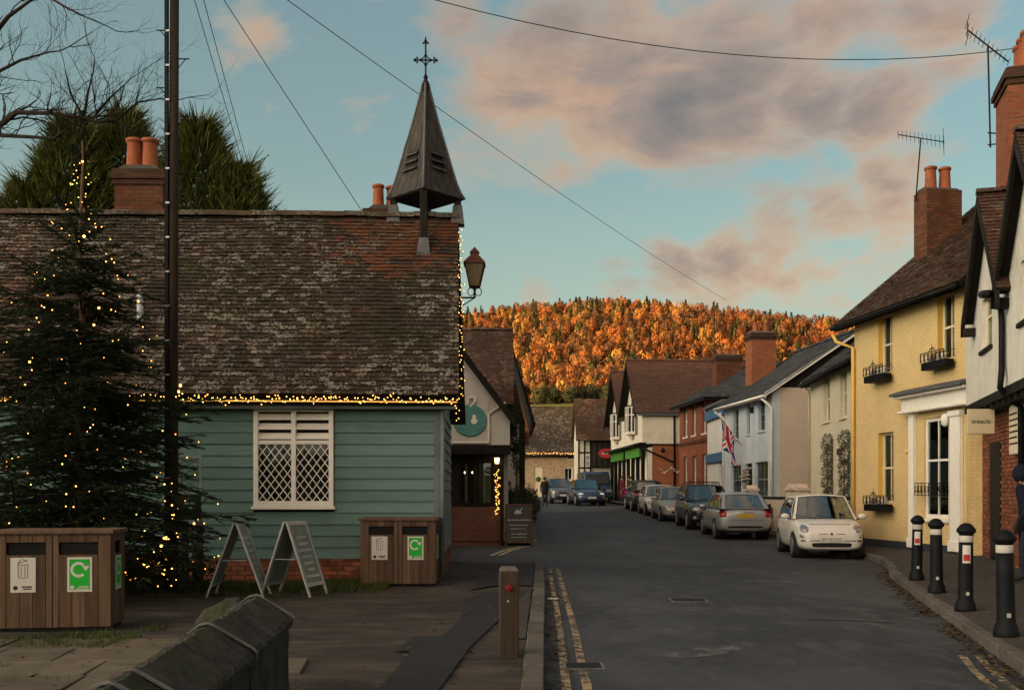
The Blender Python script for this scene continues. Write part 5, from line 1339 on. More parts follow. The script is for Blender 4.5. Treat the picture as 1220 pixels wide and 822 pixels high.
# verges and roof
ex = .18; fz = KH - ex * 1.33
tile_roof(cr2, (K.L + ex, -.3, fz), (K.L + ex, 7.6, fz), (mid, -.3, KA), (mid, 7.6, KA), M['clay_dark'], .1, .165)
tile_roof(cr2, (-ex, 7.6, fz), (-ex, -.3, fz), (mid, 7.6, KA), (mid, -.3, KA), M['clay_dark'], .2, .2)
for p in (-ex, K.L + ex):
    q = MB(); q.hexa([(p, -.33, fz - .25), (p, -.27, fz - .25), (mid, -.27, KA - .25), (mid, -.33, KA - .25), (p, -.33, fz - .02), (p, -.27, fz - .02), (mid, -.27, KA - .02), (mid, -.33, KA - .02)]); q.build('barge_board', M['tarred'], cr2)
# sign panel with raised border and teal disc
x0, x1 = K.x(538), K.x(582); z0_, z1_ = K.z(560, 527), K.z(560, 497)
q = MB(); q.box(x0, x1, -.03, -.002, z0_, z1_ + .35); sp = q.build('sign_panel', M['plaster'], cr2)
q = MB(); q.bar((x0, -.05, z0_), (x1, -.05, z0_), .05); q.bar((x1, -.05, z0_), (x1, -.05, z1_ + .1), .05); q.bar((x1, -.05, z1_ + .1), (K.x(602), -.05, z1_ + .42), .05); q.build('moulding', M['white_paint'], sp)
dx, dz = K.x(560), K.z(560, 501)
q = MB(); q.lathe([(.46, -.02), (.48, 0), (.46, .02)], 28, lambda x, y, z: (dx + x, -.06 + z, dz + y * .95)); dsc = q.build('round_sign', M['teal_sign'], cr2)
q = MB(); q.lathe([(.09, -.01), (.09, .01)], 12, lambda x, y, z: (dx + .12 + x, -.09 + z, dz - .02 + y)); q.lathe([(.055, -.01), (.055, .01)], 12, lambda x, y, z: (dx + .12 + x, -.09 + z, dz + .11 + y)); q.build('pear_mark', M['white_paint'], dsc)
q = MB(); q.tube([(dx + .05 + .10 * math.cos(R(t)), -.06, dz + .56 + .10 * math.sin(R(t))) for t in range(-60, 230, 30)], .028, 6); q.tube([(dx - .0, -.06, dz + .38), (dx + .1, -.06, dz + .47)], .03, 6); q.build('curled_stalk', M['white_paint'], dsc)
# coach lamp by the corner
lp = K.root.location + Vector((K.x(592), .1, K.z(592, 552)))
cl_ = thing('coach_lamp', 'small lit coach lamp at the corner of cafe shopfront', 'lamp', lp)
q = MB(); q.lathe([(.05, 0), (.07, .16)], 6); q.build('lit_glass', M['lamp_warm'], cl_)
q = MB(); q.lathe([(.10, .16), (.09, .19), (.02, .28)], 6); q.bar((0, 0, .24), (0, .2, .30), .02); q.build('hood', M['iron'], cl_)
string_lights('post_lights', 'warm fairy lights wound round the cafe corner post', [K.root.location + Vector((K.x(592.5) + .05 * math.cos(i * 1.5), .06 + .05 * math.sin(i * 1.5), lerp(K.z(592, 560), K.z(592, 612), i / 24))) for i in range(25)], 70, (.025, .02, .02), .009)
# ---- tall tiled house behind the cafe
A2 = House('tall_tiled_house', 'tall house with steep brown tiled roof rising behind the cafe', 'house', (-7.2, 36.2), (.06, 36.2), .1, 7)
ar = A2.root; ridge_z = EYE + (HY - 393) / FPX * 39.4 - A2.z0; ez = A2.z(606, 475)
q = MB(); q.box(0, A2.L - .25, .05, 7, -.4, ez); q.build('wall', M['plaster'], ar)
tile_roof(ar, (-.2, -.3, ez - .25), (A2.L, -.3, ez - .25), (-.2, 3.2, ridge_z), (A2.L - .0, 3.2, ridge_z), M['clay_dark'], .13, .18)
q = MB(); q.hexa([(-.2, 3.2, ridge_z - .06), (A2.L, 3.2, ridge_z - .06), (A2.L, 7.3, ez), (-.2, 7.3, ez), (-.2, 3.2, ridge_z), (A2.L, 3.2, ridge_z), (A2.L, 7.3, ez + .1), (-.2, 7.3, ez + .1)]); q.build('rear_slope', M['clay_dark'], ar)
ridge_tiles(ar, (-.2, 3.2, ridge_z + .03), (A2.L, 3.2, ridge_z + .03), M['clay_dark'], .12, .4)
q = MB(); q.prism([(0, ez), (6.9, ez), (3.2, ridge_z - .1)], lambda p, z, t: (t, p, z), A2.L - .3, A2.L - .02); q.build('gable_wall', M['clay_dark'], ar)
# ---- timber-framed wing with catslide roof towards the street
Wg = House('timber_framed_wing', 'white timber-framed wing with steep catslide roof beside the street', 'house', (-2.4, 42.), (.75, 42.), .22, 9)
gr2 = Wg.root; we = Wg.z(640, 503); wt = EYE + (HY - 393) / FPX * 42. - Wg.z0
q = MB(); q.box(0, Wg.L - .22, 0, 9, -.4, we + .1); q.build('wall', M['plaster'], gr2)
q = MB(); q.prism([(0, we), (Wg.L - .2, we), (Wg.L - 1.05, wt - .2), (.2, wt - .2)], lambda p, z, t: (p, t, z), .0, .3); q.build('gable_wall', M['clay_dark'], gr2)
tile_roof(gr2, (Wg.L + .22, -.25, we - .1), (Wg.L + .22, 9.2, we - .1), (Wg.L - .95, -.25, wt), (Wg.L - .95, 9.2, wt), M['clay_dark'], .13, .18)
for xx in (Wg.L - .32,):
    q = MB(); q.box(xx - .12, xx + .12, -.06, -.002, -.3, we); q.build('timber_post', M['tarred'], gr2)
for zz in (we - 1.25,):
    q = MB(); q.box(0, Wg.L - .45, -.05, -.002, zz, zz + .2); q.build('timber_rail', M['tarred'], gr2)
q = MB(); q.box(1.0, 1.2, -.052, -.002, -.3, we); q.build('timber_post', M['tarred'], gr2)
chimney(gr2, Wg.L + .08 - .25, 7.2, we - .6, Wg.z(633, 462, 7.2), .5, .7, M['brick_orange'], (), .4)

# ------------------------------------------------------------------ foliage makers
def needles(mb, a, b, L, n, w=.006, droop=.0):
    "needle blades round a twig"
    a, b = Vector(a), Vector(b); d = (b - a).normalized(); u = d.orthogonal().normalized(); v = d.cross(u)
    for i in range(n):
        t = (i + rnd.random()) / n; p = a.lerp(b, t); an = rnd.uniform(0, 6.283); o = (u * math.cos(an) + v * math.sin(an)); o.z = abs(o.z) * .4 + o.z * .6
        e = p + (o * .85 + d * .75).normalized() * L * rnd.uniform(.7, 1.15); s_ = d.cross(o).normalized() * w
        mb.add([p - s_, p + s_, e], [(0, 1, 2)])
M['spruce'] = leafmat('spruce_needles', False, (.024, .036, .014), (.011, .019, .009), vary=.7)
M['cypress'] = leafmat('cypress_foliage', False, (.125, .130, .026), (.045, .062, .018), vary=.7)
M['bark'] = mat('bark', (.036, .028, .022), (.02, .016, .013), 9, .9, .7, .01, scl=(1, 1, .3), dirt=.3)
M['bark_light'] = mat('spruce_bark', (.16, .095, .055), (.10, .06, .038), 9, .9, .5, .008, scl=(1, 1, .3), dirt=.3)
M['ivy'] = leafmat('hedge_leaf', False, (.030, .045, .014), (.016, .024, .009), vary=.8)

# decorated spruce beside the pole
tb = P(97, 712, 13.2); tb.z = FC - .03
xt = thing('spruce_tree', 'tall dark spruce hung with warm lights behind the left wooden bin', 'tree', tb)
TH = EYE + (HY - 148) / FPX * 13.2 - tb.z
q = MB(); q.tube([(.02 * math.sin(i * 1.3), .02 * math.cos(i), TH * i / 12) for i in range(13)], [lerp(.085, .012, (i / 12) ** .8) for i in range(13)], 8); q.build('trunk', M['bark_light'], xt, smooth=True)
nd = MB(); br_ = MB(); tips = []
z = .35
while z < TH * .97:
    f = z / TH
    rad = 1.1 * plerp([(0, 1.75), (.12, 2.0), (.28, 1.95), (.5, 1.5), (.64, 1.05), (.72, .60), (.80, .36), (.9, .24), (1, .1)], f)
    nbr = 10 if f < .55 else (8 if f < .72 else 4)
    if f > .72 and rnd.random() < .35: z += .16; continue
    a0 = rnd.uniform(0, 6.28)
    for k in range(nbr):
        a = a0 + k * 6.283 / nbr + rnd.uniform(-.3, .3); L = rad * rnd.uniform(.62, 1.12)
        if math.cos(a) > .25 and rnd.random() < .9: L *= .80
        dr = Vector((math.cos(a), math.sin(a), 0)); pts = []; zj = z + rnd.uniform(-.16, .16); til = rnd.uniform(-.1, .62); drp = rnd.uniform(.15, .75)
        for i in range(6):
            t = i / 5; pts.append(dr * L * t + Vector((.03 * rnd.gauss(0, 1) * t, .03 * rnd.gauss(0, 1) * t, zj + L * (til * t - drp * t * t + .22 * t ** 3) + (.045 * i if f > .7 else 0))))
        br_.tube(pts, [lerp(.016, .003, i / 5) for i in range(6)], 4)
        sd = Vector((-dr.y, dr.x, 0))
        for i in range(1, 6):
            p0_, p1_ = pts[i - 1], pts[i]
            if i > 1: needles(nd, p0_, p1_, .05, int(16 * L / 1.6) + 6, .0075)
            for s_ in (-1, 1):
                for rep in range(2):
                    if rnd.random() < .1: continue
                    st_ = p0_.lerp(p1_, rnd.random()); tl = L * (.36 - .055 * i) * rnd.uniform(.7, 1.2) + .05
                    e = st_ + (sd * s_ * .75 + dr * .7).normalized() * tl + Vector((0, 0, -tl * rnd.uniform(.05, .35)))
                    needles(nd, st_, e, .05, int(tl * 85) + 5, .0075); tips.append(e)
                    if tl > .22:
                        for r2 in (-1, 1):
                            m_ = st_.lerp(e, .5); e2 = m_ + (dr * .8 + sd * s_ * .3 + sd * r2 * .5).normalized() * tl * .45 + Vector((0, 0, -.03)); needles(nd, m_, e2, .04, int(tl * 45) + 4, .0055)
        tips.append(pts[-1]); needles(nd, pts[-2], pts[-1] + dr * .06, .034, 22, .0042)
    z += lerp(.12, .19, f)
nd.build('needles', M['spruce'], xt, kind='stuff'); br_.build('branches', M['bark'], xt, kind='stuff')
# its lights
M['bulb_tree'] = glow('tree_bulb', (1.0, .42, .075), 3.4)
lt = thing('tree_lights', 'warm fairy lights scattered through the dark spruce tree', 'fairy lights', tb, 0, 'strings of warm fairy lights')
q = MB(); w_ = MB(); prev = None; NL = 330
for i in range(NL):
    f = (i + .5) / NL; zz = TH * (.06 + .86 * f ** 1.6)
    rr = plerp([(0, 1.6), (.12, 1.85), (.28, 1.7), (.5, 1.2), (.68, .7), (.80, .28), (.9, .12), (1, .03)], zz / TH) * rnd.uniform(.5, 1.06); a = i * .61 + rnd.uniform(-.9, .9)
    c = Vector((math.cos(a) * rr, math.sin(a) * rr, zz + rnd.uniform(-.08, .08)))
    q.sphere(c, .0072 * (rnd.uniform(1.9, 2.7) if rnd.random() < .08 else rnd.uniform(.6, 1.25)), 5, 4)
    if prev is not None: w_.tube([prev, prev.lerp(c, .5) - Vector((0, 0, .03)), c], .0025, 3, False)
    prev = c
q.build('bulbs', M['bulb_tree'], lt, kind='stuff'); w_.build('cable', M['wire'], lt)

# broad-leaved masses made of small leaves
def leaf_mass(mb, c, r, n, size, sq=(1, 1, 1), hollow=.4):
    c = Vector(c)
    for i in range(n):
        d = Vector((rnd.gauss(0, 1), rnd.gauss(0, 1), rnd.gauss(0, 1))).normalized(); k = rnd.uniform(hollow, 1) ** .6
        p = c + Vector((d.x * r * sq[0], d.y * r * sq[1], d.z * r * sq[2])) * k * (1 + .25 * noise.noise(d * 2.3 + c))
        u = Vector((rnd.gauss(0, 1), rnd.gauss(0, 1), rnd.gauss(0, .7))).normalized(); v = u.orthogonal().normalized(); s_ = size * rnd.uniform(.6, 1.3)
        mb.add([p - u * s_, p + v * s_ * .5, p + u * s_, p - v * s_ * .5], [(0, 1, 2, 3)])
def shrub(name, label, loc, blobs, n, size, m, cat='shrub', stem=True, group=None):
    root = thing(name, label, cat, loc, 0, group); q = MB()
    for (c, r, sq) in blobs: leaf_mass(q, c, r, int(n * r * r * 6), size, sq)
    q.build('foliage', m, root, kind='stuff')
    q = MB()
    for (c, r, sq) in blobs: q.tube([(c[0] * .3, c[1] * .3, -.05), (c[0], c[1], c[2])], [.025, .008], 5)
    q.build('stems', M['bark'], root)
    return root
shrub('low_shrub', 'low evergreen shrub with small lights at the foot of telegraph pole', P(195, 709, 14.2) + Vector((0, 0, .03)), [((-.2, 0, .28), .40, (1.2, .8, .8)), ((.45, .1, .22), .32, (1.3, .8, .8)), ((-.7, -.3, .22), .32, (1.2, .8, .7))], 420, .035, M['spruce'])
string_lights('shrub_lights', 'warm fairy lights trailing over the low shrub by the pole', [tuple(P(150, 690, 13.6)), tuple(P(175, 655, 13.8)), tuple(P(190, 690, 13.8)), tuple(P(205, 640, 13.9)), tuple(P(195, 600, 14.0)), tuple(P(212, 570, 14.0))], 46, (.09, .05, .08), .010, M['bulb_tree'])
# clipped hedge and climbers by the cafe
hd = shrub('clipped_hedge', 'dark clipped hedge between the cafe and timber-framed wing', (.28, 34.5, .2), [((-.2, .2, .75), .75, (1, 1, 1)), ((.15, 2.2, .85), .8, (.8, 1.2, .95)), ((-.35, -1.6, .6), .6, (1, 1, 1))], 700, .05, M['ivy'], 'hedge')
shrub('hanging_climber', 'dark climbing evergreen hanging at the cafe eaves corner', (.12, 28.4, 0), [((.0, 0, 3.25), .40, (.6, .6, 1.5)), ((.06, .1, 2.5), .30, (.7, .7, 1.7)), ((.02, .1, 3.8), .25, (.7, .7, 1.4))], 900, .04, M['ivy'], 'climber')
shrub('doorway_plant', 'small leafy plant standing by the cafe corner', (.02, 29.2, .08), [((0, 0, .55), .34, (.8, .8, 1.1)), ((.22, .3, .35), .26, (1, 1, 1))], 600, .05, M['cypress'], 'plant')

M['grey_leaf'] = leafmat('grey_leaf', False, (.17, .15, .115), (.06, .055, .04), vary=.8)
for px_a, py_t, lb_ in ((992, 512, 'grey trained shrub left of the cream house door'), (1012.5, 505, 'grey trained shrub right of the cream house door')):
    cp = C.O + C.u * C.x(px_a) - C.n * .16; top_ = C.z(px_a, py_t)
    shrub('trained_shrub', lb_, (cp.x, cp.y, C.z0 - .15), [((0, 0, .35 + i * .42), .27, (.75, .6, 1.1)) for i in range(int((top_ - .1) / .42))], 900, .035, M['grey_leaf'], 'climber', group='trained shrubs on the cream house')
# cypresses behind the hall roof
def cypress(name, label, base, h, w, n, lean=0.):
    root = thing(name, label, 'tree', base, 0, 'cypresses behind the hall')
    q = MB(); q.tube([(0, 0, -.1), (0, 0, h * .5), (lean, 0, h * .9)], [.22, .14, .03], 8); q.build('trunk', M['bark'], root, smooth=True)
    q = MB()
    for i in range(n):
        z = h * (rnd.uniform(.5, 1.0) if rnd.random() < .88 else rnd.uniform(.12, .5)); f = z / h; a = rnd.uniform(0, 6.283)
        rr = w * (1.02 - f) ** .88 * (1 + .30 * noise.noise(Vector((math.cos(a) * 1.5, math.sin(a) * 1.5, z * .5)))) * rnd.uniform(.6, 1.0) * (1 + .22 * noise.noise(Vector((math.cos(a) * 4, math.sin(a) * 4, z * 1.7)))) + .06
        d = Vector((math.cos(a), math.sin(a), 0)); p = d * rr + Vector((lean * f, 0, z)); up = (d * .8 + Vector((0, 0, .75)) + Vector((rnd.gauss(0, .3), rnd.gauss(0, .3), rnd.gauss(0, .25)))).normalized()
        sd = up.cross(Vector((rnd.gauss(0, 1), rnd.gauss(0, 1), rnd.gauss(0, 1)))).normalized(); L = rnd.uniform(.35, .75) if rnd.random() < .16 else rnd.uniform(.12, .36); wd = rnd.uniform(.014, .028)
        for s_ in (-1, 0, 1):
            dd = (up + sd * s_ * .55).normalized(); b_ = p + up * L * .12
            sx = dd.cross(sd if s_ == 0 else up).normalized() * wd
            q.add([b_ - sx, b_ + sx, b_ + dd * L * (1 if s_ == 0 else .7) + sx * .2, b_ + dd * L * (1 if s_ == 0 else .7) - sx * .2], [(0, 1, 2, 3)])
    q.build('crown', M['cypress'], root, kind='stuff')
for (px, py, d, w, n, label) in ((30, 222, 25, 3.6, 5000, 'lowest cypress tip showing over the roof at the left edge'), (88, 150, 26, 5.0, 13000, 'tall olive-green cypress behind the decorated spruce tip'), (150, 140, 27, 4.8, 11000, 'dark cypress behind the brick chimney and its pots'), (236, 152, 25.5, 4.8, 12500, 'broad olive cypress right of the telegraph pole'), (284, 200, 25, 3.6, 6000, 'small cypress at the right end of the row behind the roof')):
    t_ = P(px, py, d); cypress('cypress_tree', label, (t_.x, t_.y, .1), t_.z - .1, w, n)

# bare tree reaching in from the left
bt = thing('bare_tree', 'bare winter tree with long dark limbs reaching in from the left edge', 'tree', (-12.6, 21.5, 0))
q = MB(); lim = MB()
def grow(p, d, L, r, depth, mb):
    pts = [p]; rs2 = [r]; n = 5; c = d.copy()
    for i in range(n):
        c = (c + Vector((rnd.gauss(0, .20), rnd.gauss(0, .20), rnd.gauss(.03, .20)))).normalized(); pts.append(pts[-1] + c * L / n); rs2.append(lerp(r, r * .55, (i + 1) / n))
    mb.tube(pts, rs2, 6 if r > .03 else (4 if r > .012 else 3), r > .03)
    if depth == 0: return
    for k in range(3 if depth > 1 else 4):
        i = rnd.randint(2, n); a = rnd.uniform(.35, .95); ax = Vector((rnd.gauss(0, 1), rnd.gauss(0, 1), rnd.gauss(0, 1))).normalized()
        nd_ = (Matrix.Rotation(a, 3, ax) @ c).normalized(); nd_.z += .10; nd_.normalize()
        grow(pts[i], nd_, L * rnd.uniform(.5, .78), rs2[i] * rnd.uniform(.5, .72), depth - 1, mb)
T0 = Vector((0, 0, 0)); base = Vector(bt.location)
q.tube([(0, 0, -.2), (.1, 0, 2.5), (0.2, 0, 5.2), (.1, .1, 8.)], [.42, .34, .30, .24], 10); q.build('trunk', M['bark'], bt, smooth=True)
def limb(pix, d, r0, dep=3):
    pts = [P(px, py, dd) - base for (px, py), dd in zip(pix, d)]
    # refine the hand-placed limb with a little wander
    rr = [lerp(r0, r0 * .28, i / (len(pts) - 1)) for i in range(len(pts))]
    lim.tube(pts, rr, 7)
    for i in range(1, len(pts)):
        for k in range(4):
            t = rnd.random(); p = pts[i - 1].lerp(pts[i], t); dr = (pts[i] - pts[i - 1]).normalized()
            up = Vector((rnd.gauss(.15, .5), rnd.gauss(0, .5), rnd.gauss(.55, .5))); nd_ = (dr * .7 + up).normalized()
            grow(p, nd_, rnd.uniform(.5, 1.05), rr[i] * rnd.uniform(.35, .55), dep - 1, lim)
    grow(pts[-1], (pts[-1] - pts[-2]).normalized(), 1.0, rr[-1], 2, lim)
limb([(-75, 200), (-20, 165), (20, 134), (60, 135), (95, 140)], [21.5, 21, 20.5, 20.3, 20.2], .085)
limb([(-75, 175), (-20, 160), (30, 163), (65, 165), (82, 152)], [21.5, 21, 20.6, 20.4, 20.3], .06, 2)
limb([(-75, 110), (-30, 70), (10, 20), (45, -5)], [21.5, 21, 21, 21], .08)
limb([(-75, 130), (-20, 95), (25, 72), (60, 62)], [21.5, 21, 20.8, 20.7], .055, 3)
limb([(95, 140), (118, 146), (140, 142), (165, 122), (190, 118)], [20.2, 20.1, 20, 20, 20], .045, 3)
limb([(98, 138), (84, 112), (78, 85)], [20.2, 20.1, 20], .03, 3)
limb([(100, 138), (105, 110), (112, 82)], [20.2, 20.1, 20], .035, 3)
limb([(110, 142), (130, 118), (155, 95)], [20.2, 20.1, 20], .032, 3)
limb([(-75, 60), (-20, 10), (30, -20), (80, 10), (105, 22)], [21.5, 21, 21, 21, 21], .05, 2)
lim.build('limbs', M['bark'], bt, smooth=False)
# ------------------------------------------------------------------ telegraph pole and wires
M['pole'] = mat('pole_timber', (.045, .030, .022), (.024, .018, .014), 4, .85, .6, .008, scl=(3, 3, .25), dirt=.4)
pp = P(206, 700, 14.5)
pole = thing('telegraph_pole', 'tall dark timber telegraph pole with step irons in front of hall', 'pole', (pp.x, pp.y, FC - .05), R(0))
PH = 9.9
q = MB(); q.tube([(0.0, 0, 0), (0.0, 0, 4), (.03, 0, PH)], [.082, .074, .062], 12); q.build('shaft', M['pole'], pole, smooth=True)
q = MB(); q.box(-.095, -.045, -.085, -.035, .1, PH - .5); q.build('cable_guard', M['black_paint'], pole)
for i, zz in enumerate([4.9 + .42 * k for k in range(9)]):
    s_ = 1 if i % 2 else -1
    q = MB(); q.tube([(s_ * .06, 0, zz), (s_ * .24, 0, zz)], .010, 5); q.tube([(s_ * .19, 0, zz), (s_ * .08, 0, zz - .13)], .007, 4); q.build('step_iron', M['iron'], pole)
M['galv'] = mat('galvanised', (.42, .42, .42), (.3, .3, .3), 9, .4, .1, metallic=.6, dirt=.2)
for i in range(17):
    q = MB(); q.box(-.075, -.02, -.098, -.086, 1.2 + .5 * i, 1.225 + .5 * i); q.build('cable_clip', M['galv'], pole)
def wire(name, label, pts, r=.008, n=14, sag=0.):
    a, b = Vector(pts[0]), Vector(pts[1]); ps = [a.lerp(b, i / n) - Vector((0, 0, sag * 4 * (i / n) * (1 - i / n))) for i in range(n + 1)]
    root = MB(); root.tube([p - a for p in ps], r, 4); o = root.build(name, M['wire'], None); o.location = a
    return tag(o, label, 'wire', 'overhead wires')
ptop = Vector((pp.x + .03, pp.y, PH))
wire('overhead_wire', 'long overhead wire passing behind the bell turret towards distant mast', (ptop, P(866, 358, 51.)), .009, sag=.25)
wire('overhead_wire', 'overhead wire dropping to the small chimney left of the turret', (ptop - Vector((0, 0, .1)), P(434, 256, 19.9)), .008)
wire('overhead_wire', 'left of the paired wires slanting down behind the hall roof', (ptop - Vector((.02, 0, .15)), P(309, 262, 24.)), .0065)
wire('overhead_wire', 'right of the paired wires slanting down behind the hall roof', (ptop + Vector((.10, 0, .0)), P(313, 262, 24.)), .0065)
wire('overhead_wire', 'sagging overhead wire crossing the top right of the sky', (ptop + Vector((0, 0, .08)), P(1216, 57, 19.)), .008, 20, .95)
mp = P(851, 375, 51); ms = thing('roof_mast', 'thin tall mast rising above the red brick house roof', 'mast', (mp.x, mp.y, P(851, 470, 51).z))
q = MB(); q.tube([(0, 0, -1.0), (0, 0, mp.z - ms.location.z + .7)], .03, 6); q.build('mast_pole', M['iron'], ms)
q = MB(); q.bar((-.5, 0, mp.z - ms.location.z - .0), (.5, 0, mp.z - ms.location.z), .03); q.build('cross_arm', M['iron'], ms)

# ------------------------------------------------------------------ wooden twin litter bins
M['bin_wood'] = mat('bin_timber', (.125, .076, .046), (.062, .039, .026), 3.5, .65, .4, .004, vary=.55, dirt=.45, dirtc=(.05, .038, .028), scl=(5, 5, .35))
M['label_white'] = mat('label_white', (.55, .53, .48), (.50, .48, .43), 3, .5, 0, vary=0, dirt=.2, dirtc=(.3, .28, .22))
M['label_green'] = mat('label_green', (.02, .38, .035), (.018, .33, .03), 3, .45, 0, vary=0, dirt=.1)
M['ink'] = mat('ink', (.035, .035, .035), None, 3, .6, 0, vary=0, dirt=0)
def label_plate(parent, x, z, w, h, green, mtx, yoff=-.006):
    "printed label: thin plate facing local -y, put in place with mtx"
    q = MB(); q.box(x - w/2, x + w/2, yoff, yoff + .004, z - h/2, z + h/2); pl = q.build('label', M['label_white'], parent); pl.matrix_local = mtx
    y = yoff - .0015
    def pr(mb, m): return mb.build('print', m, pl)
    if green:
        q = MB(); b = .012 * w / .14; q.box(x - w/2 + b, x + w/2 - b, y, y + .001, z - h/2 + b, z + h/2 - b); pr(q, M['label_green'])
        q = MB(); y2 = y - .002; r0, r1 = w * .22, w * .33; cz = z + h * .14; pts = list(range(45, 316, 18))
        for a, b2 in zip(pts, pts[1:]):
            q.poly([(x - .01 + r * math.cos(R(t)) , y2, cz + r * math.sin(R(t))) for r, t in ((r0, a), (r1, a), (r1, b2), (r0, b2))])
        q.poly([(x + w * .10, y2, cz + w * .16), (x + w * .40, y2, cz + w * .16), (x + w * .25, y2, cz - w * .06)]); pr(q, M['label_white'])
        q = MB(); q.box(x - w * .05, x + w * .36, y2, y2 + .0005, z - h * .37, z - h * .34); q.box(x - w * .15, x + w * .36, y2, y2 + .0005, z - h * .43, z - h * .405); q.lathe([(w * .09, 0), (w * .09, .0006)], 8, lambda a, b2, c: (x - w * .30 + a, y2 + c, z - h * .37 + b2)); pr(q, M['label_white'])
    else:
        y2 = y; q = MB(); t_ = w * .022; cw, ch = w * .2, h * .19; cz = z + h * .12
        def ln(a, b2): q.bar((x + a[0], y2, cz + a[1]), (x + b2[0], y2, cz + b2[1]), t_, .001, (0, 1, 0))
        ln((-cw, ch), (-cw * .9, -ch)); ln((cw, ch), (cw * .9, -ch)); ln((-cw * .9, -ch), (0, -ch * 1.12)); ln((0, -ch * 1.12), (cw * .9, -ch)); ln((-cw, ch), (0, ch * .85)); ln((0, ch * .85), (cw, ch))
        ln((-cw * 1.1, ch * 1.15), (cw * .9, ch * 1.55)); ln((-cw * 1.1, ch * 1.15), (-cw * .3, ch * 1.75)); ln((cw * .9, ch * 1.55), (-cw * .3, ch * 1.75)); ln((-cw * .4, ch * .7), (-cw * .36, -ch * .9)); ln((cw * .4, ch * .7), (cw * .36, -ch * .9)); pr(q, M['ink'])
        q = MB(); q.box(x - w * .05, x + w * .36, y2, y2 + .0008, z - h * .36, z - h * .32); q.box(x - w * .0, x + w * .34, y2, y2 + .0008, z - h * .42, z - h * .385); q.lathe([(w * .10, 0), (w * .10, .0008)], 8, lambda a, b2, c: (x - w * .30 + a, y2 + c, z - h * .37 + b2)); pr(q, M['ink'])
def litter_bin(loc, rz, label):
    b = thing('litter_bin', label, 'litter bin', loc, rz, 'twin wooden litter bins')
    W2, D, H = .58, .62, 1.06; ch = 0.
    q = MB(); q.box(-W2 + .04, W2 - .04, .04, D - .04, .02, H - .05); q.build('inner_box', M['black_paint'], b)
    q = MB(); q.box(-W2 + .03, W2 - .03, .03, D - .03, 0, .06); q.build('base', M['black_paint'], b)
    # boards of the front, broken by the two mouths
    mouths = ((-.425, -.106), (.112, .432)); mz = (.805, .935)
    edges = [-W2 + i * (2 * W2) / 9 for i in range(10)]
    for a, c in zip(edges, edges[1:]):
        cuts = [(.05, H - .04)]
        for m0, m1 in mouths:
            if a < m1 - .01 and c > m0 + .01: cuts = [(.05, mz[0]), (mz[1], H - .04)]
        for z0_, z1_ in cuts:
            q = MB(); j = rnd.uniform(0, .003); q.box(a + .002, c - .002, -j, .025, z0_, z1_); q.build('board', M['bin_wood'], b, bevel=.003)
    for m0, m1 in mouths:
        q = MB(); q.box(m0 - .04, m1 + .04, .034, .0385, mz[0] - .03, mz[1] + .03); q.build('mouth', M['black_paint'], b)
    for sx in (-1, 1):
        for i in range(4):
            y0_, y1_ = .027 + i * (D - .05) / 4, .027 + (i + 1) * (D - .05) / 4
            for z0_, z1_ in ([(.05, mz[0]), (mz[1], H - .04)] if i in (1, 2) else [(.05, H - .04)]):
                q = MB(); xx = sx * W2; q.box(min(xx, xx - sx * .025), max(xx, xx - sx * .025), y0_ + .002, y1_ - .002, z0_, z1_); q.build('board', M['bin_wood'], b, bevel=.003)
    q = MB(); q.box(-W2, W2, D - .02, D, .05, H - .04); q.build('rear_panel', M['bin_wood'], b)
    q = MB(); q.box(-W2 - .03, W2 + .03, -.035, D + .02, H - .038, H + .005); q.build('lid', M['bin_wood'], b, bevel=.006)
    q = MB(); q.box(-.006, .006, -.004, .0, .06, H - .05); q.build('joint', M['black_paint'], b)
    label_plate(b, -.285, .60, .245, .36, False, Matrix.Identity(4)); label_plate(b, .27, .60, .245, .36, True, Matrix.Identity(4))
    label_plate(b, .31, .60, .245, .36, True, Matrix.Translation((W2, 0, 0)) @ Matrix.Rotation(R(90), 4, 'Z'))
    return b
bl = P(64, 757, 10.33); litter_bin((bl.x - .0, 10.3, FC - .005), R(9), 'large wooden twin litter bin near the left edge in front of spruce')
b2 = P(474.5, 700, 15.3); litter_bin((b2.x, 15.27, FC - .005), R(0), 'wooden twin litter bin standing against the right end of green hall')

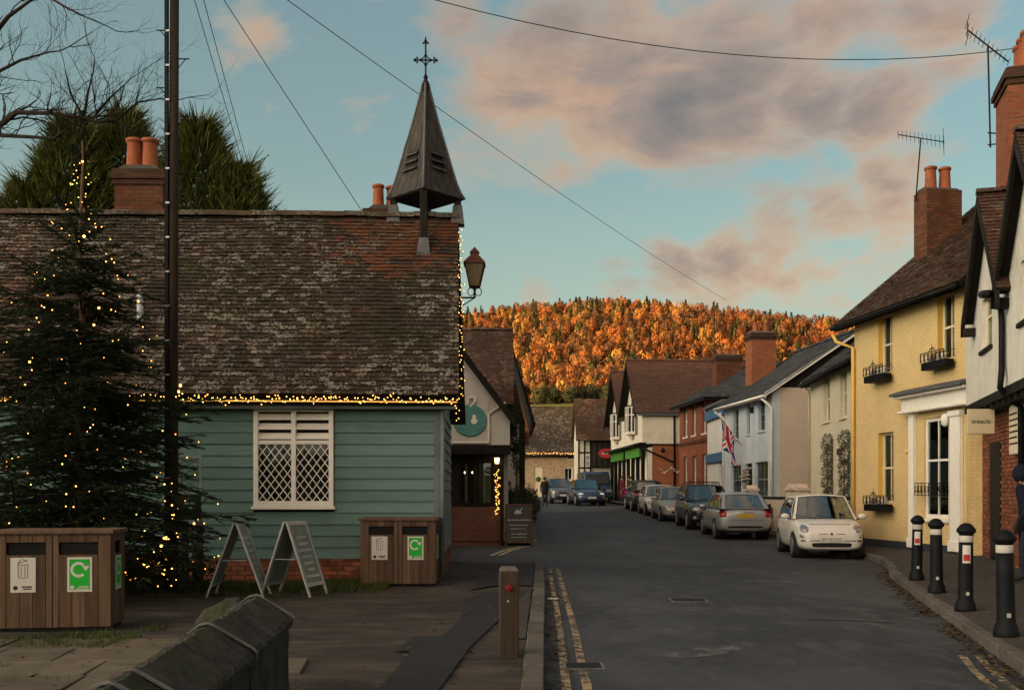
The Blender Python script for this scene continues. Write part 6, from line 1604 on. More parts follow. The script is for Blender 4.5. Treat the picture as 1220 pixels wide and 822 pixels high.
# ------------------------------------------------------------------ folding A-boards seen edge-on
M['grey_white'] = mat('worn_white', (.42, .42, .40), (.33, .33, .32), 5, .5, .1, dirt=.3)
M['menu'] = mat('menu_print', (.22, .27, .23), (.15, .19, .16), 8, .4, 0, dirt=.2)
def aboard(loc, rz, label, h=1.0, spread=.33, w=.56, menu=False):
    b = thing('pavement_sign', label, 'pavement sign', loc, rz, 'folding pavement signs by the hall')
    for s_ in (-1, 1):
        t = math.atan2(spread, h)
        pn = bpy.data.objects.new('panel', None)
        f = lambda u, z, o=0.: (s_ * (spread * (1 - z / h) + .02) + s_ * o * math.cos(t), u, z + o * math.sin(t))
        q = MB()
        for u in (-w/2, w/2 - .045): q.hexa([f(u, 0, -.012), f(u + .045, 0, -.012), f(u + .045, 0, .012), f(u, 0, .012), f(u, h, -.012), f(u + .045, h, -.012), f(u + .045, h, .012), f(u, h, .012)])
        for z0_, z1_ in ((.14, .19), (h - .05, h - .001)): q.hexa([f(-w/2 + .045, z0_, -.010), f(w/2 - .045, z0_, -.010), f(w/2 - .045, z0_, .010), f(-w/2 + .045, z0_, .010), f(-w/2 + .045, z1_, -.010), f(w/2 - .045, z1_, -.010), f(w/2 - .045, z1_, .010), f(-w/2 + .045, z1_, .010)])
        fr = q.build('frame', M['grey_white'], b)
        q = MB(); q.hexa([f(-w/2 + .045, .19, -.004), f(w/2 - .045, .19, -.004), f(w/2 - .045, .19, .004), f(-w/2 + .045, .19, .004), f(-w/2 + .045, h - .05, -.004), f(w/2 - .045, h - .05, -.004), f(w/2 - .045, h - .05, .004), f(-w/2 + .045, h - .05, .004)]); q.build('poster', M['menu'], fr)
        q = MB()
        for i in range(7):
            z0_ = .26 + i * .09; ww = rnd.uniform(.1, .2)
            q.poly([f(-ww, z0_, .0055), f(ww, z0_, .0055), f(ww, z0_ + .035, .0055), f(-ww, z0_ + .035, .0055)])
        q.build('faded_print', M['grey_white'], fr)
    q = MB(); q.bar((-spread * .45, -w/2 + .02, h * .5), (spread * .45, -w/2 + .02, h * .5), .012); q.build('stay', M['galv'], b)
    return b
p = P(285, 714, 13.95); aboard((p.x, p.y, FC), R(3), 'folding white pavement sign seen edge-on, nearer the telegraph pole', 1.02, .37)
p = P(351, 712, 14.05); aboard((p.x, p.y, FC), R(-16), 'folding white pavement sign with menu panel, nearer the wooden bin', 1.04, .36, menu=True)
# notice stand by the pole
p = P(226, 700, 15.2); ns = thing('notice_stand', 'narrow notice stand with lattice top and dark green board beside pole', 'notice board', (p.x, p.y, FC), R(2))
M['green_board'] = mat('green_board', (.02, .045, .03), (.015, .035, .025), 4, .5, .1, dirt=.2)
for sx in (-.10, .12):
    q = MB(); q.lathe([(.085, 0), (.085, 1.0), (.07, 1.02)], 10, lambda x, y, z: (sx * 1.0 + x, y, z)); q.build('post', M['lead'], ns, smooth=True)
q = MB(); q.box(-.17, .17, -.03, .03, 1.03, 1.42); gb = q.build('board', M['green_board'], ns, bevel=.005)
q = MB()
for i, (x_, z_) in enumerate(((-.02, 1.34), (.05, 1.27), (-.04, 1.27), (.02, 1.20))): q.box(x_ - .03, x_ + .03, -.034, -.031, z_, z_ + .03)
q.build('faded_print', M['grey_white'], gb)
q = MB(); q.box(-.18, .18, -.02, .02, 1.43, 1.47); q.box(-.18, .18, -.02, .02, 1.98, 2.02); q.box(-.18, -.15, -.018, .018, 1.47, 1.98); q.box(.15, .18, -.018, .018, 1.47, 1.98); fr_o = q.build('lattice_frame', M['grey_white'], ns)
for i in range(5):
    for s_ in (-1, 1):
        z_ = 1.50 + i * .10
        q = MB(); q.bar((-.15 * s_, -.003 * s_, z_), (.15 * s_, -.003 * s_, min(1.97, z_ + .17)), .014, .006, (0, 1, 0)); q.build('lattice_strip', M['lead'], fr_o)

# ------------------------------------------------------------------ old stone wall in the foreground
def stonemat():
    t = NT('old_stone'); pos = t.pos()
    n = t.noise(pos, 5., 7, .65); n2 = t.noise(pos, 26., 6, .7); n3 = t.noise(pos, 2.3, 5, .6)
    col = t.mix(t.ramp(n, [(.36, 0.), (.66, 1.)]), (.020, .021, .018), (.060, .058, .050))
    col = t.mix(t.math('MULTIPLY', t.ramp(n2, [(.60, 0.), (.70, 1.)]), .7), col, (.15, .145, .125))
    col = t.mix(t.math('MULTIPLY', t.ramp(n3, [(.50, 0.), (.62, 1.)]), .65), col, (.032, .040, .012))
    t.base(col); t.bump(t.math('ADD', n2, n), .8, .02); return t.set(Roughness=.95, Specular_IOR_Level=.2)
M['old_stone'] = stonemat()
M['strap'] = mat('iron_strap', (.22, .21, .20), (.13, .12, .11), 10, .45, .2, metallic=.6, dirt=.4)
wf, wn2 = Vector((-1.66, 6.5)), Vector((-1.36, 2.9)); wd = (wn2 - wf).normalized(); wside = Vector((-wd.y, wd.x)); WL = (wn2 - wf).length
if wside.x < 0: wside = -wside
sw = thing('stone_wall', 'mossy old stone wall with sloped coping and iron straps in foreground', 'wall', (wf.x, wf.y, FC - .03), math.atan2(wd.y, wd.x))
# local x runs towards the camera; +/-y across.  which sign of local y faces the road?
ly = 1 if Vector((-wd.y, wd.x)).dot(wside) > 0 else -1
prof = [(-.26, .58), (-.27, .63), (-.05, .79), (.0, .80), (.20, .665), (.22, .64), (.215, .60)]
def coping(xa, xb, seed):
    q = MB(); nseg = 44; n = len(prof)
    dense = []
    for i in range(n - 1):
        for k in range(4): dense.append((lerp(prof[i][0], prof[i+1][0], k / 4), lerp(prof[i][1], prof[i+1][1], k / 4)))
    dense.append(prof[-1]); n = len(dense)
    for i in range(nseg + 1):
        x = lerp(xa, xb, i / nseg)
        for (y_, z_) in dense:
            v = Vector((x * 3.3, y_ * 5, z_ * 5 + seed)); d = .007 * noise.noise(v) + .006 * noise.noise(v * 3.1) + .006 * noise.noise(v * 8) + .005 * noise.noise(v * 19)
            q.v.append((x + .008 * noise.noise(v * 2 + Vector((5, 0, 0))), ly * (y_ + d * (1 if y_ > 0 else -1)), z_ + d))
    q.f = [(i*n + j, i*n + j + 1, (i+1)*n + j + 1, (i+1)*n + j) if ly > 0 else (i*n + j, (i+1)*n + j, (i+1)*n + j + 1, i*n + j + 1) for i in range(nseg) for j in range(n - 1)]
    q.f += [tuple(range(n)), tuple(nseg * n + j for j in range(n - 1, -1, -1))]
    return q.build('coping_stone', M['old_stone'], sw, smooth=False)
joints = [0., 1.42, 2.74, 3.0, WL + 1.]
for i in range(4): coping(joints[i] + .012, joints[i + 1] - .006, i * 7.)
def block(xa, xb, z0_, z1_, seed):
    q = MB(); nx_, nz = max(3, int((xb - xa) / .035)), max(3, int((z1_ - z0_) / .035))
    for s_ in (1, -1):
        def fn(u, v):
            x, z_ = lerp(xa, xb, u), lerp(z0_, z1_, v); vv = Vector((x * 4, s_ * 3., z_ * 4 + seed)); e = min(u, 1 - u, v, 1 - v)
            return (x, s_ * ly * (.205 + .009 * noise.noise(vv) + .006 * noise.noise(vv * 3) + .005 * noise.noise(vv * 9) - (.012 if e < .03 else 0)), z_)
        q.grid(fn, nx_, nz)
    q.box(xa + .003, xb - .003, -.17, .17, z0_ + .003, z1_ - .003)
    return q.build('wall_stone', M['old_stone'], sw)
for i in range(4): block(joints[i] + .014, joints[i + 1] - .008, .0, .60, i * 11.)
for xx in (.004, joints[1], joints[2] - .0, joints[3] + .0):
    q = MB(); pr2 = [(y_ + (.012 if y_ > 0 else -.012), z_ + .014) for y_, z_ in prof[1:]]
    for (ya, za), (yb, zb) in zip(pr2, pr2[1:]): q.bar((xx, ly * ya, za), (xx, ly * yb, zb), .026 if za > .5 and zb > .5 else .012, .012, (1, 0, 0)) if False else q.hexa([(xx - .014, ly * ya, za - .01), (xx + .014, ly * ya, za - .01), (xx + .014, ly * yb, zb - .01), (xx - .014, ly * yb, zb - .01), (xx - .014, ly * ya, za), (xx + .014, ly * ya, za), (xx + .014, ly * yb, zb), (xx - .014, ly * yb, zb)])
    q.build('iron_strap', M['strap'], sw)
rk = P(287, 722, 7.0); q = MB()
q.sphere((0, 0, .28), .30, 14, 9, (.8, .6, 1.3)); q.v = [tuple(Vector(v) * (1 + .18 * noise.noise(Vector(v) * 5) + .08 * noise.noise(Vector(v) * 14))) for v in q.v]
o = q.build('boulder', M['old_stone'], None); o.location = (rk.x - .1, 7.0, FC + .02); tag(o, 'rough mossy boulder just behind the far end of stone wall', 'boulder')

# ------------------------------------------------------------------ posts and bollards
M['post_wood'] = mat('post_timber', (.055, .036, .024), (.028, .02, .015), 4, .85, .6, .008, scl=(6, 6, .4), dirt=.4)
p = P(606, 782, 8.75); wp = thing('wooden_bollard', 'square timber bollard with white cap and red reflector by left kerb', 'bollard', (p.x, p.y, FC - .02), R(4))
q = MB(); q.box(-.085, .085, -.085, .085, -.1, .78); q.build('post', M['post_wood'], wp, bevel=.012, seg=2)
q = MB(); q.hexa([(-.08, -.08, .781), (.08, -.08, .781), (.08, .08, .781), (-.08, .08, .781), (-.06, -.06, .815), (.06, -.06, .815), (.06, .06, .815), (-.06, .06, .815)]); q.build('cap', M['kerb'], wp)
M['red_refl'] = mat('red_reflector', (.20, .012, .012), (.15, .01, .01), 5, .25, 0, dirt=.2)
q = MB(); q.lathe([(.030, 0), (.030, .012), (.02, .016)], 14, lambda x, y, z: (.0 + x, -.086 - z, .635 + y)); q.build('reflector', M['red_refl'], wp, smooth=False)
q = MB(); q.lathe([(.010, 0), (.010, .004)], 8, lambda x, y, z: (-.012 + x, -.086 - z, .52 + y)); q.build('stud', M['grey_white'], wp)
q = MB(); q.box(-.17, .17, -.15, .13, -.05, .018); q.v = [(x + .03 * noise.noise(Vector((x * 30, y * 30, z))), y + .03 * noise.noise(Vector((y * 30, x * 30, 9))), z) for x, y, z in q.v]; q.build('footing', M['asphalt_patch'], wp)
M['boll'] = mat('black_plastic', (.008, .009, .011), (.006, .007, .008), 8, .55, .05, spec=.10, dirt=.06, dirtc=(.07, .065, .055))
M['boll_band'] = mat('pale_band', (.46, .44, .40), (.38, .36, .32), 6, .5, 0, dirt=.3)
M['red_print'] = mat('red_print', (.42, .03, .03), (.36, .025, .025), 3, .5, 0, dirt=.15)
for i, ((px, py), lab, sticker) in enumerate((((1092, 690), 'farthest of the four black bollards, nearest the parked white car', True), ((1116, 705), 'second of the four black bollards counted from the white car', False), ((1150, 726), 'black bollard with red and white notice, third from the white car', True), ((1199, 756), 'nearest and largest of the four black bollards at right', False))):
    d = 1.385 * FPX / (py - HY); p = P(px, py, d)
    b = thing('black_bollard', lab, 'bollard', (p.x, p.y, .112), rnd.uniform(-.15, .15), 'black bollards along the right kerb'); b.rotation_euler[1] = (.018, -.01, .012, -.02)[i]
    q = MB(); q.lathe([(.120, -.03), (.120, .03), (.114, .045), (.108, .09), (.092, .115), (.085, .15), (.081, .60), (.079, .81)], 24); q.build('body', M['boll'], b, smooth=True)
    q = MB(); q.lathe([(.079, .805), (.081, .81), (.081, .878), (.079, .882)], 24); q.build('reflective_band', M['boll_band'], b, smooth=True)
    q = MB(); q.lathe([(.078, .88), (.08, .90), (.106, .925), (.110, .945), (.100, .965), (.065, 1.01), (.03, 1.03), (0.002, 1.033)], 24); q.build('cap', M['boll'], b, smooth=True)
    q = MB(); q.grid(lambda u, v: (.0865 * math.cos(R(-90 + (u - .5) * 26 - 8)), .0865 * math.sin(R(-90 + (u - .5) * 26 - 8)), lerp(.18, .222, v)), 3, 1); q.build('reflector_square', M['boll_band'], b)
    if sticker:
        f = lambda u, v, o=0.: ((.0832 + o) * math.cos(R(-110 + (u - .5) * 62)), (.0832 + o) * math.sin(R(-110 + (u - .5) * 62)), lerp(.56, .77, v))
        q = MB(); q.grid(f, 6, 1); st_ = q.build('notice', M['label_white'], b)
        q = MB(); q.grid(lambda u, v: f(lerp(.1, .9, u), lerp(.12, .48, v), .0012), 6, 1); q.build('red_panel', M['red_print'], st_)
# cafe chalkboard
p = P(618, 649, 27.3); cb = thing('chalkboard_sign', 'dark framed chalkboard pavement sign with white lettering outside cafe', 'pavement sign', (p.x, p.y, gz(27.3) - .0), R(0))
M['slate_board'] = mat('chalkboard', (.055, .055, .056), (.045, .045, .046), 4, .6, .05, dirt=.25, dirtc=(.1, .1, .1)); M['brown_frame'] = mat('brown_frame', (.10, .055, .03), (.07, .04, .022), 6, .6, .2, dirt=.2)
M['chalk'] = mat('chalk', (.45, .45, .42), (.38, .38, .35), 6, .8, 0, dirt=0)
hw_, hh_ = .38, 1.18; lean = lambda z: .16 * z / hh_
def fb(x0, x1, z0_, z1_, o0, o1): return [(x0, lean(z0_) - o0, z0_), (x1, lean(z0_) - o0, z0_), (x1, lean(z0_) - o1, z0_), (x0, lean(z0_) - o1, z0_), (x0, lean(z1_) - o0, z1_), (x1, lean(z1_) - o0, z1_), (x1, lean(z1_) - o1, z1_), (x0, lean(z1_) - o1, z1_)]
q = MB()
for a in ((-hw_, -hw_ + .05, 0, hh_), (hw_ - .05, hw_, 0, hh_)): q.hexa(fb(*a, .02, -.02))
for a in ((-hw_ + .05, hw_ - .05, .1, .16), (-hw_ + .05, hw_ - .05, hh_ - .06, hh_ - .002)): q.hexa(fb(*a, .018, -.018))
q.build('frame', M['brown_frame'], cb)
q = MB(); q.hexa(fb(-hw_ + .05, hw_ - .05, .16, hh_ - .06, .008, -.008)); bd_ = q.build('board', M['slate_board'], cb)
tl = Matrix.Rotation(R(90) - math.atan2(.16, hh_), 4, 'X')
for s_, z_, sz_ in (('Cafe Restaurant', .72, .085), ('breakfast & lunch', .58, .062), ('afternoon teas', .48, .062), ('daily specials', .34, .06), ('open every day', .25, .06)):
    q = MB(); n_w = len(s_); ww = n_w * sz_ * .24                                   # unreadable handwriting: a run of short strokes
    x_ = -ww
    while x_ < ww:
        l_ = rnd.uniform(.02, .06)
        q.poly([(x_, lean(z_) - .0095, z_), (x_ + l_, lean(z_) - .0095, z_ + rnd.uniform(-.006, .006)), (x_ + l_, lean(z_ + .02) - .0095, z_ + sz_ * .35), (x_, lean(z_ + .02) - .0095, z_ + sz_ * .35)]); x_ += l_ + rnd.uniform(.01, .025)
    q.build('chalk_line', M['chalk'], bd_)
q = MB(); zc_ = .93
q.poly([(.10 * math.cos(t / 16 * 6.283) - .02, lean(zc_) - .012, zc_ + .085 * math.sin(t / 16 * 6.283)) for t in range(16)]); q.poly([(.02, lean(zc_) - .012, zc_ + .06), (.05, lean(zc_) - .012, zc_ + .05), (.11, lean(zc_) - .012, zc_ + .13), (.09, lean(zc_) - .012, zc_ + .145)]); q.build('pear_mark', M['chalk'], bd_)
q = MB()
for sx in (-hw_ + .03, hw_ - .03): q.bar((sx, .42, 0), (sx, .17, hh_ - .08), .035)
q.build('rear_legs', M['brown_frame'], cb)

# ------------------------------------------------------------------ flag
M['flag_red'] = mat('flag_red', (.50, .03, .045), None, 3, .8, 0, vary=0, dirt=.1); M['flag_white'] = mat('flag_white', (.70, .66, .62), None, 3, .8, 0, vary=0, dirt=.1); M['flag_blue'] = mat('flag_blue', (.035, .05, .17), None, 3, .8, 0, vary=0, dirt=.1)
fa, fb_ = P(890, 530, 39.5), P(858, 493, 39.9)
fb0 = fb_.copy()
wallx = B.O + B.u * B.x(884)
fa = Vector((wallx.x - .02, wallx.y, fa.z))
fg = thing('union_flag', 'red white and blue union flag on a slanting pole at pale blue house', 'flag', fa)
q = MB(); q.tube([(0, 0, 0), fb_ - fa], .022, 8); q.sphere(fb_ - fa, .045, 8, 6); q.build('flagpole', M['white_paint'], fg, smooth=True)
def jack(u, v):
    x, y = u * 60, v * 30; dx_, dy_ = x - 30, y - 15
    if abs(dx_) < 3 or abs(dy_) < 3: return 0
    if abs(dx_) < 5 or abs(dy_) < 5: return 1
    for s_ in (1, -1):
        dd = (dy_ - s_ * dx_ / 2) * .894
        if abs(dd) < 1.2: return 0
        if abs(dd) < 3: return 1
    return 2
NU, NV = 60, 40; q = MB(); dpole = (fb_ - fa); a_ = fb_ - fa
def fpt(u, v):
    # v runs down along the hoist (the pole), u is the fly hanging below it
    p = a_ - dpole * (.04 + .62 * v); return p + Vector((.10 * math.sin(v * 9 + u * 4) * u + .12 * u * u, .10 * math.sin(v * 11 + 1) * u, -1.35 * u + .06 * math.sin(v * 8) * u))
q.grid(fpt, NU, NV); me = q.mesh('cloth')
for k in ('flag_red', 'flag_white', 'flag_blue'): me.materials.append(M[k])
me.polygons.foreach_set('material_index', [jack((i % NU + .5) / NU, (i // NU + .5) / NV) for i in range(NU * NV)])
link_mesh('cloth', me, None, fg, True)

# ------------------------------------------------------------------ markings, slabs, patches, litter
def worn(name, c, under, amt=.5, sc_=9.):
    t = NT(name); pos = t.pos(); n = t.noise(pos, sc_, 7, .7); n2 = t.noise(pos, 1.4, 4, .6)
    f = t.ramp(t.math('ADD', t.math('MULTIPLY', n, .6), t.math('MULTIPLY', n2, .4)), [(amt - .06, 1.), (amt + .05, 0.)])
    tr = t.node('ShaderNodeBsdfTransparent'); mx = t.node('ShaderNodeMixShader'); t.l.new(f, mx.inputs[0]); t.l.new(tr.outputs[0], mx.inputs[1]); t.l.new(t.p.outputs[0], mx.inputs[2]); t.l.new(mx.outputs[0], t.out.inputs[0])
    t.base(c); return t.set(Roughness=.75)
M['yellow_new'] = worn('yellow_line_fresh', (.42, .36, .20), None, .60)
M['yellow_line'] = worn('yellow_line', (.30, .225, .125), None, .515); M['white_line'] = worn('white_line', (.34, .33, .30), None, .45)
def ribbon(name, pts, w, m, dz=.006, zf=None):
    q = MB(); zf = zf or roadz; n = len(pts); ps = [Vector(p) for p in pts]; out = []
    for i in range(n):
        d = (ps[min(i + 1, n - 1)] - ps[max(0, i - 1)]).normalized(); s_ = Vector((d.y, -d.x)) * w / 2
        for k in (-1, 1):
            p = ps[i] + s_ * k; q.v.append((p.x, p.y, zf(p.x, p.y) + dz))
    q.f = [(2*i, 2*i + 1, 2*i + 3, 2*i + 2) for i in range(n - 1)]
    return tag(q.build(name, m), kind='structure')
def gpt(px, py, h=EYE): d = h * FPX / (py - HY); return ((px - CX) / FPX * d, d)
lineA = [gpt(*p) for p in ((664, 676), (671, 700), (678, 725), (686, 755), (692, 785), (699, 815), (706, 850), (716, 900))]
ribbon('yellow_line', lineA, .075, M['yellow_line']); ribbon('yellow_line', [(x - .16, y) for x, y in lineA], .07, M['yellow_line'])
for k in (0, .19): ribbon('yellow_line', [(-.50 + k, 23.6), (-.2 + k, 25.6), (.30 + k, 27.6)], .09, M['yellow_new'], zf=lambda x, y: max(roadz(x, y), gz(y) - .035) + .003)
right_l = [(x - .22, y) for x, y in [(3.2, 4.2), (4.0, 7.3), (4.26, 8.3), (4.55, 9.2)]]
ribbon('yellow_line', right_l, .07, M['yellow_line']); ribbon('yellow_line', [(x - .15, y) for x, y in right_l], .07, M['yellow_line'])
for (a, b_) in (((884, 693), (944, 693)), ((812, 715), (840, 715)), ((812, 719), (830, 719)), ((690, 668), (745, 668)), ((720, 650), (810, 651)), ((640, 634), (662, 632))):
    A_, B_ = gpt(*a), gpt(*b_); ribbon('white_line', [A_, ((A_[0] + B_[0]) / 2, (A_[1] + B_[1]) / 2), B_], .12, M['white_line'])
# dark reinstatement strips in road and forecourt
def patch(name, pix, m, z, h=EYE):
    q = MB(); pts = [gpt(px, py, h - z) for px, py in pix]; q.poly([(x, y, z) for x, y in pts]); return tag(q.build(name, m), kind='structure')
patch('tarmac_patch', [(440, 830), (516, 830), (560, 770), (595, 737), (612, 714), (600, 700), (556, 712), (549, 737), (527, 757), (492, 757), (470, 775), (488, 775), (470, 800)], M['asphalt_patch'], FC + .018)
patch('tarmac_patch', [(590, 697), (634, 697), (636, 676), (600, 672), (576, 686), (560, 702)], M['asphalt_patch'], FC + .019)
patch('tarmac_patch', [(610, 760), (626, 760), (633, 700), (612, 720)], M['asphalt_old'], FC + .017)
rp = MB()
for pix in (((660, 678), (652, 678), (652, 900), (745, 900), (720, 830), (700, 770), (684, 720)),): rp.poly([(x, y, roadz(x, y) + .003) for x, y in [gpt(*p) for p in pix]])
def roadpatch(pix, m):
    q = MB(); pts = [gpt(*p) for p in pix]; n = 14
    # quad strip so that it follows the camber
    (a, b_, c, d) = [Vector(p) for p in pts]
    q.grid(lambda u, v: (lambda p: (p.x, p.y, roadz(p.x, p.y) + .004))(a.lerp(b_, u).lerp(d.lerp(c, u), v)), 8, n); return tag(q.build('tarmac_patch', m, smooth=True), kind='structure')
M['asphalt_dark'] = worn('asphalt_dark', (.020, .020, .020), None, .52, 3.)
roadpatch([(649, 900), (700, 900), (662, 690), (649, 690)], M['asphalt_dark'])
# sealed joints and scuffed bands across the carriageway
M['scuff'] = worn('scuffed_tarmac', (.085, .083, .080), None, .47, 5.)
def seamline(pix, w, m, n=14):
    ps = [Vector(gpt(*p)) for p in pix]; out = []
    for a, b_ in zip(ps, ps[1:]):
        for i in range(n): p_ = a.lerp(b_, i / n); out.append((p_.x + .05 * noise.noise(Vector((p_.y * .9, p_.x * .9, 3.))), p_.y + .07 * noise.noise(Vector((p_.x * 1.1, p_.y * .7, 8.)))))
    ribbon('tar_seam', out, w, m, .0045)
seamline([(690, 676), (790, 677), (880, 674)], .04, M['asphalt_dark']); seamline([(960, 738), (1075, 742)], .04, M['asphalt_patch'])
seamline([(700, 655), (830, 652)], .5, M['scuff']); seamline([(660, 640), (760, 634)], .7, M['scuff']); seamline([(860, 680), (1000, 684)], .45, M['scuff']); seamline([(760, 790), (900, 770)], .4, M['scuff']); seamline([(700, 720), (860, 728)], .35, M['scuff']); seamline([(900, 700), (1040, 706)], .3, M['scuff'])
# iron covers
for (px, py, w_, l_, nm, lb) in ((695, 792, .36, .30, 'drain_grate', 'rusty iron drain grate beside the left yellow lines'), (820, 716, .5, .35, 'manhole_cover', 'small iron cover in the middle of the road')):
    x, y = gpt(px, py); cv_ = thing(nm, lb, 'drain cover', (x, y, roadz(x, y) + .006))
    q = MB(); q.box(-w_/2, w_/2, -l_/2, l_/2, -.02, .004); q.build('frame', M['strap'], cv_)
    for i in range(5):
        q = MB(); q.box(-w_/2 + .03, w_/2 - .03, -l_/2 + .03 + i * (l_ - .05) / 5, -l_/2 + .03 + i * (l_ - .05) / 5 + .025, .0045, .012); q.build('bar', M['iron'], cv_)
# flagstones bottom left
M['flag_stone'] = mat('flagstone', (.135, .112, .082), (.085, .072, .054), 4, .85, .5, .006, vary=.35, dirt=.5, dirtc=(.06, .055, .035), bs=50)
pv = thing('flagstone_path', None, None); pv['kind'] = 'structure'
yy = 6.4
for r_ in range(5):
    h_ = (.62, .72, .66, .70, .62, .6)[r_]; xx = -5.9 + rnd.uniform(0, .5)
    while xx < -1.95 - .25 * (yy - 6.4):
        w_ = rnd.uniform(.6, 1.05); q = MB(); z_ = FC + .02 + rnd.uniform(-.004, .006); a = rnd.uniform(-.006, .006)
        c = [(xx + .011, yy + .011), (xx + w_ - .011, yy + .011), (xx + w_ - .011, yy + h_ - .011), (xx + .011, yy + h_ - .011)]
        c = [(x + rnd.uniform(-.012, .012) - .12 * (y - 6.4), y + rnd.uniform(-.012, .012) + .06 * (x + 4)) for x, y in c]
        q.hexa([(x, y, z_ - .05) for x, y in c] + [(x, y, z_ + a * k) for k, (x, y) in zip((1, -1, 1, -1), c)]); q.build('flagstone', M['flag_stone'], pv, bevel=.008, seg=1); xx += w_
    yy += h_
# grass in front of the hall and round the bins
gq = MB()
def tuft(x, y, z, n, h):
    for i in range(n):
        a = rnd.uniform(0, 6.28); l_ = h * rnd.uniform(.5, 1.2); d = Vector((math.cos(a), math.sin(a), 0)); b_ = Vector((x, y, z)) + d * rnd.uniform(0, .04); s_ = Vector((-d.y, d.x, 0)) * .004
        gq.add([b_ - s_, b_ + s_, b_ + d * l_ * .5 + Vector((0, 0, l_))], [(0, 1, 2)])
for i in range(4200):
    x = rnd.uniform(-6.4, -1.9); y = 15.9 - abs(rnd.gauss(0, .75)) - (.0 if x < -2.6 else -.3)
    k = noise.noise(Vector((x * .9, y * 1.3, 2.)))
    if k > -.25 and y > 13.4: tuft(x, y, FC, 8, .09 + .07 * max(0, k))
for i in range(1500):
    x, y = rnd.uniform(-6.2, -3.7), rnd.uniform(9.15, 11.2)
    if noise.noise(Vector((x * 1.3, y * 1.6, 7.))) > -.1: tuft(x, y, FC, 6, .06)
for i in range(160):
    r_ = rnd.random(); x, y = -5.8 + 3.6 * r_ + rnd.gauss(0, .05), 6.95 + .06 * (-5.8 + 3.6 * r_ + 4) + rnd.choice((0, .62, 1.2)) + rnd.gauss(0, .02); tuft(x, y, FC + .01, 4, .035)
for i in range(140):
    y = rnd.uniform(5, 15); x = plerp([(b, a) for a, b in KERB_L], y) - .17 + rnd.gauss(0, .01)
    if noise.noise(Vector((0, y * 1.2, 4.))) > .05: tuft(x, y, FC + .02, 4, .03)
tag(gq.build('grass', M['grass'], None), 'patchy short grass in front of hall and round the bins', 'grass', kind='stuff')
# fallen leaves along the gutters
M['litter'] = mat('fallen_leaf', (.085, .05, .025), (.045, .03, .018), 8, .8, 0, vary=.8, dirt=0)
lq = MB()
def leaf(x, y, z):
    a = rnd.uniform(0, 6.28); l_ = rnd.uniform(.018, .042); d = Vector((math.cos(a), math.sin(a), rnd.gauss(0, .2))); s_ = Vector((-d.y, d.x, rnd.gauss(0, .2))) * l_ * .55; c = Vector((x, y, z + .010))
    lq.add([c - d * l_, c + s_, c + d * l_, c - s_], [(0, 1, 2, 3)])
for i in range(1500):
    y = rnd.uniform(5, 19); x = plerp(kr, y) - abs(rnd.gauss(0, .12)) - .02
    if noise.noise(Vector((0, y * .8, 1.))) > -.35: leaf(x, y, roadz(x, y))
for i in range(260):
    y = rnd.uniform(5, 20); x = plerp([(b, a) for a, b in KERB_L], y) + abs(rnd.gauss(0, .13)) + .02; leaf(x, y, roadz(x, y))
for i in range(420):
    x, y = rnd.uniform(-6, .1), rnd.uniform(6, 15.5); leaf(x, y, FC + .016)
for i in range(200):
    y = rnd.uniform(7, 19); x = plerp(kr, y) + rnd.uniform(.2, 2.2); leaf(x, y, gz(y) + .13 + .02)
tag(lq.build('fallen_leaves', M['litter'], None), 'scattered brown fallen leaves along the gutters and forecourt', 'leaves', kind='stuff')
M['paper'] = mat('paper', (.55, .55, .53), (.45, .45, .43), 9, .7, 0, dirt=.1)
x, y = gpt(659, 713); q = MB(); q.grid(lambda u, v: ((u - .5) * .16, (v - .5) * .13, .02 + .025 * noise.noise(Vector((u * 4, v * 4, 1.)))), 6, 6)
o = q.build('crumpled_paper', M['paper'], None, smooth=True); o.location = (x, y, roadz(x, y)); tag(o, 'crumpled white paper lying in the left gutter', 'litter')
# ------------------------------------------------------------------ vehicles
def paint(name, c, metallic=.0, rough=.34, coat=.5):
    t = NT(name); pos = t.pos(); n = t.noise(pos, 3., 5, .6)
    t.base(t.mix(t.math('MULTIPLY', t.ramp(n, [(.45, 0.), (.75, 1.)]), .25), c, tuple(x * .6 + .02 for x in c)))
    t.p.inputs['Coat Roughness'].default_value = .05
    return t.set(Roughness=rough, Metallic=metallic, Coat_Weight=coat)
M['car_white'] = paint('car_white', (.66, .63, .57)); M['car_silver'] = paint('car_silver', (.36, .37, .38), .55, .3); M['car_black'] = paint('car_black', (.012, .013, .016), 0., .25)
M['car_beige'] = paint('car_beige', (.33, .30, .25), .45, .35); M['car_navy'] = paint('car_navy', (.018, .03, .065), .2, .28); M['car_grey'] = paint('car_grey', (.13, .14, .15), .5, .3); M['car_dark'] = paint('car_dark', (.03, .033, .036), .3, .3)
M['tyre'] = mat('tyre', (.018, .018, .018), (.028, .026, .024), 12, .85, .2, dirt=.4, dirtc=(.06, .05, .04)); M['rim'] = mat('alloy', (.38, .38, .38), (.28, .28, .28), 9, .35, 0, metallic=.8, dirt=.4)
M['car_trim'] = mat('black_trim', (.016, .016, .017), None, 9, .6, .1, dirt=.2); M['car_glass'] = glass('car_glass', (.42, .50, .52), .24, .02); M['cabin'] = mat('cabin', (.028, .028, .03), (.02, .02, .02), 5, .85, 0, dirt=0)
M['lamp_clear'] = mat('lamp_clear', (.42, .42, .40), (.22, .22, .22), 30, .12, .2, metallic=.5, coat=1., dirt=.1); M['lamp_red'] = mat('lamp_red', (.34, .012, .014), (.22, .01, .01), 25, .15, .1, coat=1., dirt=.05); M['chrome'] = mat('chrome', (.55, .55, .55), (.45, .45, .45), 6, .12, 0, metallic=1., dirt=.1)
